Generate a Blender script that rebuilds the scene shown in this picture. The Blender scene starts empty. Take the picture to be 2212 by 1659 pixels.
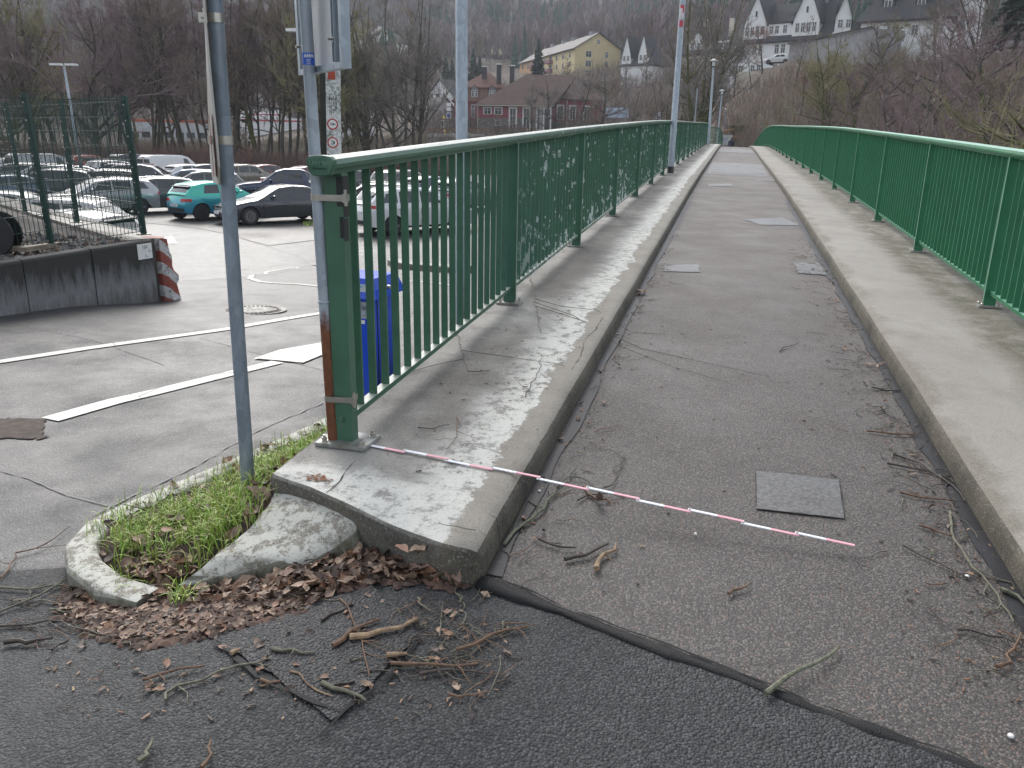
import bpy, bmesh, math, random
from mathutils import Vector, Matrix, noise
SC = bpy.context.scene
COL = SC.collection
R = math.radians
random.seed(7)
# ------------------------------------------------------------------ camera
PITCH, ROLL, YAW = 0.28925, 0.01733, -0.25328
CAM = Vector((0, 0, 1.6))
_cy, _sy, _cp, _sp = math.cos(YAW), math.sin(YAW), math.cos(PITCH), math.sin(PITCH)
FWD = Vector((_sy*_cp, _cy*_cp, -_sp)); _r = Vector((_cy, -_sy, 0)); _u = _r.cross(FWD)
RGT = _r*math.cos(ROLL) + _u*math.sin(ROLL); UPV = -_r*math.sin(ROLL) + _u*math.cos(ROLL)
cam_d = bpy.data.cameras.new('camera'); cam = bpy.data.objects.new('camera', cam_d); COL.objects.link(cam)
cam.matrix_world = Matrix(((RGT.x, UPV.x, -FWD.x, CAM.x), (RGT.y, UPV.y, -FWD.y, CAM.y), (RGT.z, UPV.z, -FWD.z, CAM.z), (0, 0, 0, 1)))
cam_d.sensor_width = 36; cam_d.lens = 28.127; cam_d.clip_start = 0.05; cam_d.clip_end = 4000
SC.camera = cam
# ------------------------------------------------------------------ light: bright overcast, sun veiled ahead-left
SUN_EL, SUN_AZ = R(40), R(-35)      # azimuth from +Y towards +X
w = bpy.data.worlds.new('World'); SC.world = w; w.use_nodes = True
nt = w.node_tree; bg = nt.nodes['Background']
sky = nt.nodes.new('ShaderNodeTexSky'); sky.sky_type = 'NISHITA'; sky.sun_disc = False
sky.sun_elevation = SUN_EL; sky.sun_rotation = SUN_AZ; sky.dust_density = 3.0; sky.air_density = 1.0; sky.altitude = 250
hsv = nt.nodes.new('ShaderNodeHueSaturation'); hsv.inputs['Saturation'].default_value = 0.32
nt.links.new(sky.outputs[0], hsv.inputs['Color']); nt.links.new(hsv.outputs[0], bg.inputs['Color'])
bg.inputs['Strength'].default_value = 0.15
sd = bpy.data.lights.new('sun', 'SUN'); so = bpy.data.objects.new('sun', sd); COL.objects.link(so)
sd.energy = 0.8; sd.angle = R(28); sd.color = (1.0, 0.96, 0.9)
sdir = Vector((math.sin(SUN_AZ)*math.cos(SUN_EL), math.cos(SUN_AZ)*math.cos(SUN_EL), math.sin(SUN_EL)))
so.rotation_euler = sdir.to_track_quat('Z', 'Y').to_euler(); so.location = (0, 0, 50)
SC.view_settings.view_transform = 'Standard'; SC.view_settings.look = 'None'
SC.view_settings.exposure = 1.28; SC.view_settings.gamma = 1.0
SC.cycles.use_denoising = True
SC.cycles.max_bounces = 6; SC.cycles.diffuse_bounces = 3; SC.cycles.glossy_bounces = 3
SC.cycles.transmission_bounces = 3; SC.cycles.volume_bounces = 0; SC.cycles.transparent_max_bounces = 6
# ------------------------------------------------------------------ geometry of the place
F = 1728.2
HX, HY = FWD.x/math.hypot(FWD.x, FWD.y), FWD.y/math.hypot(FWD.x, FWD.y)
def _ray(u, v): return FWD*F + RGT*(u-1106) - UPV*(v-829.5)
def spot(u, v, t):
    """point on the ray through image pixel (u, v), t metres ahead of the camera"""
    d = _ray(u, v); return CAM + d*(t/(d.x*HX + d.y*HY))
def onz(u, v, z):
    d = _ray(u, v); return CAM + d*((z-1.6)/d.z)
def interp(tab, x):
    if x <= tab[0][0]: return tab[0][1]
    for (a, p), (b, q) in zip(tab, tab[1:]):
        if x <= b: return p + (q-p)*(x-a)/(b-a)
    return tab[-1][1]
_DK = [(-2,.04),(0,.156),(3,.313),(5.7,.435),(8.4,.556),(11.1,.665),(13.8,.773),(16.5,.876),(19.2,.968),(24.6,1.125),(27.3,1.20),(30,1.27),(35.4,1.42),(38,1.505),(45,1.70),(51.5,1.85),(57,1.91),(63,1.87),(70,1.70),(83,1.26),(95,.75),(110,.2)]
def dk(y):      # smooth deck height (left/right pavement level at x=0)
    return (interp(_DK, y-1.5) + interp(_DK, y)*2 + interp(_DK, y+1.5))/4
def deck(x, y): return dk(y) - .0276*x
def sst(a, b, x):
    x = max(0, min(1, (x-a)/(b-a))); return x*x*(3-2*x)
def road_z(x, y):
    t = x*HX + y*HY
    z = .10 - .0516*t if t < 31 else -1.5
    z += .04*max(0, -x-4)*(1-sst(8.8, 10.5, t))
    k = sst(7.5, 10.5, -x)*sst(12.5, 15, t); z = z*(1-k) - 1.45*k
    k = sst(-2.3, -.8, x)*(1-sst(2.6, 4.0, y))
    return z*(1-k) + k*(deck(x, 2.1)-.125 - .02*max(0, 2-y))
def onroad(u, v, dz=0):
    z = 0.0
    for _ in range(50):
        X = onz(u, v, z); z = .5*z + .5*(road_z(X.x, X.y)+dz)
    return X
def ondeck(u, v, dz=0):
    z = .1
    for _ in range(60):
        X = onz(u, v, z); z = .5*z + .5*(deck(X.x, X.y)+dz)
    return X
# ------------------------------------------------------------------ mesh helpers
class MB:
    def __init__(s): s.v = []; s.f = []; s.m = []
    def add(s, vs, fs, m=0):
        o = len(s.v); s.v += [tuple(p) for p in vs]; s.f += [tuple(i+o for i in f) for f in fs]; s.m += [m]*len(fs); return s
    def box(s, c, d, rz=0, m=0, mat=None):
        x, y, z = d[0]/2, d[1]/2, d[2]/2
        P = [Vector((i*x, j*y, k*z)) for k in (-1, 1) for j in (-1, 1) for i in (-1, 1)]
        if mat is not None: P = [mat @ p for p in P]
        elif rz:
            M = Matrix.Rotation(rz, 3, 'Z'); P = [M @ p for p in P]
        P = [p+Vector(c) for p in P]
        return s.add(P, [(0,2,3,1),(4,5,7,6),(0,1,5,4),(2,6,7,3),(0,4,6,2),(1,3,7,5)], m)
    def bar(s, a, b, w, h=None, m=0):
        a, b = Vector(a), Vector(b); h = h or w; d = (b-a); L = d.length; d.normalize()
        q = Vector((0, 0, 1)) if abs(d.z) < .95 else Vector((0, 1, 0))
        sx = d.cross(q).normalized(); sz = sx.cross(d)
        M = Matrix((sx, d, sz)).transposed()
        return s.box((a+b)/2, (w, L, h), m=m, mat=M)
    def tube(s, pts, rad, n=8, cap=True, m=0):
        pts = [Vector(p) for p in pts]; rs = rad if hasattr(rad, '__len__') else [rad]*len(pts)
        vs = []; fs = []; q = None
        for i, p in enumerate(pts):
            d = (pts[min(i+1, len(pts)-1)]-pts[max(i-1, 0)])
            if d.length < 1e-9: d = Vector((0, 0, 1))
            d.normalize()
            if q is None: q = d.orthogonal()
            else:
                q = q - d*q.dot(d)
                if q.length < 1e-6: q = d.orthogonal()
            q.normalize(); r2 = d.cross(q)
            for k in range(n):
                a = 2*math.pi*k/n; vs.append(p+(q*math.cos(a)+r2*math.sin(a))*rs[i])
            if i:
                for k in range(n):
                    k2 = (k+1) % n; b = (i-1)*n; fs.append((b+k, b+k2, b+n+k2, b+n+k))
        if cap:
            fs.append(tuple(range(n-1, -1, -1))); e = (len(pts)-1)*n; fs.append(tuple(range(e, e+n)))
        return s.add(vs, fs, m)
    def lathe(s, prof, n=16, c=(0, 0, 0), M=None, m=0):
        vs = []; fs = []
        for i, (r, z) in enumerate(prof):
            for k in range(n):
                a = 2*math.pi*k/n; p = Vector((r*math.cos(a), r*math.sin(a), z))
                if M is not None: p = M @ p
                vs.append(p+Vector(c))
            if i:
                for k in range(n):
                    k2 = (k+1) % n; b = (i-1)*n; fs.append((b+k, b+k2, b+n+k2, b+n+k))
        fs.append(tuple(range(n-1, -1, -1))); e = (len(prof)-1)*n; fs.append(tuple(range(e, e+n)))
        return s.add(vs, fs, m)
    def prism(s, poly, z0, z1, m=0):
        n = len(poly); vs = [(p[0], p[1], z0) for p in poly]+[(p[0], p[1], z1) for p in poly]
        fs = [tuple(range(n-1, -1, -1)), tuple(range(n, 2*n))]+[(i, (i+1) % n, n+(i+1) % n, n+i) for i in range(n)]
        return s.add(vs, fs, m)
    def grid(s, P, m=0, close=False):      # P: rows of points
        nr, nc = len(P), len(P[0]); vs = [p for r in P for p in r]
        fs = [(i*nc+j, i*nc+j+1, (i+1)*nc+j+1, (i+1)*nc+j) for i in range(nr-1) for j in range(nc-1)]
        return s.add(vs, fs, m)
    def mesh(s, name, mats, smooth=False):
        me = bpy.data.meshes.new(name); me.from_pydata(s.v, [], s.f)
        mats = mats if isinstance(mats, (list, tuple)) else [mats]
        for x in mats: me.materials.append(x)
        if len(mats) > 1: me.polygons.foreach_set('material_index', s.m)
        if smooth:
            me.polygons.foreach_set('use_smooth', [True]*len(s.f))
            if smooth != 'all':
                me.update(); me.set_sharp_from_angle(angle=R(38 if smooth is True else smooth))
        me.update(); return me
    def build(s, name, mats, parent=None, smooth=False, **kw):
        return link(name, s.mesh(name, mats, smooth), parent, **kw)
def link(name, me, parent=None, loc=None, rot=None, **kw):
    o = bpy.data.objects.new(name, me); COL.objects.link(o)
    if parent is not None: o.parent = parent
    if loc is not None: o.location = loc
    if rot is not None: o.rotation_euler = rot
    for k, v in kw.items(): o[k] = v
    return o
def thing(name, label, cat, loc=(0, 0, 0), rz=0, group=None):
    o = bpy.data.objects.new(name, None); COL.objects.link(o); o.location = loc; o.rotation_euler = (0, 0, rz)
    o['label'] = label; o['category'] = cat; o.empty_display_size = .2
    if group: o['group'] = group
    return o
KIDS = {}
def copy_tree(o, label=None, loc=None, rz=None, parent=None, kids=None):
    c = o.copy(); COL.objects.link(c)
    if parent is not None: c.parent = parent
    if loc is not None: c.location = loc
    if rz is not None: c.rotation_euler = (c.rotation_euler[0], c.rotation_euler[1], rz)
    if label: c['label'] = label
    for ch in (kids if kids is not None else list(o.children)): copy_tree(ch, parent=c)
    return c
def fix_up(o):
    pass
FONTM = {}
def text(name, s, size, mat, parent, loc, rot, ext=.001, align='CENTER', width=1.0, bold=0, **kw):
    cu = bpy.data.curves.new(name, 'FONT'); cu.body = s; cu.size = size; cu.extrude = ext; cu.align_x = align; cu.align_y = 'CENTER'
    cu.offset = bold; cu.resolution_u = 2
    ob = bpy.data.objects.new(name, cu); COL.objects.link(ob)
    me = bpy.data.meshes.new_from_object(ob, depsgraph=bpy.context.evaluated_depsgraph_get())
    bpy.data.objects.remove(ob); me.name = name; me.materials.clear(); me.materials.append(mat)
    for v in me.vertices: v.co.x *= width
    return link(name, me, parent, loc=loc, rot=rot, **kw)
# ------------------------------------------------------------------ materials
def mat(name):
    m = bpy.data.materials.new(name); m.use_nodes = True; t = m.node_tree
    return m, t, t.nodes['Principled BSDF']
def N(t, typ, **kw):
    n = t.nodes.new(typ)
    for k, v in kw.items():
        if k[0] == '_': n.inputs[k[1:]].default_value = v
        else: setattr(n, k, v)
    return n
def coords(t, kind='Object', scale=(1, 1, 1), rot=(0, 0, 0)):
    tc = N(t, 'ShaderNodeTexCoord'); mp = N(t, 'ShaderNodeMapping'); mp.inputs['Scale'].default_value = scale; mp.inputs['Rotation'].default_value = rot
    if kind == 'World':
        g = N(t, 'ShaderNodeNewGeometry'); t.links.new(g.outputs['Position'], mp.inputs[0])
    else: t.links.new(tc.outputs[kind], mp.inputs[0])
    return mp.outputs[0]
def noi(t, co, sc, det=4, rough=.55, dist=0):
    n = N(t, 'ShaderNodeTexNoise'); n.inputs['Scale'].default_value = sc; n.inputs['Detail'].default_value = det
    n.inputs['Roughness'].default_value = rough; n.inputs['Distortion'].default_value = dist; t.links.new(co, n.inputs['Vector']); return n.outputs['Fac']
def ramp(t, fac, stops, interp='LINEAR'):
    n = N(t, 'ShaderNodeValToRGB'); cr = n.color_ramp; cr.interpolation = interp
    while len(cr.elements) < len(stops): cr.elements.new(.5)
    for e, (p, c) in zip(cr.elements, stops):
        e.position = p; e.color = (c[0], c[1], c[2], 1) if hasattr(c, '__len__') else (c, c, c, 1)
    t.links.new(fac, n.inputs[0]); return n.outputs[0]
def mix(t, fac, a, b, blend='MIX'):
    n = N(t, 'ShaderNodeMix'); n.data_type = 'RGBA'; n.blend_type = blend
    def put(sock, v):
        if hasattr(v, 'links') or isinstance(v, bpy.types.NodeSocket): t.links.new(v, sock)
        else: sock.default_value = (v[0], v[1], v[2], 1) if hasattr(v, '__len__') else ((v, v, v, 1) if sock.type == 'RGBA' else v)
    put(n.inputs[0], fac); put(n.inputs[6], a); put(n.inputs[7], b); return n.outputs[2]
def mth(t, op, a, b=0.0, c=None):
    n = N(t, 'ShaderNodeMath'); n.operation = op
    for i, x in enumerate((a, b) if c is None else (a, b, c)):
        if isinstance(x, bpy.types.NodeSocket): t.links.new(x, n.inputs[i])
        else: n.inputs[i].default_value = x
    return n.outputs[0]
def bump(t, b, h, strength=.5, dist=.01, nrm=None):
    n = N(t, 'ShaderNodeBump'); n.inputs['Strength'].default_value = strength; n.inputs['Distance'].default_value = dist
    t.links.new(h, n.inputs['Height'])
    if nrm is not None: t.links.new(nrm, n.inputs['Normal'])
    t.links.new(n.outputs[0], b.inputs['Normal']); return n.outputs[0]
def vor(t, co, sc, feat='F1', rnd=1.0, out='Distance'):
    n = N(t, 'ShaderNodeTexVoronoi'); n.feature = feat; n.inputs['Scale'].default_value = sc; n.inputs['Randomness'].default_value = rnd
    t.links.new(co, n.inputs['Vector']); return n.outputs[out]
def flat(name, col, rough=.6, metal=0, var=.15, nsc=8, spec=.5, coat=0, bmp=0, dirt=None):
    m, t, b = mat(name); co = coords(t)
    f = noi(t, co, nsc, 5)
    lo = tuple(max(0, c*(1-var)) for c in col); hi = tuple(c*(1+var) for c in col)
    c = ramp(t, f, [(.3, lo), (.7, hi)])
    if dirt:
        f2 = noi(t, co, nsc*.35, 8, .7); c = mix(t, ramp(t, f2, [(.5, 0), (.68, 1)]), c, dirt)
    t.links.new(c, b.inputs['Base Color']); b.inputs['Roughness'].default_value = rough; b.inputs['Metallic'].default_value = metal
    b.inputs['Specular IOR Level'].default_value = spec; b.inputs['Coat Weight'].default_value = coat; b.inputs['Coat Roughness'].default_value = .05
    if bmp: bump(t, b, noi(t, co, nsc*6, 6, .6), bmp, .004)
    return m
def m_asphalt(name, base, var, speck, speck_amt, cell, wet=.5, bs=.5, bd=.004, tint=None, lo_r=.28, hi_r=.62, wetfar=False, worn=False, dry=None):
    m, t, b = mat(name); co = coords(t, 'World')
    big = noi(t, co, .9, 5, .6); fine = noi(t, co, cell*.5, 3, .7)
    v = vor(t, co, cell); vc = N(t, 'ShaderNodeTexVoronoi'); vc.inputs['Scale'].default_value = cell; t.links.new(co, vc.inputs['Vector'])
    sep = N(t, 'ShaderNodeSeparateColor'); t.links.new(vc.outputs['Color'], sep.inputs[0])
    c = ramp(t, big, [(.3, tuple(x*(1-var) for x in base)), (.7, tuple(x*(1+var) for x in base))])
    if dry:      # the crown of the bridge has dried to the warm tone of its gravel
        sy = N(t, 'ShaderNodeSeparateXYZ'); t.links.new(co, sy.inputs[0]); md = N(t, 'ShaderNodeMapRange'); md.interpolation_type = 'SMOOTHSTEP'; md.inputs[1].default_value = 3.5; md.inputs[2].default_value = 12
        t.links.new(mth(t, 'ADD', sy.outputs[1], mth(t, 'MULTIPLY', mth(t, 'SUBTRACT', noi(t, co, .7, 5, .6), .5), 7)), md.inputs[0]); c = mix(t, md.outputs[0], c, dry)
    if worn:      # finer, greyer worn zones between the coarse ones
        c = mix(t, ramp(t, noi(t, co, 1.4, 7, .6, .6), [(.50, 0), (.60, .8)]), c, (.056, .056, .056))
    c = mix(t, mth(t, 'MULTIPLY', ramp(t, sep.outputs[0], [(1-speck_amt-.02, 0), (1-speck_amt, 1)]), .8), c, speck)
    c = mix(t, mth(t, 'MULTIPLY', ramp(t, sep.outputs[1], [(.9, 0), (.95, 1)]), .7), c, tint or speck)
    c = mix(t, ramp(t, v, [(.25, 0), (.75, .75)]), c, tuple(x*.35 for x in base))      # voids between the stones
    t.links.new(c, b.inputs['Base Color'])
    wr = ramp(t, noi(t, co, 1.7, 6, .65), [(.35, lo_r), (.65, hi_r)])
    if wetfar:      # the road is wetter where it runs down towards the car park
        sx = N(t, 'ShaderNodeSeparateXYZ'); t.links.new(co, sx.inputs[0]); mr = N(t, 'ShaderNodeMapRange'); mr.inputs[1].default_value = 5; mr.inputs[2].default_value = 13; t.links.new(sx.outputs[1], mr.inputs[0])
        wr = mix(t, mr.outputs[0], wr, mth(t, 'MULTIPLY', wr, .72))
    t.links.new(wr, b.inputs['Roughness'])
    b.inputs['Specular IOR Level'].default_value = wet
    h = mth(t, 'ADD', mth(t, 'MULTIPLY', v, -1), mth(t, 'MULTIPLY', fine, .6)); bump(t, b, h, bs, bd)
    return m
M = {}
M['path'] = m_asphalt('path_asphalt', (.083, .076, .071), .13, (.18, .16, .142), .26, 135, .35, .7, .003, (.20, .125, .095), .50, .68, dry=(.125, .103, .088))
M['dark'] = m_asphalt('coarse_dark_asphalt', (.031, .033, .035), .3, (.085, .088, .09), .34, 125, .35, .8, .007, (.020, .022, .024), .5, .75, worn=True)
M['smooth'] = m_asphalt('worn_asphalt', (.058, .058, .057), .2, (.085, .085, .085), .2, 160, .4, .35, .003, (.03, .03, .03), .45, .75)
M['patch'] = m_asphalt('patch_asphalt', (.026, .027, .030), .15, (.05, .05, .052), .25, 105, .5, .9, .009, (.02, .02, .02), .38, .6)
M['road'] = m_asphalt('road_asphalt', (.040, .041, .043), .3, (.11, .11, .11), .25, 110, .4, .55, .0035, (.03, .03, .03), .42, .66, True)
M['cover'] = m_asphalt('smooth_patch', (.105, .10, .096), .3, (.13, .13, .12), .1, 60, .45, .25, .002, (.06, .06, .06), .3, .5)
def m_conc(name, left=True):
    m, t, b = mat(name); co = coords(t, 'World'); 
    sx = N(t, 'ShaderNodeSeparateXYZ'); t.links.new(co, sx.inputs[0])
    n1 = noi(t, co, 1.1, 6, .6); n2 = noi(t, co, 3.3, 8, .65); n3 = noi(t, co, 110, 4, .75)
    c = ramp(t, n1, [(.32, (.15, .145, .13)), (.5, (.23, .222, .205)), (.7, (.33, .32, .295))] if left else [(.3, (.235, .218, .196)), (.7, (.315, .296, .266))])
    c = mix(t, mth(t, 'MULTIPLY', ramp(t, n2, [(.50, 0), (.66, 1)]), .6 if left else .22), c, (.095, .088, .078))
    if left:
        e = mth(t, 'ADD', sx.outputs[0], mth(t, 'MULTIPLY', mth(t, 'SUBTRACT', noi(t, co, 2.6, 8, .7), .5), .32))
        ey = mth(t, 'ADD', sx.outputs[1], mth(t, 'MULTIPLY', mth(t, 'SUBTRACT', noi(t, co, 2.1, 6, .7), .5), .7))
        wht = mth(t, 'MAXIMUM', ramp(t, e, [(0, 0), (.001, 0)]), 0)
        def band(src, a, b_, c_, d_):
            mr = N(t, 'ShaderNodeMapRange'); mr.interpolation_type = 'SMOOTHSTEP'
            mr.inputs[1].default_value = a; mr.inputs[2].default_value = b_; t.links.new(src, mr.inputs[0])
            m2 = N(t, 'ShaderNodeMapRange'); m2.interpolation_type = 'SMOOTHSTEP'
            m2.inputs[1].default_value = c_; m2.inputs[2].default_value = d_; m2.inputs[3].default_value = 1; m2.inputs[4].default_value = 0; t.links.new(src, m2.inputs[0])
            return mth(t, 'MULTIPLY', mr.outputs[0], m2.outputs[0])
        wk = band(e, -1.22, -.93, -.86, -.845)
        wk2 = mth(t, 'MULTIPLY', band(ey, 0, .1, 2.62, 2.80), band(e, -3, -2.9, -.845, -.83))
        wf = mth(t, 'MULTIPLY', mth(t, 'MAXIMUM', wk, wk2), ramp(t, noi(t, co, 13, 9, .8), [(.42, .06), (.50, 1)]))
        c = mix(t, mth(t, 'MULTIPLY', wf, .95), c, (.58, .575, .53))
        st = mth(t, 'MULTIPLY', band(e, -1.56, -1.40, -1.28, -.98), ramp(t, noi(t, co, .9, 6, .65), [(.38, 0), (.55, 1)]))
        c = mix(t, mth(t, 'MULTIPLY', st, mth(t, 'MULTIPLY', band(ey, 2.9, 3.4, 40, 50), .75)), c, (.085, .075, .066))
        br = band(e, -.86, -.845, 5, 6)
        c = mix(t, mth(t, 'MULTIPLY', br, .85), c, ramp(t, n2, [(.3, (.20, .18, .15)), (.7, (.33, .305, .26))]))
    else:
        e = mth(t, 'ADD', sx.outputs[0], mth(t, 'MULTIPLY', mth(t, 'SUBTRACT', noi(t, co, 1.6, 8, .7), .5), .5))
        mr = N(t, 'ShaderNodeMapRange'); mr.inputs[1].default_value = 1.62; mr.inputs[2].default_value = 1.85; t.links.new(e, mr.inputs[0])
        c = mix(t, mth(t, 'MULTIPLY', mr.outputs[0], ramp(t, noi(t, co, 4, 8, .75), [(.35, .2), (.55, .9)])), c, (.085, .078, .05))
        mr = N(t, 'ShaderNodeMapRange'); mr.inputs[1].default_value = 1.12; mr.inputs[2].default_value = 1.22; mr.inputs[3].default_value = .75; mr.inputs[4].default_value = 0; t.links.new(e, mr.inputs[0])
        c = mix(t, mr.outputs[0], c, (.13, .115, .09))
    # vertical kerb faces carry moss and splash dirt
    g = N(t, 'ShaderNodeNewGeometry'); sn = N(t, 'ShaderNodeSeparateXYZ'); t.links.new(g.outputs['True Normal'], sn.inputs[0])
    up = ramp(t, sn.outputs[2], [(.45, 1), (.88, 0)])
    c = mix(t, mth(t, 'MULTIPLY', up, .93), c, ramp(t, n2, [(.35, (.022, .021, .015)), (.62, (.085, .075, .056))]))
    c = mix(t, ramp(t, n3, [(.55, 0), (.72, .55)]), c, (.46, .44, .40)); c = mix(t, ramp(t, n3, [(.28, .75), (.45, 0)]), c, (.07, .065, .055))
    t.links.new(c, b.inputs['Base Color']); b.inputs['Roughness'].default_value = .82; b.inputs['Specular IOR Level'].default_value = .35
    cr = vor(t, mixv(t, co), .9, 'DISTANCE_TO_EDGE')
    hh = mth(t, 'ADD', mth(t, 'MULTIPLY', n3, .6), mth(t, 'MULTIPLY', n2, 2.0)); bump(t, b, hh, .8, .006)
    return m
def mixv(t, co):
    return co
M['conc_l'] = m_conc('weathered_concrete_left', True); M['conc_r'] = m_conc('weathered_concrete_right', False)
def m_lichen(name, base=(.24, .225, .19)):
    m, t, b = mat(name); co = coords(t, 'World')
    n2 = noi(t, co, 5, 8, .7); n3 = noi(t, co, 90, 4, .75)
    c = ramp(t, n3, [(.3, tuple(x*.6 for x in base)), (.7, tuple(x*1.25 for x in base))])
    c = mix(t, ramp(t, noi(t, co, 16, 10, .82), [(.46, 0), (.50, .95)]), c, (.50, .50, .45)); c = mix(t, ramp(t, noi(t, co, 70, 6, .8), [(.34, .7), (.44, 0)]), c, (.09, .08, .06))
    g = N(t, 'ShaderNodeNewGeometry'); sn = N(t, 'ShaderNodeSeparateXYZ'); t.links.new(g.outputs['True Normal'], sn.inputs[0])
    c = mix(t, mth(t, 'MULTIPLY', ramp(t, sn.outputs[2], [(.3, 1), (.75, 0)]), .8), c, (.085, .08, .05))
    t.links.new(c, b.inputs['Base Color']); b.inputs['Roughness'].default_value = .85
    bump(t, b, mth(t, 'ADD', n3, mth(t, 'MULTIPLY', n2, 2)), .9, .006); return m
M['lichen'] = m_lichen('lichen_concrete')
def m_green(name, col, chips=0.0, top=(.46, .46, .42), topk=(.35, .85), edge=False):
    m, t, b = mat(name); co = coords(t, 'World')
    c = ramp(t, noi(t, co, 5, 6, .6), [(.3, tuple(x*.85 for x in col)), (.7, tuple(x*1.15 for x in col))])
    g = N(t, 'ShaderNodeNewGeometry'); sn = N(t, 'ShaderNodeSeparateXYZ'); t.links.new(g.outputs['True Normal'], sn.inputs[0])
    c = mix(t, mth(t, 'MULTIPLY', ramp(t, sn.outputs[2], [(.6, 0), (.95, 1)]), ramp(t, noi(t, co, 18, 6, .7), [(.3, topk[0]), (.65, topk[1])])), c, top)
    if edge:      # paler tone on the narrow faces along the path
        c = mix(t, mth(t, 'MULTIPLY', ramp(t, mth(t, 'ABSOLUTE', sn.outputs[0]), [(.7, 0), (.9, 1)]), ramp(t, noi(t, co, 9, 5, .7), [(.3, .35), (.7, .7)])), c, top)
    if chips:
        sx = N(t, 'ShaderNodeSeparateXYZ'); t.links.new(co, sx.inputs[0])
        zz = mth(t, 'SUBTRACT', sx.outputs[2], mth(t, 'MULTIPLY', mth(t, 'MINIMUM', sx.outputs[1], 40), .034))   # height above the deck, roughly
        lowm = N(t, 'ShaderNodeMapRange'); lowm.inputs[1].default_value = .38; lowm.inputs[2].default_value = .85; lowm.inputs[3].default_value = .085; lowm.inputs[4].default_value = 0; t.links.new(zz, lowm.inputs[0])
        far = N(t, 'ShaderNodeMapRange'); far.inputs[1].default_value = 5.5; far.inputs[2].default_value = 7; t.links.new(sx.outputs[1], far.inputs[0])
        co2 = coords(t, 'World', (17, 17, 9))
        f = mth(t, 'ADD', noi(t, co2, 1.0, 8, .68), mth(t, 'ADD', lowm.outputs[0], mth(t, 'MULTIPLY', mth(t, 'SUBTRACT', noi(t, co, .55, 3), .5), .17)))
        chip = mth(t, 'MULTIPLY', ramp(t, f, [(.603, 0), (.614, 1)]), far.outputs[0])
        c = mix(t, chip, c, (.46, .51, .49))
    t.links.new(c, b.inputs['Base Color']); b.inputs['Roughness'].default_value = .38; b.inputs['Specular IOR Level'].default_value = .45
    bump(t, b, noi(t, co, 60, 5, .6), .12, .002); return m
M['green_l'] = m_green('green_paint_peeling', (.040, .112, .070), 1.0)
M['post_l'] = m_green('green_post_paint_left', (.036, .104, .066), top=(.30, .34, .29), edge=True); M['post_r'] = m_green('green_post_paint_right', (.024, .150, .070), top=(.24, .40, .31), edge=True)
M['green_p1'] = m_green('green_paint', (.050, .125, .080))
M['green_r'] = m_green('bright_green_paint', (.024, .150, .070), top=(.22, .40, .31), topk=(.7, .95))
M['green_f'] = flat('dark_green_coating', (.006, .036, .027), .4, 0, .1)
M['galv'] = None
def m_galv(name, col=(.30, .345, .39), rough=.42, metal=.35, rust=None):
    m, t, b = mat(name); co = coords(t, 'World', (1, 1, .6))
    v = N(t, 'ShaderNodeTexVoronoi'); v.inputs['Scale'].default_value = 28; t.links.new(mixn(t, co), v.inputs['Vector'])
    s = N(t, 'ShaderNodeSeparateColor'); t.links.new(v.outputs['Color'], s.inputs[0])
    c = ramp(t, s.outputs[0], [(0, tuple(x*.86 for x in col)), (1, tuple(x*1.14 for x in col))])
    c = mix(t, ramp(t, noi(t, coords(t, 'World', (6, 6, 1)), 3, 6, .7), [(.5, 0), (.75, .4)]), c, (.42, .45, .46))
    if rust is not None:
        sx = N(t, 'ShaderNodeSeparateXYZ'); t.links.new(coords(t, 'World'), sx.inputs[0])
        f = mth(t, 'ADD', sx.outputs[2], mth(t, 'MULTIPLY', mth(t, 'SUBTRACT', noi(t, co, 25, 8, .8), .5), .28))
        k = ramp(t, mth(t, 'DIVIDE', f, 2), [((rust-.05)/2, 1), ((rust+.02)/2, 0)])
        c = mix(t, k, c, ramp(t, noi(t, co, 30, 8, .7), [(.3, (.06, .022, .012)), (.6, (.17, .06, .025)), (.8, (.22, .15, .10))]))
    t.links.new(c, b.inputs['Base Color']); b.inputs['Roughness'].default_value = rough; b.inputs['Metallic'].default_value = metal if rust is None else .1
    return m
def mixn(t, co):
    n = N(t, 'ShaderNodeTexNoise'); n.inputs['Scale'].default_value = 12; t.links.new(co, n.inputs['Vector'])
    a = N(t, 'ShaderNodeVectorMath'); a.operation = 'MULTIPLY_ADD'; a.inputs[1].default_value = (.12, .12, .12); t.links.new(n.outputs['Color'], a.inputs[0]); t.links.new(co, a.inputs[2]); return a.outputs[0]
M['galv'] = m_galv('galvanised_steel'); M['galv_rust'] = m_galv('galvanised_steel_rusting', rust=.93)
M['galv_d'] = m_galv('dull_galvanised_steel', (.20, .24, .285), .5, .3); M['steel'] = flat('stainless_steel', (.42, .40, .36), .32, .8, .15, 20)
M['plate'] = flat('zinc_plate', (.28, .29, .28), .5, .4, .2, 14, dirt=(.12, .12, .07))
M['alu'] = flat('white_painted_metal_back', (.55, .56, .57), .4, .1, .06, 6, dirt=(.40, .38, .33))
M['white'] = flat('white_paint', (.72, .72, .70), .5, 0, .05); M['black'] = flat('black_paint', (.012, .012, .014), .4)
M['rubber'] = flat('black_rubber', (.018, .018, .018), .8); M['red'] = flat('red_paint', (.42, .03, .035), .5, 0, .15)
M['blue'] = flat('blue_lacquer', (.012, .07, .55), .25, 0, .06, 3); M['yellow'] = flat('yellow_sticker', (.7, .56, .05), .5)
M['bit'] = flat('bitumen', (.007, .007, .008), .6, 0, .35, 30, .3, bmp=1)
M['tar'] = flat('wet_bitumen_strip', (.016, .016, .018), .5, 0, .45, 5, .3, bmp=.5)
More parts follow.
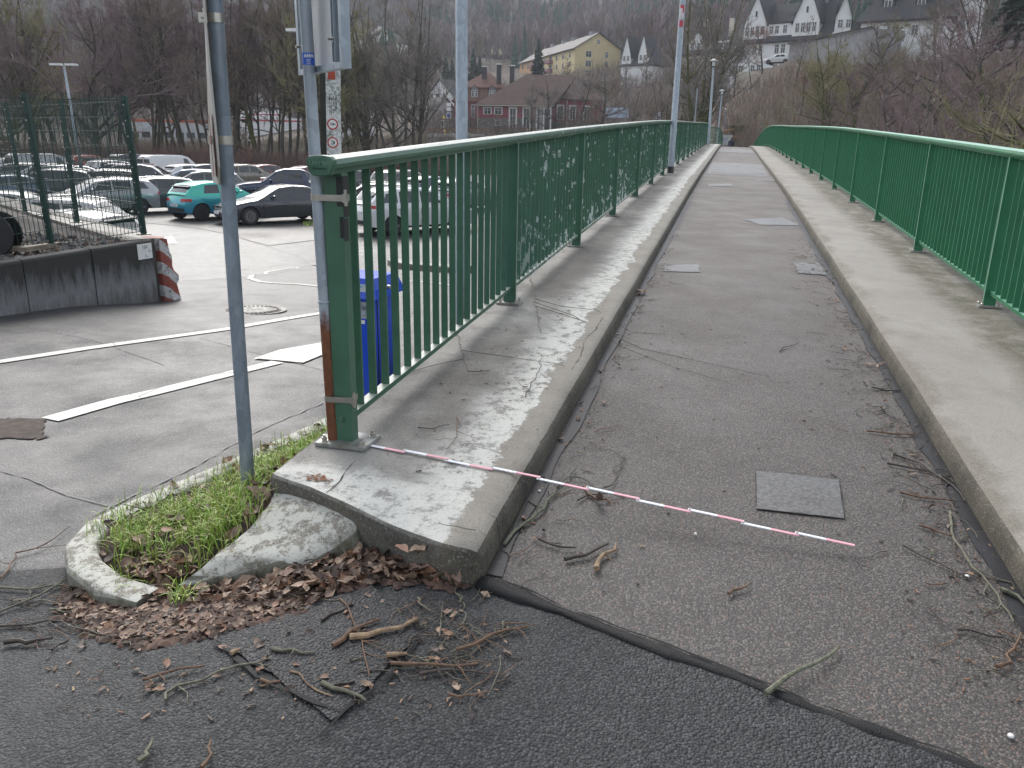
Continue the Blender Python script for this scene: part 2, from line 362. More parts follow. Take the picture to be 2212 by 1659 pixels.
def m_mark(name):
    m, t, b = mat(name); co = coords(t, 'World')
    n = noi(t, co, 12, 9, .75); c = ramp(t, n, [(.32, (.10, .10, .10)), (.40, (.46, .45, .41)), (.8, (.58, .57, .52))])
    v = vor(t, co, 1.6, 'DISTANCE_TO_EDGE'); c = mix(t, ramp(t, v, [(.0, .8), (.012, 0)]), c, (.08, .08, .08))
    t.links.new(c, b.inputs['Base Color']); b.inputs['Roughness'].default_value = .55; bump(t, b, noi(t, co, 90, 3), .4, .003); return m
M['mark'] = m_mark('road_marking_paint')
# ================================================================== THE SETTING
STRUCT = dict(kind='structure')
def az_dir(u):
    d = _ray(u, 330); k = d.x*HX + d.y*HY; return Vector((d.x/k, d.y/k, 0))
TU = [-1500, -700, 0, 500, 900, 1100, 1300, 1500, 1600, 1700, 2200, 2900]
TT = [30, 60, 86, 92, 118, 128, 145, 170, 240, 400, 700, 1100]
TZ = [[-1.5,-1.5,-1.5,-4.2,-4.2,0,1,3,12,60,190,330],[-1.5,-1.5,-1.5,-4.2,-4.2,0,1,3,12,60,190,330],[-1.5,-1.5,-1.5,-4.2,-4.2,0,1,3,12,60,190,330],
 [-1.5,-1.5,-1.5,-4.2,-4.2,0,.5,1.5,10,55,185,330],[-2.5,-2,-1.5,-4.2,-4.2,1,3,4.5,16,48,165,320],[-4,-4,-4.3,-4.3,-4.2,1.5,3.5,5,18,47,150,310],
 [-5,-5,-4.5,-4.5,-3,2,4,7,24,50,150,310],[-5,-5,-3,-1,3,5,9,14,30,60,150,310],[-5,-5,.6,1.8,10,12.5,16,19,32,70,170,320],
 [-5,-4,2.2,4,14,16.8,17.5,20,34,75,180,320],[-5,-1,7,9.5,16.5,18.0,20,24,40,90,200,330],[-5,-1,7,9.5,16.5,18,20,24,40,90,200,330]]
def tz(u, t):
    u = max(-1499, min(2899, u)); i = 0
    while TU[i+1] < u: i += 1
    k = (u-TU[i])/(TU[i+1]-TU[i])
    za = interp(list(zip(TT, TZ[i])), t); zb = interp(list(zip(TT, TZ[i+1])), t)
    return za*(1-k)+zb*k
def zfix(z, t):
    """heights were estimated linearly from image rows; correct them for the camera pitch"""
    return 1.6+t*math.tan(math.atan(math.tan(PITCH)+(z-1.6)/t)-PITCH)
_tz0 = tz
def tz(u, t):
    z = _tz0(u, t); return zfix(z, t) if t > 91 else z
def at(u, t, dz=0):      # point on the far terrain
    d = az_dir(u); z = tz(u, t)+dz; return Vector((d.x*t, d.y*t, z))
mb = MB(); P = []
ts = [.5, 3, 8, 14, 22, 30, 38, 46, 54, 60, 66, 72, 78, 82, 86, 88, 90, 92, 97, 104, 111, 118, 121, 125, 128, 132, 138, 145, 152, 160, 170, 180, 195, 210, 225, 240, 260, 280, 300, 325, 350, 375, 400, 440, 480, 520, 560, 600, 650, 700, 800, 950, 1100]
for t in ts:
    row = []
    for i in range(141):
        u = -1500 + i*(4400/140); d = az_dir(u); x, y = d.x*t, d.y*t
        if t < 46:
            z = min(road_z(x, y)-.9, -.5) if x < -2 else -1.2 - .12*t*sst(6, 30, t)
            if t < 1: z = -.3
            if x > -6: z = min(z, -.6) if x > -2 else z
        else: z = tz(u, t) - (.08 if t < 86 else 0)
        if t > 128: z += (noise.noise(Vector((x*.02, y*.02, 0))))*min(6, (t-120)*.05)
        if t > 60 and u > 1400: z += noise.noise(Vector((x*.15, y*.15, 3)))*.6
        row.append((x, y, z))
    P.append(row)
mb.grid(P)
def m_litter():
    m, t, b = mat('leaf_litter_slope'); co = coords(t, 'World')
    c = ramp(t, noi(t, co, .35, 9, .72), [(.3, (.032, .025, .017)), (.48, (.062, .045, .032)), (.6, (.088, .060, .044)), (.75, (.04, .04, .02))])
    c = mix(t, ramp(t, noi(t, co, 4, 6, .8), [(.45, 0), (.7, .5)]), c, (.12, .085, .065))
    t.links.new(c, b.inputs['Base Color']); b.inputs['Roughness'].default_value = .9; bump(t, b, noi(t, co, 5, 6, .8), 1, .25); return m
M['litter'] = m_litter()
mb.build('terrain', M['litter'], smooth='all', **STRUCT)
# far dome end: hills behind close the view, nothing but world sky above them
# ---- road sheet
def sheet(name, xs, yf, zf, m, **kw):
    mb = MB(); mb.grid([[(x, y, zf(x, y)) for x in xs] for y in yf] if not callable(yf) else [[(x, yf(x, k), zf(x, yf(x, k))) for x in xs] for k in range(kw.pop('nk'))])
    return mb.build(name, m, smooth='all', **STRUCT)
def arange(a, b, s):
    n = max(1, int(round((b-a)/s))); return [a+(b-a)*i/n for i in range(n+1)]
xs = arange(-46, -14, 2) + arange(-13, -3, .5)[0:] + arange(-2.8, -1.6, .1)
ys = arange(-3, 5, .2) + arange(5.5, 16, .5) + arange(17, 40, 1)
sheet('road', xs, ys, lambda x, y: road_z(x, y), M['road'])
# joint line between forecourt and bridge surface
def yj(x):
    if x > -.71: return 2.335-.30*(x+.69)
    return interp([(-7, 2.9), (-3.6, 2.25), (-2.55, 2.20), (-2.3, 2.4), (-1.6, 2.62), (-1.2, 2.60), (-.71, 2.45)], x)
xs = arange(-6.9, -2.4, .25)+arange(-2.3, 1.2, .1)+arange(1.4, 4, .3)
sheet('forecourt', xs, lambda x, k: -2.2 + (yj(x)+2.2)*(k/30)**.7, lambda x, y: road_z(x, y)+.005, M['dark'], nk=31)
def patch(name, pts, m, dz=.009, sub=8, fn=None):
    """thin sheet over the ground: pts outline in image pixels, fan grid"""
    fn = fn or (lambda u, v: onroad(u, v))
    A, B, C_, D = [fn(*p) for p in pts]; rows = []
    for i in range(sub+1):
        a = A.lerp(D, i/sub); b = B.lerp(C_, i/sub)
        rows.append([a.lerp(b, j/sub) for j in range(sub+1)])
    return rows
def road_patch(name, pts, m, dz, zf=None, wob=0.0, sub=8):
    rows = patch(name, pts, m, sub=sub); mb = MB(); rnd = random.Random(len(name))
    for i, r in enumerate(rows):
        for j, p in enumerate(r):
            if wob and (i in (0, sub) or j in (0, sub)): p.x += rnd.uniform(-wob, wob); p.y += rnd.uniform(-wob, wob)
            p.z = (zf or road_z)(p.x, p.y)+dz
    mb.grid(rows); return mb.build(name, m, smooth='all', **STRUCT)
road_patch('asphalt_repair', [(470, 1390), (800, 1270), (905, 1380), (720, 1560)], M['patch'], .013, wob=.012)
def crack(pts, w, m, dz=.016, fn=onroad, zf=road_z, name='tar_seam'):
    P = [fn(*p) for p in pts]; mb = MB(); rnd = random.Random(int(pts[0][0]))
    Q = []
    for a, b in zip(P, P[1:]):
        n = max(2, int((b-a).length/.03)); Q += [a.lerp(b, i/n) for i in range(n)]
    Q.append(P[-1]); L = []; Rr = []
    for i, p in enumerate(Q):
        d = (Q[min(i+1, len(Q)-1)]-Q[max(0, i-1)]); d.z = 0; d.normalize(); s = Vector((-d.y, d.x, 0)); ww = w*(.6+.9*noise.noise(Vector((p.x*14, p.y*14, 1)))); o = w*1.0*noise.noise(Vector((p.x*9, p.y*9, 9)))
        a = p+s*(o+ww/2); b = p+s*(o-ww/2); a.z = zf(a.x, a.y)+dz; b.z = zf(b.x, b.y)+dz; L.append(a); Rr.append(b)
    mb.grid([L, Rr]); return mb.build(name, m, **STRUCT)
M['seal'] = flat('old_crack_filler', (.075, .075, .075), .6, 0, .4, 8); M['crack'] = flat('crack_shadow', (.008, .008, .008), .9)
crack([(905, 1382), (860, 1450), (800, 1500), (745, 1545), (685, 1603)], .014, M['crack'])
crack([(470, 1392), (560, 1470), (650, 1510), (735, 1545)], .017, M['bit']); crack([(905, 1384), (870, 1440), (812, 1492), (735, 1548)], .02, M['bit'], .0145)
for pts, wd in (([(0, 1018), (60, 1035), (150, 1072), (255, 1100)], .025), ([(0, 692), (90, 712), (200, 735), (360, 790)], .03), ([(430, 730), (560, 765), (700, 800)], .03),
                ([(355, 600), (470, 590), (690, 563)], .05), ([(200, 1115), (420, 1010), (560, 930), (700, 870)], .035), ([(572, 531), (640, 552), (700, 568)], .06)):
    crack(pts, wd*.45, M['seal'], .006)
# ---- potholed spot at the left
road_patch('pothole_rubble', [(-60, 905), (95, 905), (100, 950), (-40, 945)], flat('broken_tarmac', (.06, .045, .035), .9, 0, .5, 14, bmp=1), .007, wob=.03, sub=16)
# ---- painted markings
def line(name, pts, w0, w1=None, cut=None):
    P = [onroad(*p) for p in pts]; mb = MB(); Q = []
    for a, b in zip(P, P[1:]):
        n = max(1, int((b-a).length/.4)); Q += [a.lerp(b, i/n) for i in range(n)]
    Q.append(P[-1]); L = []; Rr = []; n = len(Q)
    for i, p in enumerate(Q):
        d = (Q[min(i+1, n-1)]-Q[max(0, i-1)]); d.z = 0; d.normalize(); s = Vector((-d.y, d.x, 0)); ww = w0+((w1 or w0)-w0)*i/(n-1)
        a = p+s*ww/2; b = p-s*ww/2; a.z = road_z(a.x, a.y)+.008; b.z = road_z(b.x, b.y)+.008; L.append(a); Rr.append(b)
    mb.grid([L, Rr]); return mb.build(name, M['mark'], **STRUCT)
line('lane_line', [(-80, 795), (200, 752), (490, 712), (690, 678), (760, 664)], .115)
line('lane_line', [(108, 908), (250, 868), (330, 850), (600, 783)], .15)
for P4 in ([(545, 779), (590, 760), (700, 742), (760, 735)], [(545, 779), (652, 785), (700, 768), (760, 735)]): pass
mb = MB(); A = [onroad(*p) for p in ((548, 777), (603, 758), (700, 741), (745, 735), (725, 757), (655, 786), (590, 780))]
mb.add([(p.x, p.y, road_z(p.x, p.y)+.012) for p in A], [(0, 1, 6), (1, 2, 5, 6), (2, 3, 4, 5)]); mb.build('arrow_marking', M['mark'], **STRUCT)
line('curved_marking', [(690, 574), (640, 577), (575, 588), (545, 595), (540, 602), (560, 609), (590, 612), (640, 614), (700, 620), (760, 626)], .09)
line('curved_marking', [(880, 608), (940, 612), (1010, 622)], .09)
mb = MB(); A = [onroad(*p) for p in ((352, 527), (383, 527), (372, 510), (352, 513))]
mb.add([(p.x, p.y, road_z(p.x, p.y)+.012) for p in A], [(0, 1, 2, 3)]); mb.build('arrow_marking', M['mark'], **STRUCT)
# ---- paved parking area
def m_paver():
    m, t, b = mat('wet_block_paving'); co = coords(t, 'World', (1, 1, 1), (0, 0, R(38)))
    br = N(t, 'ShaderNodeTexBrick'); br.inputs['Scale'].default_value = 1; br.inputs['Brick Width'].default_value = .28; br.inputs['Row Height'].default_value = .17
    br.inputs['Mortar Size'].default_value = .022; br.inputs['Color1'].default_value = (.075, .072, .07, 1); br.inputs['Color2'].default_value = (.105, .10, .096, 1); br.inputs['Mortar'].default_value = (.03, .03, .025, 1)
    t.links.new(co, br.inputs['Vector'])
    c = mix(t, ramp(t, noi(t, co, .3, 6, .6), [(.4, 0), (.65, .5)]), br.outputs['Color'], (.05, .046, .042))
    t.links.new(c, b.inputs['Base Color']); t.links.new(ramp(t, noi(t, co, .5, 5, .6), [(.3, .38), (.7, .68)]), b.inputs['Roughness'])
    bump(t, b, mth(t, 'MULTIPLY', br.outputs['Fac'], -1), .8, .012); return m
M['paver'] = m_paver()
bnd = [(-200, 470), (200, 470), (315, 482), (420, 492), (500, 508), (576, 532), (690, 518), (760, 506), (1000, 500), (1150, 500)]
def paver():
    mb = MB(); rows = [[] for _ in range(14)]
    for i in range(46):
        u = -200+i*30; v = interp(bnd, u); p = onroad(u, v); t0 = p.x*HX+p.y*HY; d = az_dir(u)
        if u < 250: t0 = 15
        for k in range(14):
            t = t0+(88-t0)*(k/13)**1.3; x, y = d.x*t, d.y*t
            if k == 0: x, y = p.x, p.y
            rows[k].append((x, y, road_z(x, y)+.012))
    mb.grid(rows); mb.build('parking_paving', M['paver'], smooth='all', **STRUCT)
paver()
def kerb_run(pts, h, w, name, m, parent=None, stone=.8, gap=.012, drop=0.0):
    """a row of kerb stones, each its own object"""
    P = [Vector(p) for p in pts]; out = []; H0 = h
    root = parent
    # resample
    Q = [P[0]]; acc = 0
    L = [0]
    for a, b in zip(P, P[1:]): L.append(L[-1]+(b-a).length)
    def atl(s):
        for i in range(len(P)-1):
            if s <= L[i+1]+1e-9: return P[i].lerp(P[i+1], (s-L[i])/max(1e-9, L[i+1]-L[i]))
        return P[-1]
    n = max(1, round(L[-1]/stone)); st = L[-1]/n
    for k in range(n):
        s0 = k*st+gap/2; s1 = (k+1)*st-gap/2; m_ = 5; rows = []
        for j in range(m_+1):
            s = s0+(s1-s0)*j/m_; c = atl(s); d = (atl(min(L[-1], s+.05))-atl(max(0, s-.05))); d.z = 0; d.normalize(); sd_ = Vector((-d.y, d.x, 0))
            rb = .025; hs_ = h; e = .006 if j in (0, m_) else 0
            h = H0*(1-drop*sst(L[-1]-.45, L[-1], s))
            prof = [(-w/2, -.15), (-w/2+e, h-rb), (-w/2+rb*.4, h-rb*.3), (-w/2+rb, h-e), (w/2-rb, h-e), (w/2-rb*.4, h-rb*.3), (w/2-e, h-rb), (w/2, -.15)]
            rows.append([c+sd_*a+Vector((0, 0, b)) for a, b in prof])
        mb = MB(); mb.grid(rows); nn = len(rows[0]); mb.f.append(tuple(range(nn))); mb.f.append(tuple(range(m_*nn+nn-1, m_*nn-1, -1))); mb.m += [0, 0]
        out.append(mb.build(name, m, root, smooth=50))
    return out
# median kerb far side seen through the balusters
kr = thing('traffic_island', 'low grey kerbed traffic island seen through the left railing bars', 'traffic island')
A = [onroad(*p) for p in ((852, 572), (870, 579), (930, 584), (1010, 590))]
kerb_run(A, .12, .3, 'kerb_stone', M['lichen'], kr, 1.0)
# ---- river
def m_water():
    m, t, b = mat('river_water'); co = coords(t, 'World'); b.inputs['Base Color'].default_value = (.03, .035, .03, 1); b.inputs['Roughness'].default_value = .12
    bump(t, b, noi(t, co, 1.2, 5, .6), .5, .15); return m
mb = MB(); rows = []
for i in range(41):
    u = -1500+i*85; d = az_dir(u); rows.append([(d.x*t, d.y*t, -3.4) for t in ((87, 95, 110, 127) if u < 1050 else (14, 50, 90, 127))])
mb.grid(rows); mb.build('river', m_water(), **STRUCT)
# ================================================================== BRIDGE
XL, XR, EL, ER = -.696, 1.096, -1.66, 2.5        # kerb edges and outer edges
YS = [0, .15, .3, .5, .8, 1.2, 1.7, 2.3, 3, 4, 5, 6, 7.5] + arange(9, 60, 1.5) + arange(62, 110, 3)
def y0l(x): return interp([(-1.66, 2.60), (-1.45, 2.54), (-1.2, 2.44), (-1.02, 2.36), (-.80, 2.30), (-.72, 2.31), (-.69, 2.36)], x)
cols = [(-1.66, -.45), (-1.66, -.015), (-1.65, 0)] + [(x, 0) for x in arange(-1.6, -.78, .05)] + [(-.745, -.004), (-.715, -.018), (-.70, -.045), (-.694, -.09), (-.69, -.20)]
mb = MB(); rows = []
rndk = random.Random(4)
for k in range(-2, len(YS)):
    row = []
    for (x, dz) in cols:
        y0 = y0l(x)
        if k < 0:      # broken end face
            e = -.25 if k == -2 else -.012
            yy = y0 + (.02 if k == -2 else .004) - (.05*sst(-1.1, -.9, x) if k == -2 else 0); row.append((x, yy, deck(x, yy)+min(dz, 0)+e)); continue
        y = y0+YS[k]*(108-y0)/108 if k else y0+.012
        xw = x + (.008*noise.noise(Vector((y*1.7, 5, x*3))) if x > -.75 else 0)
        row.append((xw, y, deck(x, y)+dz + .004*noise.noise(Vector((x*6, y*6, 1)))))
    rows.append(row)
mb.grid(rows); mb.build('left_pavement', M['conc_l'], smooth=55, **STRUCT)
cols = [(1.09, -.2), (1.094, -.09), (1.10, -.045), (1.115, -.018), (1.145, -.004)]+[(x, 0) for x in arange(1.2, 2.5, .1)]+[(2.5, -.45)]
mb = MB(); rows = []
for y in arange(-1.2, 9, .3)+arange(10.5, 60, 1.5)+arange(62, 110, 3):
    rows.append([(x+(.008*noise.noise(Vector((y*1.7, 9, x*3))) if x < 1.16 else 0), y, deck(x, y)+dz+.004*noise.noise(Vector((x*6, y*6, 1)))) for x, dz in cols])
mb.grid(rows); mb.build('right_pavement', M['conc_r'], smooth=55, **STRUCT)
# carriage way
cols = arange(-.72, 1.12, .115); mb = MB(); rows = []
for k in range(60):
    row = []
    for x in cols:
        yy0 = yj(max(x, -.70)); s = (k/59)**2.0; y = yy0+(109-yy0)*s
        row.append((x, y, deck(x, y)-.12+.003*noise.noise(Vector((x*3, y*3, 8)))))
    rows.append(row)
mb.grid(rows); mb.build('bridge_path', M['path'], smooth='all', **STRUCT)
pz = lambda x, y: deck(x, y)-.12
onpath = lambda u, v: ondeck(u, v, -.12)
def path_rect(name, pts, m, dz=.006, wob=0, sub=6):
    rows = patch(name, pts, m, fn=onpath, sub=sub); rnd = random.Random(7)
    for i, r in enumerate(rows):
        for j, p in enumerate(r):
            if wob and (i in (0, sub) or j in (0, sub)): p.x += rnd.uniform(-wob, wob); p.y += rnd.uniform(-wob, wob)
            p.z = pz(p.x, p.y)+dz
    mb = MB(); mb.grid(rows); return mb.build(name, m, smooth='all', **STRUCT)
path_rect('filled_inlet_patch', [(1633, 1019), (1812, 1038), (1824, 1123), (1634, 1101)], M['cover'], .006, .004)
crack([(778, 985), (750, 1015), (735, 1040), (705, 1066)], .006, M['crack'], .004, ondeck, deck, 'hairline_crack')
for a_, b_ in (((1262, 740), (1235, 800)), ((1300, 690), (1262, 735)), ((1205, 905), (1165, 960))): crack([a_, ((a_[0]+b_[0])/2+6, (a_[1]+b_[1])/2), b_], .006, M['crack'], .006, ondeck, deck, 'hairline_crack')
M['ruststain'] = flat('rust_stain', (.17, .075, .035), .9, 0, .5, 60)
rs_ = random.Random(5); mb = MB(); c_ = ondeck(683, 1036)
for k in range(46):
    x, y, r = c_.x+rs_.gauss(0, .022), c_.y+rs_.gauss(0, .014), rs_.uniform(.002, .010); mb.add([(x+r*math.cos(i*1.047)*rs_.uniform(.6, 1.3), y+r*math.sin(i*1.047), deck(x, y)+.0045+k*.00003) for i in range(6)], [(0, 1, 2, 3, 4, 5)])
mb.build('rust_stain', M['ruststain'], kind='stuff')
crack([(1634, 1018), (1700, 1024), (1812, 1037)], .006, M['crack'], .009, onpath, pz, 'patch_seam'); crack([(1632, 1020), (1634, 1100)], .003, M['crack'], .009, onpath, pz, 'patch_seam')
crack([(1813, 1038), (1824, 1123)], .004, M['crack'], .009, onpath, pz, 'patch_seam'); crack([(1634, 1102), (1730, 1112), (1824, 1124)], .008, M['tar'], .009, onpath, pz, 'patch_seam')
path_rect('surface_patch', [(1438, 574), (1509, 572), (1512, 589), (1432, 587)], M['cover'], .006, .01); path_rect('surface_patch', [(1716, 568), (1768, 569), (1790, 596), (1724, 591)], M['cover'], .006, .012)
M['puddle'] = flat('shallow_puddle', (.09, .09, .092), .3, 0, .3, 4); 
path_rect('damp_patch', [(1608, 474), (1690, 471), (1735, 488), (1640, 486)], M['puddle'], .006, .03)
path_rect('surface_patch', [(1530, 399), (1580, 397), (1583, 402), (1530, 403)], M['cover'], .006); path_rect('surface_patch', [(1632, 388), (1672, 388), (1675, 391), (1634, 391)], M['cover'], .006)
def strip(name, x0, x1, y0, y1, m, dz, wob):
    L = []; Rr = []
    for y in arange(y0, y1, .08 if y1 < 20 else .3): L.append((x0, y, pz(x0, y)+dz)); xx = x1+wob*noise.noise(Vector((y*2.3, x1, 0)))*1.5; Rr.append((xx, y, pz(xx, y)+dz))
    mb = MB(); mb.grid([L, Rr]); mb.build(name, m, smooth='all', **STRUCT)
strip('gutter_seal', -.692, -.635, 2.36, 16, M['tar'], .007, .02); strip('gutter_seal', 1.098, 1.03, 1.4, 16, M['tar'], .007, .03)
for y in (23.5, 34.5, 41):
    mb = MB(); mb.grid([[(x, y, pz(x, y)+.007) for x in (-.69, .2, 1.09)], [(x, y+.12, pz(x, y+.12)+.007) for x in (-.69, .2, 1.09)]]); mb.build('expansion_joint', M['tar'], **STRUCT)
for (ya, yb) in ((22.9, 30), (41, 47)):
    mb = MB(); mb.grid([[(x, y, pz(x, y)+.005) for x in (-.62, .2, 1.02)] for y in arange(ya, yb, 1.5)]); mb.build('surface_band', M['cover'], smooth='all', **STRUCT)
# bitumen seam bead
pts = []; rad = []
for i in range(70):
    x = -.70+i*.05; y = yj(x)-.01+.012*noise.noise(Vector((x*4, 0, 0))); pts.append((x, y, road_z(x, y-.03)*.5+pz(x, y)*.5-.004+.006*noise.noise(Vector((x*9, 3, 0))))); rad.append(.023+.012*noise.noise(Vector((x*9, 8, 0)))+(.012 if i < 4 else 0))
mb = MB(); mb.tube(pts, rad, 10); mb.v = [(x, y+.006*noise.noise(Vector((x*25, y*25, 2))), z if z < pz(x, y) else pz(x, y)+(z-pz(x, y))*.55) for x, y, z in mb.v]; o = mb.build('bitumen_joint_seam', M['bit'], smooth='all', **STRUCT)
crack([(1075, 1250), (1260, 1330), (1500, 1418), (1760, 1520), (2100, 1650)], .012, M['crack'], .007, onpath, pz, 'joint_crack')
# deck underside and abutments (seen from the side only)
mb = MB(); rows = []
for y in arange(3.2, 108, 3): rows.append([(-1.6, y, deck(0, y)-.3), (-.9, y, deck(0, y)-1.1), (1.8, y, deck(0, y)-1.1), (2.45, y, deck(0, y)-.3)])
mb.grid(rows); mb.build('bridge_girder', M['lichen'], **STRUCT)
mb = MB(); mb.box((.4, 4.0, -2.2), (4.1, 1.6, 3.6)); mb.build('bridge_abutment', M['lichen'], **STRUCT)
mb = MB(); mb.box((.3, 70, -2), (2.4, 1.2, 4.6)); mb.box((.3, 35, -2), (2.4, 1.0, 4.9)); mb.build('bridge_pier', M['lichen'], **STRUCT)
# side landing on the far left
mb = MB(); pl = [(-1.62, 49.5), (-1.62, 61), (-3.4, 61), (-3.4, 49.5)]
mb.add([(x, y, deck(x, min(y, 57))-.0) for x, y in pl], [(3, 2, 1, 0)]); mb.build('side_landing', flat('pale_new_concrete', (.5, .5, .48), .6, 0, .08, 3), **STRUCT)
# ================================================================== RAILINGS
HB, HT = .125, 1.135
def bolt(parent, x, y, z, r=.014):
    mb = MB(); mb.lathe([(r*1.5, 0), (r*1.5, .003)], 10); mb.lathe([(r, .003), (r, .015), (r*.8, .018)], 6); mb.lathe([(r*.5, .018), (r*.5, .028)], 8)
    return mb
_bolt = MB(); r_ = .013; _bolt.lathe([(r_*1.6, 0), (r_*1.6, .003)], 10); _bolt.lathe([(r_, .003), (r_, .016), (r_*.8, .018)], 6); _bolt.lathe([(r_*.5, .018), (r_*.5, .028)], 8)
bolt_me = _bolt.mesh('bolt', M['steel'])
_b = MB(); _b.box((0, 0, 0), (.17, .13, .014)); _pl = _b.mesh('base_plate', M['plate'])
def build_rail(x, ys, mat_, first_cap, kind_name, label, side, near_special=False, nmax=300, thing_=None):
    root = thing(kind_name, label, 'railing', (0, 0, 0))
    S = 2.697
    bal = MB(); bal.box((0, 0, 0), (.036, .011, HT-HB-.0)); 
    if side > 0: bal = MB(); bal.box((0, 0, 0), (.048, .012, HT-HB))
    bal_me = bal.mesh('baluster', mat_)
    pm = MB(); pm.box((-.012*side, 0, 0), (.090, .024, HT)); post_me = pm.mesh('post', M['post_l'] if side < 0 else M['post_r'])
    nb = 0; rest = MB()
    for i, y in enumerate(ys):
        zb = deck(x, y)
        if not (near_special and i == 0):
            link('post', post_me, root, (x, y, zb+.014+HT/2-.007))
        if near_special and i == 0:
            mb = MB(); w2, d2 = .04, .03; mb.box((0, 0, 0), (.080, .055, HT-.014)); mb.build('post', M['green_p1'], root, loc=(x, y, zb+.014+(HT-.014)/2))
            mb = MB(); mb.box((0, 0, 0), (.23, .17, .016)); mb.build('base_plate', M['plate'], root, loc=(x+.005, y, zb+.008))
            for bx, by in ((-.085, -.055), (.09, -.055), (.09, .055), (-.085, .06)): link('bolt', bolt_me, root, (x+.005+bx, y+by, zb+.016))
        elif y < 60:
            link('base_plate', _pl, root, (x+(.01 if side < 0 else -.01), y, zb+.007))
            if y < 14:
                for bx, by in ((-.06, -.045), (.06, -.045), (.06, .045), (-.06, .045)): link('bolt', bolt_me, root, (x+bx+(.01 if side < 0 else -.01), y+by, zb+.014))
        if i == len(ys)-1: break
        y2 = ys[i+1]; n = 18 if y2-y > 2 else int((y2-y)/.142)
        for k in range(1, n+1):
            yy = y+(y2-y)*k/(n+1); z = deck(x, yy)+(HT+HB)/2
            if nb < nmax: link('baluster', bal_me, root, (x, yy, z)); nb += 1
            else: rest.box((x, yy, z), (.044, .012, HT-HB))
        a = Vector((x, y+(.028 if (near_special and i == 0) else .011), deck(x, y)+HB-.012)); b = Vector((x, y2-.011, deck(x, y2)+HB-.012))
        mb = MB(); mb.bar(a, b, .046, .026); mb.build('bottom_rail', mat_, root)
    if rest.v: rest.build('baluster', mat_, root, kind='stuff')
    # handrail, in lengths of two bays
    prof = [(-.028, 0), (-.03, .018), (-.052, .024), (-.056, .040), (-.05, .058), (-.03, .066), (0, .069), (.03, .066), (.05, .058), (.056, .040), (.052, .024), (.03, .018), (.028, 0)]
    seg = [0]+list(range(1, len(ys)-1, 2))+[len(ys)-1]
    if near_special: pass
    for a, b in zip(seg, seg[1:]):
        ya = ys[a]-(.10 if a == 0 and first_cap else 0)+.003; yb = ys[b]-.003; rows = []
        for y in arange(ya, yb, .7): rows.append([(x+px, y, deck(x, y)+HT+pz_) for px, pz_ in prof])
        mb = MB(); mb.grid(rows); n = len(prof)
        for r in range(len(rows)-1): mb.f.append((r*n, r*n+n, r*n+2*n-1, r*n+n-1)); mb.m.append(0)
        mb.f.append(tuple(range(n-1, -1, -1))); e = (len(rows)-1)*n; mb.f.append(tuple(range(e, e+n))); mb.m += [0, 0]
        mb.build('handrail', mat_ if not (near_special and a == 0) else M['green_p1'], root, smooth=28)
    return root
yl = [2.985+2.697*i for i in range(19)]
RL = build_rail(-1.5096, yl, M['green_l'], True, 'bridge_railing', 'long left bridge railing in dark green paint peeling to pale grey, wide worn handrail', -1, True)
# end cap with the maker's name
y = 2.985-.10; x = -1.5096; z = deck(x, y)+HT
mb = MB(); prof = [(-.029, -.004), (-.040, .0), (-.052, .022), (-.059, .036), (-.058, .056), (-.046, .069), (-.02, .074), (.02, .074), (.046, .069), (.058, .056), (.059, .036), (.052, .022), (.040, .0), (.029, -.004)]
rows = [[(px*s, yy, (pz_-.035)*s+.035) for px, pz_ in prof] for yy, s in ((.0, 1), (-.016, 1), (-.024, .96), (-.027, .88))]
mb.grid(rows); n = len(prof); mb.f.append(tuple(range(3*n, 4*n))); mb.m.append(0)
for r in range(3): mb.f.append((r*n, r*n+n, r*n+2*n-1, r*n+n-1)); mb.m.append(0)
cap = mb.build('end_cap', M['green_p1'], RL, loc=(x, y, z), smooth=35)
text('lettering', 'LERMER', .021, flat('moulded_letters', (.12, .24, .17), .4), cap, (.0, -.0275, .044), (R(90), 0, 0), .0008, bold=.0002, width=1.2)
text('lettering', 'Plettenberg', .013, M['green_f'], cap, (.0, -.0275, .024), (R(90), 0, 0), .0006)
bm_ = MB(); bm_.lathe([(.014, 0), (.014, .004)], 12, M=Matrix.Rotation(R(90), 3, 'X')); bm_.lathe([(.009, .004), (.009, .012)], 6, M=Matrix.Rotation(R(90), 3, 'X'))
bm_.build('bolt', M['green_p1'], RL, loc=(-1.515, 2.957, deck(-1.5, 2.985)+.115))
# bare black primer where the post was repaired
mb = MB(); mb.box((.029, -.0283, 0), (.026, .002, .115)); mb.box((.0405, .004, -.02), (.002, .05, .16)); mb.box((.033, -.0283, -.14), (.017, .0022, .085)); mb.box((.0405, -.004, -.15), (.002, .036, .09))
mb.build('bare_primer_spot', M['black'], RL, loc=(-1.5096, 2.985, deck(-1.5, 2.985)+HT-.07))
yr = [7.033+2.697*(i-2) for i in range(36)]; yr = [y for y in yr if y < 97]
RR = build_rail(2.0887, yr, M['green_r'], False, 'bridge_railing', 'long right bridge railing in bright green paint with pale green handrail', 1)
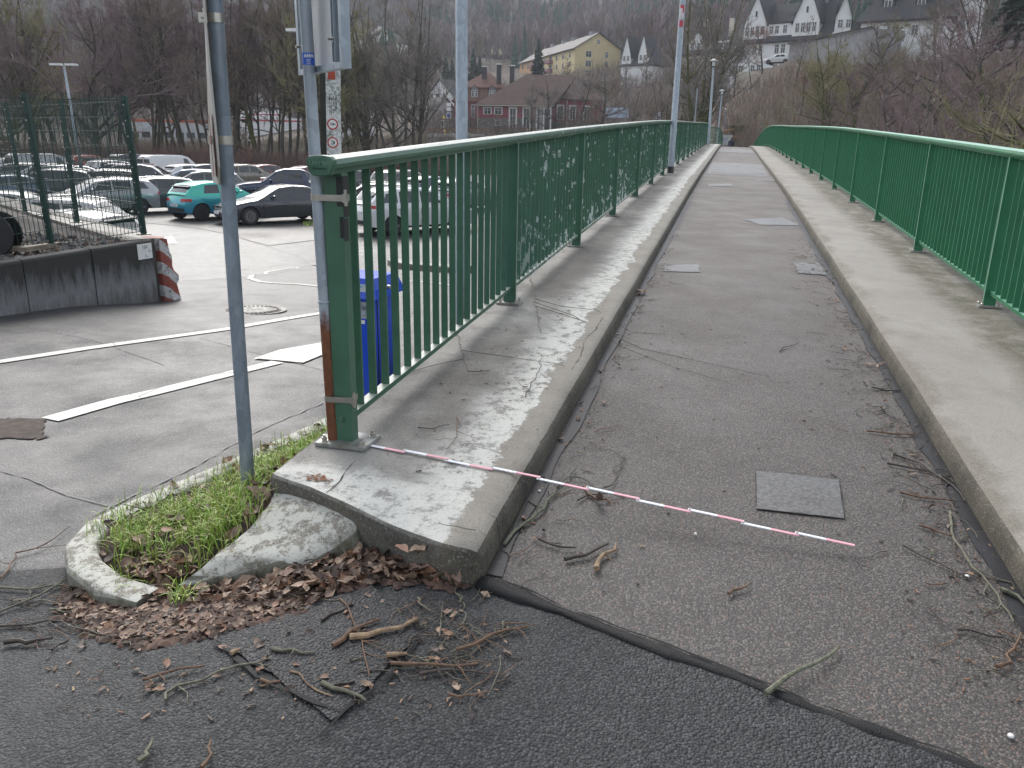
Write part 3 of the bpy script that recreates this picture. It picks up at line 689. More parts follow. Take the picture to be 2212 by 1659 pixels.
# short railing beyond the landing
rt = thing('landing_railing', 'short far green railing behind the lamp posts at the end of the left pavement', 'railing')
Q = [(-3.3, 57.5), (-1.7, 60.5), (-.98, 62.5)]; Q2 = [(-.98, 62.5), (-.95, 68), (-.95, 74), (-.95, 82)]
for QQ in (Q, Q2):
    for (ax, ay), (bx, by) in zip(QQ, QQ[1:]):
        za, zb = deck(ax, min(ay, 95)), deck(bx, min(by, 95)); L = math.hypot(bx-ax, by-ay); n = int(L/.15)
        mb = MB(); mb.bar((ax, ay, za+1.16), (bx, by, zb+1.16), .1, .07); mb.build('handrail', M['green_l'], rt)
        mb = MB(); mb.bar((ax, ay, za+.12), (bx, by, zb+.12), .04, .03); mb.build('bottom_rail', M['green_l'], rt)
        mb = MB(); mb.bar((ax, ay, za-.02), (ax, ay, za+1.13), .06, .06); mb.build('post', M['green_l'], rt)
        bm2 = MB(); bm2.box((0, 0, 0), (.03, .03, 1.0)); me2 = bm2.mesh('baluster', M['green_l'])
        for k in range(1, n): s = k/n; link('baluster', me2, rt, (ax+(bx-ax)*s, ay+(by-ay)*s, za+(zb-za)*s+.63))
# ================================================================== POLES AND SIGNS BY THE RAILING END
def pole_pts(base, u, v, up=1.3):
    t = base.x*HX+base.y*HY; top = spot(u, v, t); d = (top-base); k = up; return [base, base+d*.5, base+d*k]
def surf(x, y):
    if y > y0l(x) and -1.66 < x < -.69: return deck(x, y)
    if x >= 1.096: return deck(x, y)
    if x > -.7 and y > yj(x): return pz(x, y)
    if -2.5 < x <= -1.2 and 2.2 < y < 3.9: return max(road_z(x, y), soil_z(x, y) if 'soil_z' in globals() and inpoly(x, y, SOIL) else -9)
    return road_z(x, y)+.005
def onsurf(u, v):
    z = .15
    for _ in range(40):
        X = onz(u, v, z); z = .6*z+.4*surf(X.x, X.y)
    X = onz(u, v, z); return X
def inpoly(x, y, P):
    c = False; n = len(P)
    for i in range(n):
        a, b = P[i], P[i-1]
        if (a[1] > y) != (b[1] > y) and x < (b[0]-a[0])*(y-a[1])/(b[1]-a[1])+a[0]: c = not c
    return c
# island kerb
KP = [onroad(u, v, .10) for u, v in ((790, 868), (712, 908), (640, 942), (540, 985), (430, 1032), (340, 1070), (255, 1105), (198, 1138), (172, 1172), (172, 1205), (200, 1232), (260, 1245), (318, 1250))]
isl = thing('planted_island', 'small kerbed island of grass and dead leaves left of the railing end', 'planted island')
# smooth the kerb line
for _ in range(2):
    Q = [KP[0]]
    for a, b in zip(KP, KP[1:]): Q += [a.lerp(b, .25), a.lerp(b, .75)]
    KP2 = Q+[KP[-1]]; KP = KP2
kpts = [Vector((p.x, p.y, road_z(p.x, p.y))) for p in KP]
kerb_run(kpts, .105, .125, 'kerb_stone', M['lichen'], isl, .95, .01, drop=.6)
SOIL = [(p.x, p.y) for p in KP]+[(-1.93, 2.14), (-1.80, 2.20), (-1.45, 2.45), (-1.655, 2.62), (-1.655, 4.4)]
def soil_z(x, y): return road_z(x, y)+.085*(.1+.9*sst(2.12, 2.42, y))+.16*sst(-2.25, -1.62, x)*sst(2.2, 2.8, y)+.012*noise.noise(Vector((x*9, y*9, 0)))
m_, t_, b_ = mat('dark_soil'); co_ = coords(t_, 'World'); c_ = ramp(t_, noi(t_, co_, 22, 8, .75), [(.3, (.018, .012, .008)), (.5, (.06, .038, .024)), (.7, (.10, .062, .042))]); t_.links.new(c_, b_.inputs['Base Color']); b_.inputs['Roughness'].default_value = .85; bump(t_, b_, noi(t_, co_, 40, 6, .8), 1, .02); M['soil'] = m_
mb = MB(); gx = arange(-2.55, -1.64, .035); gy = arange(2.05, 4.5, .035); idx = {}
for i, x in enumerate(gx):
    for j, y in enumerate(gy): idx[i, j] = len(mb.v); mb.v.append((x, y, soil_z(x, y)))
for i in range(len(gx)-1):
    for j in range(len(gy)-1):
        if inpoly((gx[i]+gx[i+1])/2, (gy[j]+gy[j+1])/2, SOIL): mb.f.append((idx[i, j], idx[i+1, j], idx[i+1, j+1], idx[i, j+1])); mb.m.append(0)
mb.build('soil', M['soil'], isl, smooth='all')
# tapered concrete end piece
A = [(594, 1049, .268), (578, 1083, .25), (532, 1138, .20), (458, 1198, .165), (405, 1243, .11), (380, 1262, .07)]
B = [(773, 1119, .268), (767, 1139, .25), (718, 1174, .20), (640, 1216, .165), (520, 1254, .10), (400, 1276, .06)]
mb = MB(); rows = []
PA = [onz(*p) for p in A]; PB = [onz(*p) for p in B]
PA.insert(0, PA[0]+Vector((.0, .0, -.25))); PB.insert(0, PB[0]+Vector((0, 0, -.25)))
for i, (a, b) in enumerate(zip(PA, PB)):
    row = []
    d = (b-a); d.z = 0; d.normalize()
    for s, off, dz in ((0, -.03, -.25), (0, -.006, -.03), (0, .012, -.004), (.2, 0, .004), (.4, 0, .008), (.6, 0, .008), (.8, 0, .004), (1, -.02, -.006), (1, 0, -.022), (1, .022, -.09), (1, .035, -.28)):
        p = a.lerp(b, s)+d*off*(1 if i < 6 else .4)+Vector((0, 0, dz if i else min(dz, 0)))
        p += Vector((noise.noise(p*14), noise.noise(p*14+Vector((5, 0, 0))), noise.noise(p*11)))*.006; row.append(p)
    rows.append(row)
# refine rows
fine = []
for a, b in zip(rows, rows[1:]):
    for k in range(4): fine.append([p.lerp(q, k/4)+Vector((0, 0, .004*noise.noise(p.lerp(q, k/4)*22))) for p, q in zip(a, b)])
fine.append(rows[-1]); mb.grid(fine)
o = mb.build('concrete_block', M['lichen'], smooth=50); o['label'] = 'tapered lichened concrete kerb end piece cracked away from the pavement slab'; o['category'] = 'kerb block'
# ---- near galvanised sign pole
base = onz(537, 1052, .17); base.z = .05
pA = pole_pts(base, 463.5, 0)
base_true = onz(537, 1052, .17)
dA = (spot(463.5, 0, base_true.x*HX+base_true.y*HY)-base_true); 
pt = thing('sign_pole', 'galvanised grey sign pole standing in the grass of the small island', 'sign pole')
top = base_true+dA*1.35; low = base_true-dA*.05
mb = MB(); mb.tube([low, base_true+dA*.5, top], .0285, 20); mb.build('pole', M['galv_d'], pt, smooth=40)
def on_pole(base, d, v):   # point of a pole axis at photo height v
    lo, hi = 0, 1.4
    for _ in range(40):
        m = (lo+hi)/2; p = base+d*m-CAM; vv = 829.5-F*p.dot(UPV)/p.dot(FWD)
        if vv > v: lo = m
        else: hi = m
    return base+d*lo
sg = thing('edge_on_sign', 'bent pale sign plate seen edge-on clamped to the near galvanised pole', 'sign')
q1, q2 = on_pole(base_true, dA, 40), on_pole(base_true, dA, 303); bot = on_pole(base_true, dA, 396)
view = Vector((bot.x, bot.y, 0)).normalized(); left = Vector((-view.y, view.x, 0))
mb = MB(); rows = []
H = (top-bot).length
for k in range(21):
    s = k/20; c = bot+(top-bot)*s + left*(.040-.006*s)
    th = R(5.2)*(1-sst(0, .5, s)) + R(.6)
    wd = .32; rr = .05; z_ = s*H; half = wd/2 if z_ > rr else wd/2-rr+math.sqrt(max(0, rr*rr-(rr-z_)**2))
    dd = view*math.cos(th)+left*math.sin(th)
    rows.append([c-dd*half+left*.0, c+dd*half])
th_ = left*.0035
mb.grid([[p+th_ for p in r] for r in rows]); mb.grid([[p-th_ for p in r[::-1]] for r in rows])
n_ = len(rows)
for k in range(n_-1):
    for e in (0, 1): a, b = rows[k][e], rows[k+1][e]; mb.add([a+th_, a-th_, b-th_, b+th_], [(0, 1, 2, 3) if e == 0 else (3, 2, 1, 0)])
mb.build('plate', flat('sign_plate_metal', (.42, .41, .38), .45, .15, .12, 9, dirt=(.30, .27, .22)), sg)
mb = MB(); c = q2+left*.0595-view*.09; mb.box((0, 0, 0), (.001, .1, .22)); 
for z_, k in ((.0, 1.25), (0, 1.0)): pass
mb.build('printed_face', flat('red_print', (.5, .10, .09), .5, 0, .5, 30), sg, loc=q2+left*.047-view*.08+Vector((0, 0, -.02)), rot=(0, 0, math.atan2(left.y, left.x)))
for q in (q1, q2):
    mb = MB(); mb.lathe([(.030, -.016), (.0325, -.016), (.0325, .016), (.030, .016)], 20); a_ = math.atan2(left.y, left.x); Mx = Matrix.Rotation(a_, 3, 'Z')
    for sgn in (-1,): mb.box(Mx @ Vector((.045, -.012, 0)), (.03, .004, .032), rz=a_); mb.box(Mx @ Vector((.045, .012, 0)), (.03, .004, .032), rz=a_); mb.box(Mx @ Vector((.036, -.020, .002)), (.02, .014, .026), rz=a_)
    mb.tube([Mx @ Vector((.048, -.045, .0)), Mx @ Vector((.048, .03, .0))], .004, 8); mb.tube([Mx @ Vector((.04, -.026, .014)), Mx @ Vector((.04, -.026, .036))], .0035, 8)
    mb.build('clamp', M['steel'], sg, loc=q, smooth=35)
# ---- second sign pole strapped to the railing post
bB = ondeck(720.5, 955, 0); tB = bB.x*HX+bB.y*HY; dB = spot(658, 0, tB+.02)-bB
pt = thing('sign_pole', 'galvanised sign pole rusting at its foot, strapped to the railing post', 'sign pole')
wld = on_pole(bB, dB, 652); M_gr = m_galv('galvanised_steel_rusty_foot', rust=wld.z-.06)
mb = MB(); mb.tube([bB, bB+dB*.5, bB+dB*1.35], .0235, 20); mb.build('pole', M_gr, pt, smooth=40)
mb = MB(); mb.lathe([(.0235, -.006), (.027, -.002), (.0275, .003), (.0235, .007)], 16); mb.build('weld_ring', M_gr, pt, loc=wld, smooth=60)
for v_, lab in ((426, 1), (859, 2)):
    c = on_pole(bB, dB, v_); px_, py_ = -1.5096, 2.985; z_ = c.z
    st = thing('steel_strap', ('upper' if lab == 1 else 'lower')+' stainless steel strap binding the rusty pole to the green railing post', 'strap')
    pts = []
    for k in range(9): a_ = math.pi/2+k*math.pi/8; pts.append((c.x+.0265*math.cos(a_)*1.0, c.y+.0265*math.sin(a_)))
    pts += [(px_+.043, py_-.0305), (px_+.043, py_+.031), (px_-.04, py_+.031)]
    mb = MB(); n = len(pts); cx_ = sum(p[0] for p in pts)/n; cy_ = sum(p[1] for p in pts)/n; hh = .0125
    inn = [(p[0]+(cx_-p[0])*.035, p[1]+(cy_-p[1])*.05) for p in pts]
    vs = [(p[0], p[1], -hh) for p in pts]+[(p[0], p[1], hh) for p in pts]+[(p[0], p[1], -hh) for p in inn]+[(p[0], p[1], hh) for p in inn]
    fs = []
    for k in range(n):
        k2 = (k+1) % n; fs += [(k, k2, n+k2, n+k), (2*n+k2, 2*n+k, 3*n+k, 3*n+k2), (n+k, n+k2, 3*n+k2, 3*n+k), (2*n+k, 2*n+k2, k2, k)]
    mb.add(vs, fs); mb.build('band', M['steel'], st, loc=(0, 0, z_))
    mb = MB(); mb.box((px_+.051, py_-.024, z_), (.016, .024, .034)); mb.tube([(px_+.051, py_-.024, z_+.014), (px_+.051, py_-.024, z_+.034)], .006, 6); mb.tube([(px_+.052, py_-.024, z_-.017), (px_+.052, py_-.024, z_-.03)], .008, 8)
    mb.build('buckle', M['steel'], st, smooth=35)
# framed sign seen from behind
fs_ = thing('framed_sign', 'back of a framed metal sign mounted high on the strapped pole', 'sign')
LB, RB = spot(638, 164, tB+.17), spot(733, 144, tB-.20); xx = (RB-LB); xx.z = 0; Wd = xx.length; xx.normalize(); yy = Vector((-xx.y, xx.x, 0)); a_ = math.atan2(xx.y, xx.x)
z0 = (LB.z+RB.z)/2; off = LB + yy*.03; fs_.location = (off.x, off.y, z0); fs_.rotation_euler = (0, 0, a_)
Hs = 1.1
mb = MB(); mb.box((Wd/2, .0, Hs/2), (Wd-.01, .003, Hs-.01)); mb.build('panel', M['alu'], fs_)
for x_ in (.012, Wd-.012): mb = MB(); mb.box((x_, 0, Hs/2), (.024, .034, Hs)); mb.build('frame_rail', M['galv'], fs_)
mb = MB(); mb.box((Wd/2, 0, .011), (Wd-.05, .034, .022)); mb.build('frame_rail', M['galv'], fs_)
for x_ in (.065, Wd-.065):
    for dx in (-.011, .011): mb = MB(); mb.box((x_+dx, -.0125, Hs/2+.01), (.003, .022, Hs-.03)); mb.build('mounting_rail', M['galv'], fs_)
    mb = MB(); mb.tube([(x_, -.008, .10), (x_, -.045, .10)], .005, 8); mb.lathe([(.009, 0), (.009, .006)], 6, c=(x_, -.018, .10), M=Matrix.Rotation(R(90), 3, 'X')); mb.build('bolt', M['steel'], fs_)
st = thing('blue_sticker', 'small blue sticker with white letters wrapped on the strapped pole', 'sticker')
c = on_pole(bB, dB, 128); ca = math.atan2(-c.y, -c.x); mb = MB(); rows = []
dBn = dB.normalized()
for z_ in (-.022, .022): rows.append([c+dBn*z_+Vector((math.cos(ca+a), math.sin(ca+a), 0))*.0242 for a in (R(-75+k*12.5) for k in range(13))])
mb.grid(rows); mb.build('film', flat('blue_film', (.02, .10, .48), .35, 0, .05), st, smooth='all')
for k, ch in enumerate('AHN'):
    a = ca+R(-26+k*30); p = c+dBn*.010+Vector((math.cos(a), math.sin(a), 0))*.0246
    text('letter', ch, .016, M['white'], st, p, (R(90), 0, a+R(90)), .0003, bold=.0008)
for z_, w_ in ((-.003, .030), (-.008, .026), (-.012, .020), (-.018, .026)):
    mb = MB(); mb.box((0, 0, 0), (w_*.6, .0008, .0012)); mb.build('printed_line', M['white'], st, loc=c+dBn*z_+Vector((math.cos(ca), math.sin(ca), 0))*.0250, rot=(0, 0, ca+R(90)))
# ---- barrier machine with raised arm
ba = thing('barrier_gate', 'blue barrier machine behind the railing with its white arm raised', 'barrier gate')
nc = spot(811, 606, 4.5); zt_ = nc.z; zg = road_z(nc.x, nc.y)
# facing: left lid face towards u=683, right lid face towards u=872
Lf = spot(686, 594, 4.62); Rf = spot(868, 590, 4.83)
ex = Vector((nc.x-Lf.x, nc.y-Lf.y, 0)); wl = ex.length; ex.normalize(); ey = Vector((-ex.y, ex.x, 0)); wr = .36; a_ = math.atan2(ex.y, ex.x)
ba.location = (Lf.x, Lf.y, zg); ba.rotation_euler = (0, 0, a_); Hc = zt_-zg
wl = .36
ba.location = Vector((nc.x, nc.y, zg)) - ex*wl
prof = [(.045, Hc-.115), (.0, Hc-.112), (.012, Hc-.06), (.035, Hc)]     # lid: distance in from the rim, height
mb = MB(); rows = []
for ins, z_ in prof: rows.append([(ins, ins, z_), (wl-ins, ins, z_), (wl-ins, wr-ins, z_), (ins, wr-ins, z_), (ins, ins, z_)])
mb.grid(rows); r_ = rows[-1]; mb.add(r_[:4], [(0, 1, 2, 3)]); mb.build('lid', M['blue'], ba)
mb = MB(); mb.box((wl/2, wr/2, (Hc-.12)/2), (wl-.11, wr-.11, Hc-.12)); mb.build('cabinet', M['blue'], ba)
mb = MB(); mb.box((wl-.0535, .09+.02, (Hc-.14)/2+.02), (.003, .006, Hc-.16)); mb.build('door_gap', M['black'], ba)
mb = MB(); mb.lathe([(.012, 0), (.012, .02), (.009, .022)], 12, c=(wl-.004, .15, Hc-.06), M=Matrix.Rotation(R(90), 3, 'Y')); mb.build('lock', M['steel'], ba, smooth=30)
lb = MB(); lb.box((.245, .010, Hc-.062), (.09, .002, .065), mat=None); o = lb.build('label_plate', flat('grey_label', (.5, .56, .6), .5), ba); 
text('lettering', 'matic', .022, flat('light_blue_print', (.10, .42, .70), .5), ba, (.245, .0085, Hc-.043), (R(90), 0, 0), .0004, bold=.0006)
mb = MB(); mb.add([(.232, .0086, Hc-.09), (.262, .0086, Hc-.09), (.247, .0086, Hc-.064)], [(0, 1, 2)]); mb.build('warning_triangle', M['yellow'], ba)
mb = MB(); mb.box((.247, .0082, Hc-.078), (.002, .0008, .010)); mb.build('warning_mark', M['black'], ba)
mb = MB(); mb.box((.15, .0535, Hc-.185), (.05, .002, .10)); mb.build('yellow_sticker', M['yellow'], ba)
mb = MB(); mb.lathe([(.017, 0), (.017, .001)], 16, c=(.155, .0525, Hc-.175), M=Matrix.Rotation(R(90), 3, 'X')); mb.build('seal_print', flat('lilac_print', (.45, .42, .58), .5), ba)
mb = MB(); mb.box((.245, .0535, Hc-.19), (.06, .002, .10)); mb.build('worn_sticker', flat('worn_sticker_film', (.30, .33, .38), .5, 0, .6, 40), ba)
text('lettering', '20', .030, M['black'], ba, (.25, .052, Hc-.178), (R(90), 0, 0), .0004)
mb = MB(); mb.box((.235, .0535, Hc-.26), (.035, .002, .022)); mb.build('small_label', M['white'], ba)
# arm: upright board beside the left face
ab = spot(722, 350, 4.55); at_ = spot(717, 0, 4.55); axd = (at_-ab); arm0 = ab-axd*.9; arm1 = at_+axd*.35
vw = Vector((ab.x, ab.y, 0)).normalized(); rt_ = Vector((vw.y, -vw.x, 0)); ar = math.atan2(rt_.y, rt_.x)
def m_board():
    m, t, b = mat('mouldy_white_board'); co = coords(t, 'World'); n = noi(t, co, 60, 8, .8); big = noi(t, co, 5, 4, .7)
    k = mth(t, 'MULTIPLY', ramp(t, n, [(.44, 0), (.54, 1)]), ramp(t, big, [(.42, .1), (.58, 1)]))
    t.links.new(mix(t, k, (.64, .66, .66), (.16, .16, .13)), b.inputs['Base Color']); b.inputs['Roughness'].default_value = .5; return m
M['board'] = m_board(); L_ = (arm1-arm0).length; zax = (arm1-arm0).normalized(); xax = (rt_-zax*rt_.dot(zax)).normalized(); yax = zax.cross(xax)
MA = Matrix((xax, yax, zax)).transposed()
Mloc = Matrix.Rotation(-a_, 3, 'Z') @ MA      # into the machine's frame
def inb(p): return Matrix.Rotation(-a_, 3, 'Z') @ (Vector(p)-ba.location)
org = inb(arm0)
mb = MB(); mb.box(org+Mloc @ Vector((0, 0, L_/2)), (.078, .034, L_), mat=Mloc); mb.build('arm', M['board'], ba)
mb = MB(); mb.box(org+Mloc @ Vector((-.055, .03, L_/2-.25)), (.03, .02, L_-.4), mat=Mloc); mb.build('arm_support', flat('dark_weathered_steel', (.035, .038, .03), .6, 0, .3, 8), ba)
hz = (ab-arm0).length
def at_arm(v): return hz+((axd.length)*(350-v)/350)
def arm_part(name, m, fn):
    mb = MB(); fn(mb); mb.v = [tuple(org+Mloc @ Vector(p)) for p in mb.v]; return mb.build(name, m, ba)
arm_part('red_reflector', flat('red_reflective_film', (.36, .05, .025), .4, 0, .12, 30), lambda b: b.box((-.008, -.018, at_arm(156)), (.038, .002, .055)))
for v_, kind in ((265, 'walk'), (306, 'bike')):
    zc = at_arm(v_); RX = Matrix.Rotation(R(90), 3, 'X')
    arm_part('red_ring', M['red'], lambda b: b.lathe([(.029, 0), (.029, .0012)], 24, c=(-.006, -.0172, zc), M=RX))
    arm_part('white_disc', M['white'], lambda b: b.lathe([(.022, 0), (.022, .0012)], 24, c=(-.006, -.0180, zc), M=RX))
    def picto(b):
        if kind == 'walk':
            b.box((.006, -.0198, zc), (.006, .001, .006))
            for a, c_ in (((.003, 0), (-.006, 0)), ((-.006, 0), (-.020, .008)), ((-.006, 0), (-.020, -.006)), ((.001, 0), (-.006, .008)), ((.001, 0), (-.006, -.008))):
                b.bar((a[0], -.0198, zc+a[1]), (c_[0], -.0198, zc+c_[1]), .001, .003)
        else:
            for cc in ((-.014, .009), (-.014, -.009), (.004, .008), (.004, -.008)):
                for k in range(8):
                    a1, a2 = k*math.pi/4, (k+1)*math.pi/4; b.bar((-.006+.5*cc[0]+.0045*math.cos(a1)+.002, -.0198, zc+cc[1]+.0045*math.sin(a1)), (-.006+.5*cc[0]+.0045*math.cos(a2)+.002, -.0198, zc+cc[1]+.0045*math.sin(a2)), .001, .0014)
            b.bar((-.012, -.0198, zc+.009), (-.009, -.0198, zc-.009), .001, .002); b.box((.0, -.0198, zc), (.009, .001, .012))
    arm_part('pictogram', M['black'], picto)
def vtext(s, size, x_, v_):
    cu = bpy.data.curves.new('t', 'FONT'); cu.body = s; cu.size = size; cu.extrude = .0003; cu.align_x = 'CENTER'; cu.align_y = 'CENTER'; cu.resolution_u = 2
    ob = bpy.data.objects.new('t', cu); COL.objects.link(ob); me = bpy.data.meshes.new_from_object(ob, depsgraph=bpy.context.evaluated_depsgraph_get()); bpy.data.objects.remove(ob)
    me.materials.clear(); me.materials.append(M['black'])
    for v in me.vertices: p = Vector((x_+v.co.y, -.0174-v.co.z, at_arm(v_)-v.co.x)); v.co = org+Mloc @ p
    link('lettering', me, ba)
vtext('Achtung:', .021, .014, 222)
for x_ in (.0, -.010, -.019): arm_part('printed_line', M['black'], lambda b, x_=x_: [b.box((x_, -.0172, at_arm(222)+k*.009-.05), (.0035, .001, .0065)) for k in range(11) if (k+int(x_*1000)) % 4])
# ---- lamp post behind the railing
def lamp_post(u, v0, t, r, label, up, grp=None, base_z=None, band=False, lean=None, head=False, m=None):
    p = spot(u, v0, t); zb = base_z if base_z is not None else p.z
    o = thing('lamp_post', label, 'lamp post', (p.x, p.y, zb), group=grp)
    tx = Vector((0, 0, up)) if lean is None else spot(lean[0], lean[1], t)-Vector((p.x, p.y, zb))
    if lean is not None and not head: tx *= 1.4
    mb = MB(); mb.tube([(0, 0, -.02), tx*.3, tx*.302, tx], [r*1.0, r*.97, r*.93, r*.8], 18); mb.build('pole', m or M['galv'], o, smooth=40)
    mb = MB(); mb.lathe([(r*1.9, 0), (r*1.9, .012), (r*1.1, .014)], 18); mb.build('base_plate', M['plate'], o)
    if band: mb = MB(); mb.lathe([(r*1.03, .0), (r*1.03, .17)], 18); mb.build('base_band', flat('black_band', (.03, .03, .035), .5, 0, .6, 12), o)
    if head:
        k = head; mb = MB(); mb.lathe([(.05*k, -.02), (.07*k, .0), (.07*k, .06), (.05*k, .08)], 14); mb.build('collar', M['black'], o, loc=tx)
        mb = MB(); mb.lathe([(.085*k, .08), (.11*k, .42*k)], 16); mb.build('diffuser', flat('frosted_lamp_glass', (.62, .64, .64), .3, 0, .05), o, loc=tx)
        mb = MB(); mb.lathe([(.06*k, .42*k), (.29*k, .44*k), (.28*k, .47*k), (.1*k, .55*k), (.05*k, .60*k)], 18); mb.build('lamp_shade', flat('grey_lamp_shade', (.36, .38, .37), .5, 0, .1), o, loc=tx, smooth=40)
    return o
lamp_post(998, 790, 7.1, .056, 'thick galvanised lamp post standing behind the left railing, reaching out of frame', 5.2, base_z=-.27)
D = lamp_post(1448, 375, 20.0, .076, 'nearest lamp post on the bridge pavement with a black band at its foot', 5, band=True, lean=(1475, 0), grp=None)
# torn red and white stickers on that post
stk = thing('torn_sticker', 'torn red and white sticker high on the nearest bridge lamp post', 'sticker')
for (v_, hgt, red_) in ((20, .16, 1), (30, .22, 0), (52, .14, 1)):
    pb = spot(1448, 375, 20); dd = spot(1475, 0, 20)-pb; c = on_pole(pb, dd, v_); ca = math.atan2(-c.y, -c.x); rows = []
    for z_ in (-hgt/2, hgt/2): rows.append([c+Vector((math.cos(ca+a), math.sin(ca+a), z_))*1 if 0 else c+Vector((math.cos(ca+a)*.0715, math.sin(ca+a)*.0715, z_)) for a in (R(-40+k*10) for k in range(9))])
    mb = MB(); mb.grid(rows); mb.build('film', flat('torn_film', (.5, .06, .08) if red_ else (.6, .55, .56), .5, 0, .5, 40), stk, smooth='all')
lamp_post(1530, 313, 44.5, .066, 'bridge lamp post with frosted head standing at the far end of the peeling railing', 4, head=.72, lean=(1541, 146), band=False)
lamp_post(1549, 303, 72, .07, 'middle distant lamp post with round shade, just beyond the landing', 4, head=.8, lean=(1559, 206), base_z=deck(-1, 72)-.1)
lamp_post(1564, 302, 100, .07, 'farthest and smallest lamp post at the end of the bridge path', 4, head=.8, lean=(1567, 243), base_z=.5)
# ---- folding rule
fr = thing('folding_rule', 'white and pink folding rule laid across the kerb and path', 'folding rule')
s_ = ondeck(787, 962); s_.z += .006; m1 = ondeck(1128, 1029); m1.z += .006
ry_ = _ray(1846, 1182); k = (2.905-CAM.y)/ry_.y; e_ = CAM+ry_*k
M['rule_w'] = flat('white_rule_paint', (.78, .79, .84), .45, 0, .03, 20); M['rule_r'] = flat('pink_rule_paint', (.72, .36, .42), .5, 0, .08, 60)
Lt = (m1-s_).length+(e_-m1).length
def along(s):
    a = (m1-s_).length; return s_+(m1-s_)*(s/a) if s < a else m1+(e_-m1)*((s-a)/(e_-m1).length)
for k in range(10):
    a0 = max(0, k*Lt/10-.012); a1 = min(Lt, (k+1)*Lt/10+.0); zo = .0035*(k % 2); p, q = along(a0), along(a1); up_ = Vector((0, 0, .0015+zo)); sd_ = Vector((0, .0045 if k % 2 else -.0045, 0))
    mid = p.lerp(q, .52)
    sgm = MB(); sgm.bar(p+up_+sd_, mid+up_+sd_, .0145, .0034, m=0); sgm.bar(mid+up_+sd_, q+up_+sd_, .0145, .0034, m=1)
    sgm.build('rule_segment', [M['rule_w'], M['rule_r']], fr)
    if k: mb = MB(); mb.lathe([(.004, 0), (.004, .006)], 8); mb.build('hinge', M['steel'], fr, loc=p.lerp(q, .03)+up_+sd_)
# ---- manhole
mc = onroad(546, 671); mh = thing('manhole_cover', 'round manhole cover with a concrete centre set in the road left of the posts', 'manhole cover', (mc.x, mc.y, road_z(mc.x, mc.y)))
sl = Matrix.Rotation(math.atan(-.0516), 3, Vector((HY, -HX, 0))).transposed()
mh.rotation_euler = sl.to_euler() if False else (0, 0, 0)
def tilt(mb):
    mb.v = [(x, y, z-.0516*(x*HX+y*HY)) for x, y, z in mb.v]; return mb
M['iron'] = flat('worn_cast_iron', (.13, .115, .10), .5, .3, .3, 20)
mb = MB(); mb.lathe([(.33, .004), (.395, .010), (.40, .0)], 40); tilt(mb).build('frame_ring', M['lichen'], mh)
mb = MB(); mb.lathe([(.25, .006), (.325, .014), (.33, .010)], 40)
for k in range(36): a = k*math.pi/18; mb.box((.295*math.cos(a), .295*math.sin(a), .016), (.028, .022, .010), rz=a)
tilt(mb).build('iron_ring', M['iron'], mh)
mb = MB(); mb.lathe([(.05, .016), (.245, .016), (.25, .012)], 40); tilt(mb).build('concrete_centre', M['lichen'], mh)
# ================================================================== RETAINING WALL, STRIPED CORNER, FENCE, YARD
def wp(u, t, z): d = az_dir(u); return Vector((d.x*t, d.y*t, z))
Wc = spot(340, 515, 10.35); W0 = spot(-150, 590, 7.6); zc_ = Wc.z
dirw = Vector((Wc.x-W0.x, Wc.y-W0.y, 0)); Lw = dirw.length; dirw.normalize(); nrmw = Vector((dirw.y, -dirw.x, 0)); aw = math.atan2(dirw.y, dirw.x)
def ztop(s): return W0.z+(Wc.z-W0.z)*s/Lw
M['wall'] = None
def m_wall():
    m, t, b = mat('stained_wall_concrete'); co = coords(t, 'World'); tall = coords(t, 'World', (5, 5, .9)); sx = N(t, 'ShaderNodeSeparateXYZ'); t.links.new(co, sx.inputs[0])
    st = noi(t, tall, 2.0, 8, .7); z = mth(t, 'ADD', sx.outputs[2], mth(t, 'MULTIPLY', mth(t, 'SUBTRACT', st, .5), .9))
    k = N(t, 'ShaderNodeMapRange'); k.inputs[1].default_value = -.10; k.inputs[2].default_value = .18; t.links.new(z, k.inputs[0])
    c = mix(t, k.outputs[0], ramp(t, st, [(.3, (.14, .145, .15)), (.7, (.24, .245, .25))]), (.034, .034, .032))
    k2 = N(t, 'ShaderNodeMapRange'); k2.inputs[1].default_value = -.42; k2.inputs[2].default_value = -.12; k2.inputs[3].default_value = 1; k2.inputs[4].default_value = 0; t.links.new(z, k2.inputs[0])
    c = mix(t, mth(t, 'MULTIPLY', k2.outputs[0], .7), c, (.06, .054, .042)); c = mix(t, ramp(t, noi(t, co, 40, 5, .8), [(.5, 0), (.7, .4)]), c, (.03, .03, .028))
    t.links.new(c, b.inputs['Base Color']); b.inputs['Roughness'].default_value = .8; bump(t, b, noi(t, co, 30, 6, .7), .5, .008); return m
M['wall'] = m_wall()
rw = thing('retaining_wall', 'low stained concrete retaining wall of upright panels at the left edge', 'retaining wall')
jts = []
for u_ in (-150, -75, 62, 208, 338):      # joints between the panels
    lo_, hi_ = 0, Lw
    for _ in range(30):
        mm = (lo_+hi_)/2; p = W0+dirw*mm-CAM; p.z = 0-.2-1.6; uu_ = 1106+F*p.dot(RGT)/p.dot(FWD)
        if uu_ < u_: lo_ = mm
        else: hi_ = mm
    jts.append(lo_)
jts[0] = -3
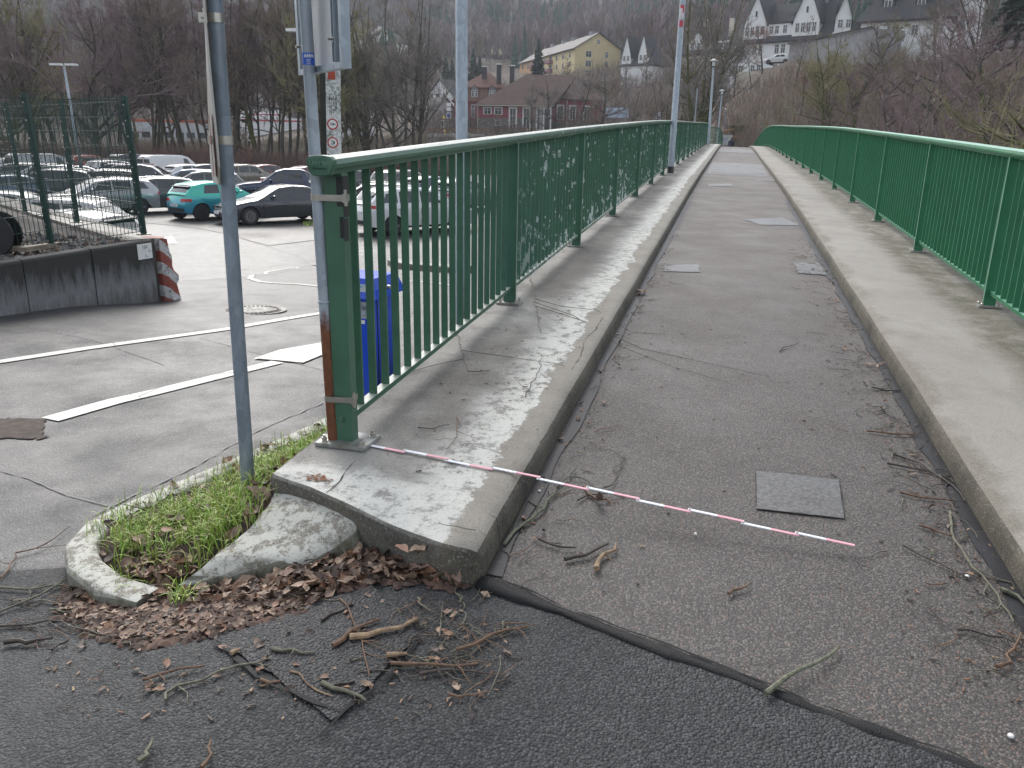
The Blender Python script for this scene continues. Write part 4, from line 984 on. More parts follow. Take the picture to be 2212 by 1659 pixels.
for s0, s1 in zip(jts, jts[1:]):
    s0 += .010; s1 -= .010; mb = MB(); rows = []
    for s in arange(s0, s1, (s1-s0)/6.01):
        c = W0+dirw*s; zt = ztop(s); e = .012 if s in (s0, s1) else 0
        rows.append([(c.x+nrmw.x*(o_-e if o_ > .0 else o_), c.y+nrmw.y*(o_-e if o_ > 0 else o_), z_) for o_, z_ in ((.03, -1.2), (.0251, zt-.03), (.012, zt-.006), (-.02, zt), (-.14, zt), (-.14, -1.2))])
    mb.grid(rows); n = 6; mb.f.append(tuple(range(n))); mb.f.append(tuple(range((len(rows)-1)*n+n-1, (len(rows)-1)*n-1, -1))); mb.m += [0, 0]
    mb.build('wall_panel', M['wall'], rw)
# back wall with its broad coping
Wb = onz(0, 426, zc_); Wb = Wc+(Wb-Wc)*2.0; Wb.z = zc_
dirb = Vector((Wb.x-Wc.x, Wb.y-Wc.y, 0)); Lb = dirb.length; dirb.normalize(); nb_ = Vector((dirb.y, -dirb.x, 0))
cop = MB(); rows = []
for s in arange(0, Lb, 1.0): c = Wc+dirb*s+dirw*.12; rows.append([(c.x+nb_.x*o_, c.y+nb_.y*o_, z_) for o_, z_ in ((.0, -1.6), (.0, zc_-.02), (-.02, zc_-.002), (-.50, zc_-.002), (-.50, -1.6))])
cop.grid(rows); cop.f.append((0, 1, 2, 3, 4)); cop.m.append(0); cop.build('coping', flat('damp_brown_coping', (.085, .075, .065), .6, 0, .45, 4, dirt=(.16, .15, .12), bmp=.4), rw)
def m_stripe():
    m, t, b = mat('red_white_warning_stripes'); co = coords(t, 'Object'); sx = N(t, 'ShaderNodeSeparateXYZ'); t.links.new(co, sx.inputs[0])
    s = mth(t, 'ADD', mth(t, 'ADD', sx.outputs[2], mth(t, 'MULTIPLY', sx.outputs[0], .9)), mth(t, 'MULTIPLY', mth(t, 'SUBTRACT', noi(t, co, 9, 5, .7), .5), .03))
    f = mth(t, 'FRACT', mth(t, 'DIVIDE', s, .30)); k = ramp(t, f, [(.0, 0), (.48, 0), (.50, 1), (.98, 1), (1, 0)])
    c = mix(t, k, (.28, .07, .05), (.50, .50, .49)); c = mix(t, ramp(t, noi(t, co, 16, 8, .8), [(.52, 0), (.58, .85)]), c, (.12, .10, .09))
    t.links.new(c, b.inputs['Base Color']); b.inputs['Roughness'].default_value = .65; bump(t, b, noi(t, co, 12, 6, .7), 1, .03); return m
mb = MB(); rows = []; hh = .86
for k in range(15):
    s = k/14; z_ = -hh+hh*s; row = []; fl = .10*(1-s)**1.5; nz = (lambda j: .045*noise.noise(Vector((j*.9, z_*7, 4)))*(1.6-s))
    W_ = .14
    for j, (x_, y_) in enumerate(((0, .3), (0, 0), (.05, -.012), (.10, -.012), (W_, 0), (W_+.02, .1), (W_+.02, .2), (W_+.02, .35))):
        row.append((x_+(fl+nz(j) if j > 2 else 0), y_-(abs(nz(j))+fl*.5 if 1 < j < 5 else 0), z_-(.02 if k == 14 and j in (2, 3, 4, 5) else 0)))
    rows.append(row)
mb.grid(rows); mb.add([(p[0], p[1], 0) for p in rows[-1]], [tuple(range(7, -1, -1))][:1])
c = Wc+dirw*.005+nrmw*.02; o = mb.build('warning_corner', m_stripe(), None, loc=(c.x, c.y, zc_), rot=(0, 0, aw), smooth=25)
o['label'] = 'crumbling wall corner painted with red and white warning stripes'; o['category'] = 'wall corner'
# rubble at its foot
hp = thing('hydrant_sign', 'small white hydrant sign reading 150 fixed to the wall panel near the striped corner', 'sign')
s1 = jts[-1]-.10; c = W0+dirw*s1+nrmw*.030; zs = ztop(s1)-.13; hp.location = (c.x, c.y, zs); hp.rotation_euler = (0, 0, aw)
mb = MB(); mb.box((-.06, 0, 0), (.235, .004, .19)); mb.build('plate', M['white'], hp)
for s, sz, x_, z_ in (('150', .058, -.06, .05), ('2', .045, .005, .0), ('4', .026, .032, -.008), ('3', .045, -.055, -.06), ('4', .026, -.028, -.068)):
    text('number', s, sz, M['black'], hp, (x_, -.0025, z_), (R(90), 0, 0), .0004, bold=.0006)
mb = MB(); mb.box((-.11, -.003, .0), (.004, .0015, .05)); mb.box((-.085, -.003, .024), (.05, .0015, .004)); mb.box((-.05, -.003, .0), (.004, .0015, .045)); mb.build('symbol', flat('faded_print', (.45, .45, .45), .5), hp)
# fence
def fpt(ub, vb, ut, vt, t): return spot(ub, vb, t), spot(ut, vt, t)
fence = thing('mesh_fence', 'dark green double wire mesh fence standing on the retaining wall', 'fence')
F0 = fpt(311, 507, 269, 208, 10.33); F1 = fpt(113, 539, 52, 200, 9.3); B1 = fpt(167, 481, 131, 216, 11.8); B2 = fpt(55, 459, 12, 222, 13.2)
def ext(a, b, k): return (a[0]+(a[0]-b[0])*k, a[1]+(a[1]-b[1])*k)
F2 = ext(F1, F0, 1.0); B3 = ext(B2, B1, 1.0); B4 = ext(B2, B1, 2.0); F3 = ext(F1, F0, 2.0)
for pb, ptp in (F0, F1, F2, F3, B1, B2, B3, B4):
    d = ptp-pb; a = math.atan2((F0[0]-F1[0]).y, (F0[0]-F1[0]).x)
    mb = MB(); mb.bar(pb, ptp, .06, .04); mb.build('post', M['green_f'], fence)
    mb = MB(); mb.box(pb+Vector((0, 0, .006)), (.15, .10, .012), rz=a); mb.build('foot_plate', M['steel'], fence)
    mb = MB()
    for k in range(9): q = pb.lerp(ptp, .06+.11*k); mb.lathe([(.010, 0), (.010, .01)], 8, c=q+Vector((.0, -.035, 0)), M=Matrix.Rotation(R(90), 3, 'X'))
    mb.build('clamp', M['steel'], fence)
def mesh_bay(a, b):
    mb = MB(); L = (b[0]-a[0]).length; off = Vector((0, 0, 0))
    for k in range(10):
        s = .03+k*.104
        p = a[0].lerp(a[1], s); q = b[0].lerp(b[1], s); n = (q-p).cross(Vector((0, 0, 1))).normalized()*.007
        mb.bar(p+n, q+n, .007, .007); mb.bar(p-n, q-n, .007, .007)
    mb.build('horizontal_wires', M['green_f'], fence, kind='stuff')
    mb = MB(); nv = int(L/.05)
    for k in range(1, nv): s = k/nv; p = a[0].lerp(b[0], s); q = a[1].lerp(b[1], s); d = q-p; mb.bar(p+d*.02, q+d*.01, .005, .005)
    mb.build('vertical_wires', M['green_f'], fence, kind='stuff')
for a, b in ((F0, F1), (F1, F2), (F2, F3), (F0, B1), (B1, B2), (B2, B3), (B3, B4)): mesh_bay(a, b)
# yard behind the wall: earth and gravel
c0, c1, c2, c3 = W0-dirw*3-nrmw*.1, Wc-nrmw*.1, Wc+dirb*Lb, W0-dirw*3+dirb*Lb
mb = MB(); mb.add([(c.x, c.y, W0.z+.02 if i in (0, 3) else zc_-.05) for i, c in enumerate((c0, c1, c2, c3))], [(0, 1, 2, 3)]); mb.build('yard_ground', flat('dark_gravel_bed', (.06, .052, .045), .9, 0, .6, 12, bmp=1), **STRUCT)
rg = random.Random(11); mb = MB()
for k in range(2600):
    s = rg.uniform(.1, 1)**.8*(Lw+1.5)-1.5; dd_ = rg.uniform(.1, 5); c = W0+dirw*s+dirb*dd_*1.0-nrmw*.1
    zz = W0.z+(zc_-W0.z)*max(0, s)/Lw-.01; r = rg.uniform(.015, .05)
    if (c-Wc).dot(dirw) > -.15: continue
    vs = [(c.x+r*rg.uniform(.6, 1.3)*x, c.y+r*rg.uniform(.6, 1.3)*y, zz+r*z*rg.uniform(.5, 1)) for x, y, z in ((1, 0, 0), (-1, 0, 0), (0, 1, 0), (0, -1, 0), (0, 0, 1), (0, 0, -1))]
    mb.add(vs, [(0, 2, 4), (2, 1, 4), (1, 3, 4), (3, 0, 4), (2, 0, 5), (1, 2, 5), (3, 1, 5), (0, 3, 5)], rg.choice((0, 0, 1, 2)))
mb.build('gravel', [flat('grey_stone', (.13, .125, .12), .7, 0, .3), flat('brown_stone', (.12, .08, .055), .8, 0, .3), flat('dark_stone', (.05, .05, .05), .7, 0, .3)], kind='stuff')
dr = thing('cable_drum', 'black plastic cable drum at the left edge behind the fence', 'cable drum'); dc = spot(-12, 505, 8.9); ax_ = R(25)
RM = Matrix.Rotation(ax_, 3, 'Z') @ Matrix.Rotation(R(90), 3, 'X')
for o_ in (-.12, .12): mb = MB(); mb.lathe([(.06, o_-.012), (.235, o_-.012), (.245, o_), (.235, o_+.012), (.06, o_+.012)], 28, c=dc, M=RM); mb.build('flange', M['black'], dr, smooth=30)
mb = MB(); mb.lathe([(.12, -.11), (.12, .11)], 20, c=dc, M=RM); mb.build('core', M['rubber'], dr, smooth=30)
for k, (a, b, lb) in enumerate((((5, 552), (92, 548), 'weathered timber beam lying in front of the cable drum'), ((45, 528), (130, 548), 'grey plank lying between the gravel and the wall top'))):
    p, q = spot(*a, 8.85), spot(*b, 9.15+.3*k); p.z = W0.z+.07; q.z = zc_+.02; mb = MB(); mb.bar(p, q, .10, .05); o = mb.build('timber_beam', flat('weathered_timber', (.20, .17, .13), .8, 0, .3, 12), None); o['label'] = lb; o['category'] = 'timber'
# gravel heap at wall foot
mb = MB(); rg = random.Random(3)
for k in range(260):
    u_ = rg.uniform(268, 368); d_ = rg.random(); p = onroad(u_, 640+rg.uniform(-6, 10)-(10 if u_ < 345 else 0)*rg.random()); r = rg.uniform(.01, .035); zz = road_z(p.x, p.y)+rg.uniform(0, .07)
    mb.add([(p.x+r*x, p.y+r*y, zz+r*z*rg.uniform(.5, 1)) for x, y, z in ((1, 0, 0), (-1, .2, 0), (0, 1, 0), (.1, -1, 0), (0, 0, 1), (0, 0, -1))], [(0, 2, 4), (2, 1, 4), (1, 3, 4), (3, 0, 4), (2, 0, 5), (1, 2, 5), (3, 1, 5), (0, 3, 5)])
mb.build('rubble', flat('dark_rubble', (.07, .065, .055), .8, 0, .4), kind='stuff')
# ================================================================== CARS
def paint(name, col, metal=.35, rough=.3):
    m, t, b = mat(name); co = coords(t); b.inputs['Base Color'].default_value = (*col, 1); b.inputs['Metallic'].default_value = metal
    b.inputs['Coat Weight'].default_value = .8; b.inputs['Coat Roughness'].default_value = .06
    t.links.new(ramp(t, noi(t, co, 4, 5, .6), [(.3, rough*.8), (.7, rough*1.35)]), b.inputs['Roughness']); return m
PT = {k: paint('car_paint_'+k, *v) for k, v in dict(charcoal=((.035, .04, .05),), slate=((.05, .055, .06),), navy=((.018, .028, .06),), black=((.01, .01, .012),), white=((.62, .62, .62), 0, .35),
    silver=((.33, .34, .35), .6), tan=((.17, .155, .13), .5), red=((.20, .018, .025),), bluegrey=((.10, .14, .19), .5), grey=((.11, .115, .12), .5), orange=((.35, .06, .02),), wine=((.09, .012, .018),)).items()}
def m_teal():
    m, t, b = mat('car_paint_teal_blue'); sx = N(t, 'ShaderNodeSeparateXYZ'); t.links.new(coords(t), sx.inputs[0])
    c = ramp(t, sx.outputs[2], [(.25, (.02, .20, .38)), (.8, (.02, .30, .34)), (1.0, (.03, .42, .33))]); t.links.new(c, b.inputs['Base Color'])
    b.inputs['Metallic'].default_value = .3; b.inputs['Roughness'].default_value = .3; b.inputs['Coat Weight'].default_value = .8; b.inputs['Coat Roughness'].default_value = .06; return m
PT['teal'] = m_teal()
m_, t_, b_ = mat('car_glass'); b_.inputs['Base Color'].default_value = (.018, .024, .028, 1); b_.inputs['Roughness'].default_value = .06; b_.inputs['Specular IOR Level'].default_value = .8; M['glass'] = m_
M['trim'] = flat('black_plastic_trim', (.015, .015, .017), .5); M['chrome'] = flat('chrome_trim', (.6, .6, .6), .15, 1, .02); M['tail'] = flat('tail_lamp_glass', (.40, .012, .02), .15, 0, .1); M['headl'] = flat('head_lamp_glass', (.45, .48, .5), .1, .5, .2, 30)
M['tyre'] = flat('tyre_rubber', (.015, .015, .016), .75); M['rim'] = flat('alloy_rim', (.36, .36, .37), .3, .7, .05); M['rimd'] = flat('dark_alloy_rim', (.03, .03, .032), .35, .6, .05)
M['plate_w'] = flat('number_plate_white', (.62, .64, .66), .4, 0, .03); M['under'] = flat('underbody', (.006, .006, .006), .9)
def wheel_meshes(r, spokes, rimm, key, c={}):
    if key in c: return c[key]
    RY = Matrix.Rotation(R(90), 3, 'X')     # axis along y
    mb = MB(); mb.lathe([(r*.66, -.10), (r*.93, -.105), (r, -.08), (r, .08), (r*.93, .105), (r*.66, .10)], 22, M=RY); ty = mb.mesh('tyre', M['tyre'], 35)
    mb = MB(); mb.lathe([(r*.70, .085), (r*.68, .10), (r*.62, .098), (r*.62, .03)], 22, M=RY)
    for k in range(spokes):
        a = 2*math.pi*k/spokes; w_ = r*.07
        mb.bar((r*.08*math.cos(a), -.088, r*.08*math.sin(a)), (r*.66*math.cos(a+.06), -.094, r*.66*math.sin(a+.06)), .02, w_)
        mb.bar((r*.08*math.cos(a), -.088, r*.08*math.sin(a)), (r*.66*math.cos(a-.22), -.094, r*.66*math.sin(a-.22)), .02, w_*.7)
    mb.lathe([(r*.13, .08), (r*.12, .10)], 10, M=RY)
    for k in range(len(mb.v)): pass
    # lathe z along -y with this rotation; mirror so that the outer face is at -y
    rm = mb.mesh('rim', rimm, 35)
    mb = MB(); mb.lathe([(r*.62, .02), (r*.62, .05)], 16, M=RY); bk = mb.mesh('brake_disc', M['under'])
    c[key] = (ty, rm, bk); return c[key]
class Car:
    """outer skin of a car from its side profile; x back to front is 0..-L (nose at x=0), y across, z up"""
    def __init__(s, L, W, H, fw, rw, deck, roof, wheel=.32, tumble=.27, taper=.26, sill=.24, nose=.10):
        s.L, s.W, s.H, s.fw, s.rw, s.deck, s.roof, s.wr, s.tumble, s.taper, s.sill, s.nose = L, W, H, fw, rw, deck, roof, wheel, tumble, taper, sill, nose
    def w(s, x):
        u = min(x, s.L-x); k = max(0, 1-u/.75); return s.W/2*(1-s.taper*k**2.4)
    def zb(s, x):
        Ra = s.wr+.045; z = s.sill
        for xc in (s.fw, s.rw):
            d = abs(x-xc)
            if d < Ra: z = max(z, s.wr+math.sqrt(Ra*Ra-d*d))
        if x < .5: z = max(z, s.sill-.02+.05*(1-x/.5))
        if x > s.L-.5: z = max(z, s.sill+.08*(1-(s.L-x)/.5))
        return z
    def zt(s, x): return interp(s.deck, x)
    def zr(s, x): return interp(s.roof, x)
    def side_y(s, x, z):
        """half width of the lower body at height z"""
        zb, zt = s.sill, s.zt(x); t = (z-zb)/max(.05, zt-zb); t = max(0, min(1, t))
        return s.w(x)*(1-.05*(1-t)**2.0-.075*max(0, (t-.72)/.28)**2 + .012*math.exp(-((t-.55)/.06)**2))
    def side_pt(s, x, z, off=.0):
        return Vector((-x, -(s.side_y(x, z)+off), z))
    def cab_half(s, x, f):
        """half width of the cabin at fraction f between belt and roof"""
        h = s.zr(x)-s.zt(x); wb = s.w(x)*.925; return wb - s.tumble*h*f - .05*max(0, (f-.8)/.2)**2
    def cab_pt(s, x, f, off=0.0):
        h = s.zr(x)-s.zt(x); return Vector((-x, -(s.cab_half(x, f)+off), s.zt(x)+h*f*.97))
    def bulge(s, y, W2): return s.nose*(1-(abs(y)/max(.1, W2))**2.2)
    def end_x(s, end, y, z):
        x = 0 if end == 'f' else s.L; zt = s.zt(x); t = max(0, min(1, (z-s.sill)/max(.05, zt-s.sill))); r = .09*(2*t-1)**2 + .02
        b = s.bulge(y, s.w(x)); return (-(r*1.0-b)) if end == 'f' else (-s.L+r-b*.7)
    def body(s):
        mb = MB(); Ra = s.wr+.045
        X = set([0, s.L] + [s.L*k/18 for k in range(19)])
        for xc in (s.fw, s.rw):
            for k in range(13): X.add(xc-Ra+2*Ra*(.5-.5*math.cos(math.pi*k/12)))
        for k in (.06, .15, .3): X.add(k); X.add(s.L-k)
        X = sorted(x for x in X if 0 <= x <= s.L); Y = [X[0]]
        for x in X[1:]:
            if x-Y[-1] > .015: Y.append(x)
        Y[-1] = s.L; rows = []
        for x in Y:
            zb, zt = s.zb(x), s.zt(x); half = []
            for t in (0, .12, .3, .5, .62, .75, .87, .96, 1):
                z = zb+(zt-zb)*t; y = s.side_y(x, z); xx = -x
                if x < .001 or x > s.L-.001: xx = s.end_x('f' if x < 1 else 'r', y, z)
                half.append((xx, y, z))
            y1 = s.side_y(x, zt)
            xe = half[-1][0]
            half += [(xe, y1*.9, zt+.018), (xe, y1*.5, zt+.04), (xe, 0, zt+.047)]
            rows.append([(a, -b, c) for a, b, c in half]+[(a, b, c) for a, b, c in half[-2::-1]])
        mb.grid(rows)
        # end caps with rounded bumpers
        for end, x in (('f', 0), ('r', s.L)):
            G = []; zb, zt = s.zb(x), s.zt(x)
            for t in (0, .12, .3, .5, .62, .75, .87, .96, 1):
                z = zb+(zt-zb)*t; y1 = s.side_y(x, z); G.append([(s.end_x(end, y, z), y, z+(.04*(1-(y/y1)**2) if t == 1 else 0)) for y in [y1*(k/6) for k in range(-6, 7)]])
            if end == 'f': G = [r[::-1] for r in G]
            mb.grid(G)
        return mb
    def cabin(s):
        mb = MB(); xa, xb = s.roof[0][0], s.roof[-1][0]; X = sorted(set([xa+(xb-xa)*k/22 for k in range(23)]+[p[0] for p in s.roof])); rows = []
        for x in X:
            h = s.zr(x)-s.zt(x); half = [(-x, s.cab_half(x, f), s.zt(x)-.02+(h*f*.97+.02)) for f in (0, .3, .6, .85, .95, 1.0)]
            y1 = half[-1][1]; z1 = half[-1][2]; half += [(-x, y1*.85, z1+.022*min(1, h/.2)), (-x, y1*.45, z1+.04*min(1, h/.2)), (-x, 0, z1+.046*min(1, h/.2))]
            rows.append([(a, -b, c) for a, b, c in half]+[(a, b, c) for a, b, c in half[-2::-1]])
        mb.grid(rows)
        if s.zr(xb)-s.zt(xb) > .25: mb.f.append(tuple(range((len(rows)-1)*len(rows[0]), len(rows)*len(rows[0])))[::-1]); mb.m.append(0)
        return mb
    def top_patch(s, x0, x1, k, off):      # glass following the roof line across the car
        rows = []
        for i in range(7):
            x = x0+(x1-x0)*i/6; h = s.zr(x)-s.zt(x); y1 = s.cab_half(x, 1.0)*k; z1 = s.zt(x)+h*.97
            dx = s.zr(x+.05)-s.zr(x-.05); nx = Vector((dx/.1, 0, 1)).normalized()
            rows.append([Vector((-x, y, z1+.046*min(1, h/.2)*(1-(y/(y1/k))**2)))+nx*off for y in [y1*(j/5) for j in range(-5, 6)]])
        return rows
def rect_side(c, x0, x1, z0, z1, off, n=6, m=3):
    return [[c.side_pt(x0+(x1-x0)*i/n, z0+(z1-z0)*j/m, off) for i in range(n+1)] for j in range(m+1)]
def rect_end(c, end, y0, y1, z0, z1, off, n=5, m=3):
    o = off if end == 'f' else -off
    g = [[Vector((c.end_x(end, y0+(y1-y0)*i/n, z0+(z1-z0)*j/m)+o, y0+(y1-y0)*i/n, z0+(z1-z0)*j/m)) for i in range(n+1)] for j in range(m+1)]
    return g if end == 'r' else [r[::-1] for r in g]
def mirror(rows): return [[(p[0], -p[1], p[2]) for p in r][::-1] for r in rows]
PROTO = {}
def make_proto(kind):
    P = PROTO.get(kind)
    if P: return P
    spec = CARS[kind]; c = Car(**spec['car']); parts = []
    def part(name, rows_list, m, smooth=True, sub=None):
        mb = MB()
        for r in rows_list: mb.grid(r)
        parts.append((name, mb.mesh(name, m, smooth), None, None, sub))
    parts.append(('body', c.body().mesh('body', PT['grey'], 40), None, None, None))
    parts.append(('cabin', c.cabin().mesh('cabin', PT['grey'], 40), None, None, None))
    mb = MB(); mb.box((-c.L/2, 0, .5), (c.L-.5, c.W-.36, .5)); parts.append(('underbody', mb.mesh('underbody', M['under']), None, None, None))
    g = spec['glass']
    if g.get('screen'): part('windscreen', [c.top_patch(*g['screen'], .93, .006)], M['glass'])
    if g.get('rear'): part('rear_window', [c.top_patch(*g['rear'], .86, .006)], M['glass'])
    for (x0, x1, f0, f1, sk0, sk1) in g['side']:
        n = 6; rows = [[c.cab_pt(x0+(x1-x0)*i/n + (sk0*(1-i/n)+sk1*(i/n))*(f-f0)/(f1-f0), min(f, max(.12, 1.0)), .007) for i in range(n+1)] for f in (f0, (f0+f1)/2, f1)]
        rows = [r[::-1] for r in rows]
        part('side_window', [rows], M['glass']); part('side_window', [mirror(rows)], M['glass'])
    lt = spec['lights']; z = lt['hz']; W2 = c.w(0)
    for sgn in (-1, 1):
        r1 = rect_end(c, 'f', .48*W2*sgn if sgn > 0 else -.97*W2, .97*W2 if sgn > 0 else -.48*W2, z[0], z[1], .008); r2 = rect_side(c, .03, .32, z[0]+.02, z[1]+.02, .006)
        part('headlight', [r1, r2 if sgn < 0 else mirror(r2)], M['headl'])
        z2 = lt['tz']; W3 = c.w(c.L); k0 = lt.get('tk', .55)
        r1 = rect_end(c, 'r', k0*W3*sgn if sgn > 0 else -.98*W3, .98*W3 if sgn > 0 else -k0*W3, z2[0], z2[1], .008); r2 = rect_side(c, c.L-.24, c.L-.02, z2[0]+.01, z2[1]+.0, .006)
        part('tail_light', [r1, r2 if sgn < 0 else mirror(r2)], M['tail'])
    part('grille', [rect_end(c, 'f', -.42*W2, .42*W2, z[0]-.02, z[1]-.03, .006)], M['trim'])
    part('lower_grille', [rect_end(c, 'f', -.75*W2, .75*W2, c.sill+.04, c.sill+.18, .006)], M['trim'])
    part('rear_valance', [rect_end(c, 'r', -.85*W2, .85*W2, c.sill+.10, c.sill+.25, .006)], M['trim'])
    mb = MB(); zp = spec['plate']; xr = c.end_x('r', 0, zp)-.012; mb.box((xr, 0, zp), (.012, .52, .11)); parts.append(('number_plate', mb.mesh('number_plate', M['plate_w']), None, None, None))
    mb = MB(); mb.box((c.end_x('f', 0, c.sill+.2)+.012, 0, c.sill+.21), (.012, .52, .11)); parts.append(('number_plate', mb.mesh('number_plate', M['plate_w']), None, None, None))
    if spec.get('sill', 1): rr = rect_side(c, c.fw+c.wr+.08, c.rw-c.wr-.08, c.sill+.0, c.sill+.07, .006, 8, 2); part('sill_trim', [rr, mirror(rr)], M['trim'])
    mb = MB()
    for x in spec['doors']:
        for sgn in (-1, 1):
            mb.grid([[Vector((-x-e, sgn*(c.side_y(x, z_)+.003), z_)) for z_ in [c.sill+.06+(c.zt(x)-c.sill-.08)*k/5 for k in range(6)]] for e in (-.005, .005)])
    parts.append(('door_seam', mb.mesh('door_seam', M['under']), None, None, None))
    for x in spec['doors'][:-1] if len(spec['doors']) > 1 else spec['doors']:
        for sgn in (-1, 1):
            zz = c.zt(x)-.13; mb = MB(); mb.box((-x-spec.get('dh', .85), sgn*(c.side_y(x+.8, zz)+.014), zz), (.17, .03, .028)); parts.append(('door_handle', mb.mesh('door_handle', PT['grey']), None, None, None))
    xm = spec['glass'].get('mirror', c.roof[0][0]+.55)
    for sgn in (-1, 1):
        mb = MB(); zz = c.zt(xm)+.10; yy = sgn*(c.w(xm)*.93+.10)
        mb.lathe([(.0, -.08), (.055, -.075), (.075, -.02), (.07, .04), (.03, .07)], 10, c=(-xm, yy, zz), M=Matrix.Rotation(R(90)*sgn, 3, 'X') @ Matrix.Scale(.62, 3, (0, 1, 0))); parts.append(('door_mirror', mb.mesh('door_mirror', PT['grey'], True), None, None, None))
    if spec.get('rails'):
        for sgn in (-1, 1):
            mb = MB(); xs_ = [c.roof[1][0]+.2+k*(c.roof[-2][0]-c.roof[1][0]-.3)/8 for k in range(9)]
            mb.tube([(-x, sgn*(c.cab_half(x, 1)*.93), c.zr(x)+.03) for x in xs_], .014, 6); parts.append(('roof_rail', mb.mesh('roof_rail', M['chrome'], True), None, None, None))
    if spec.get('spoiler'):
        x = c.roof[-1][0]-.28; mb = MB(); y = c.cab_half(x, 1)*.95; zz = c.zr(x)+.03; mb.add([(-x+.25, -y, zz+.02), (-x+.25, y, zz+.02), (-x-.12, y*.95, zz-.01), (-x-.12, -y*.95, zz-.01), (-x+.25, -y, zz-.03), (-x+.25, y, zz-.03), (-x-.12, y*.95, zz-.05), (-x-.12, -y*.95, zz-.05)], [(0, 3, 2, 1), (4, 5, 6, 7), (0, 4, 7, 3), (1, 2, 6, 5), (2, 3, 7, 6)]); parts.append(('spoiler', mb.mesh('spoiler', M['trim']), None, None, None))
    if spec.get('bed'):
        x0, x1 = spec['bed']; mb = MB(); zz = c.zt(x0)+.05; mb.box((-(x0+x1)/2, 0, zz+.005), (x1-x0, c.W*.84, .035)); parts.append(('bed_cover', mb.mesh('bed_cover', M['trim']), None, None, None))
        mb = MB()
        for sgn in (-1, 1): mb.bar((-x0, sgn*c.W*.445, zz+.01), (-x1, sgn*c.W*.435, zz+.01), .03, .03)
        parts.append(('bed_rail', mb.mesh('bed_rail', M['chrome']), None, None, None))
    PROTO[kind] = (c, parts, spec); return PROTO[kind]
H_ = lambda **k: k
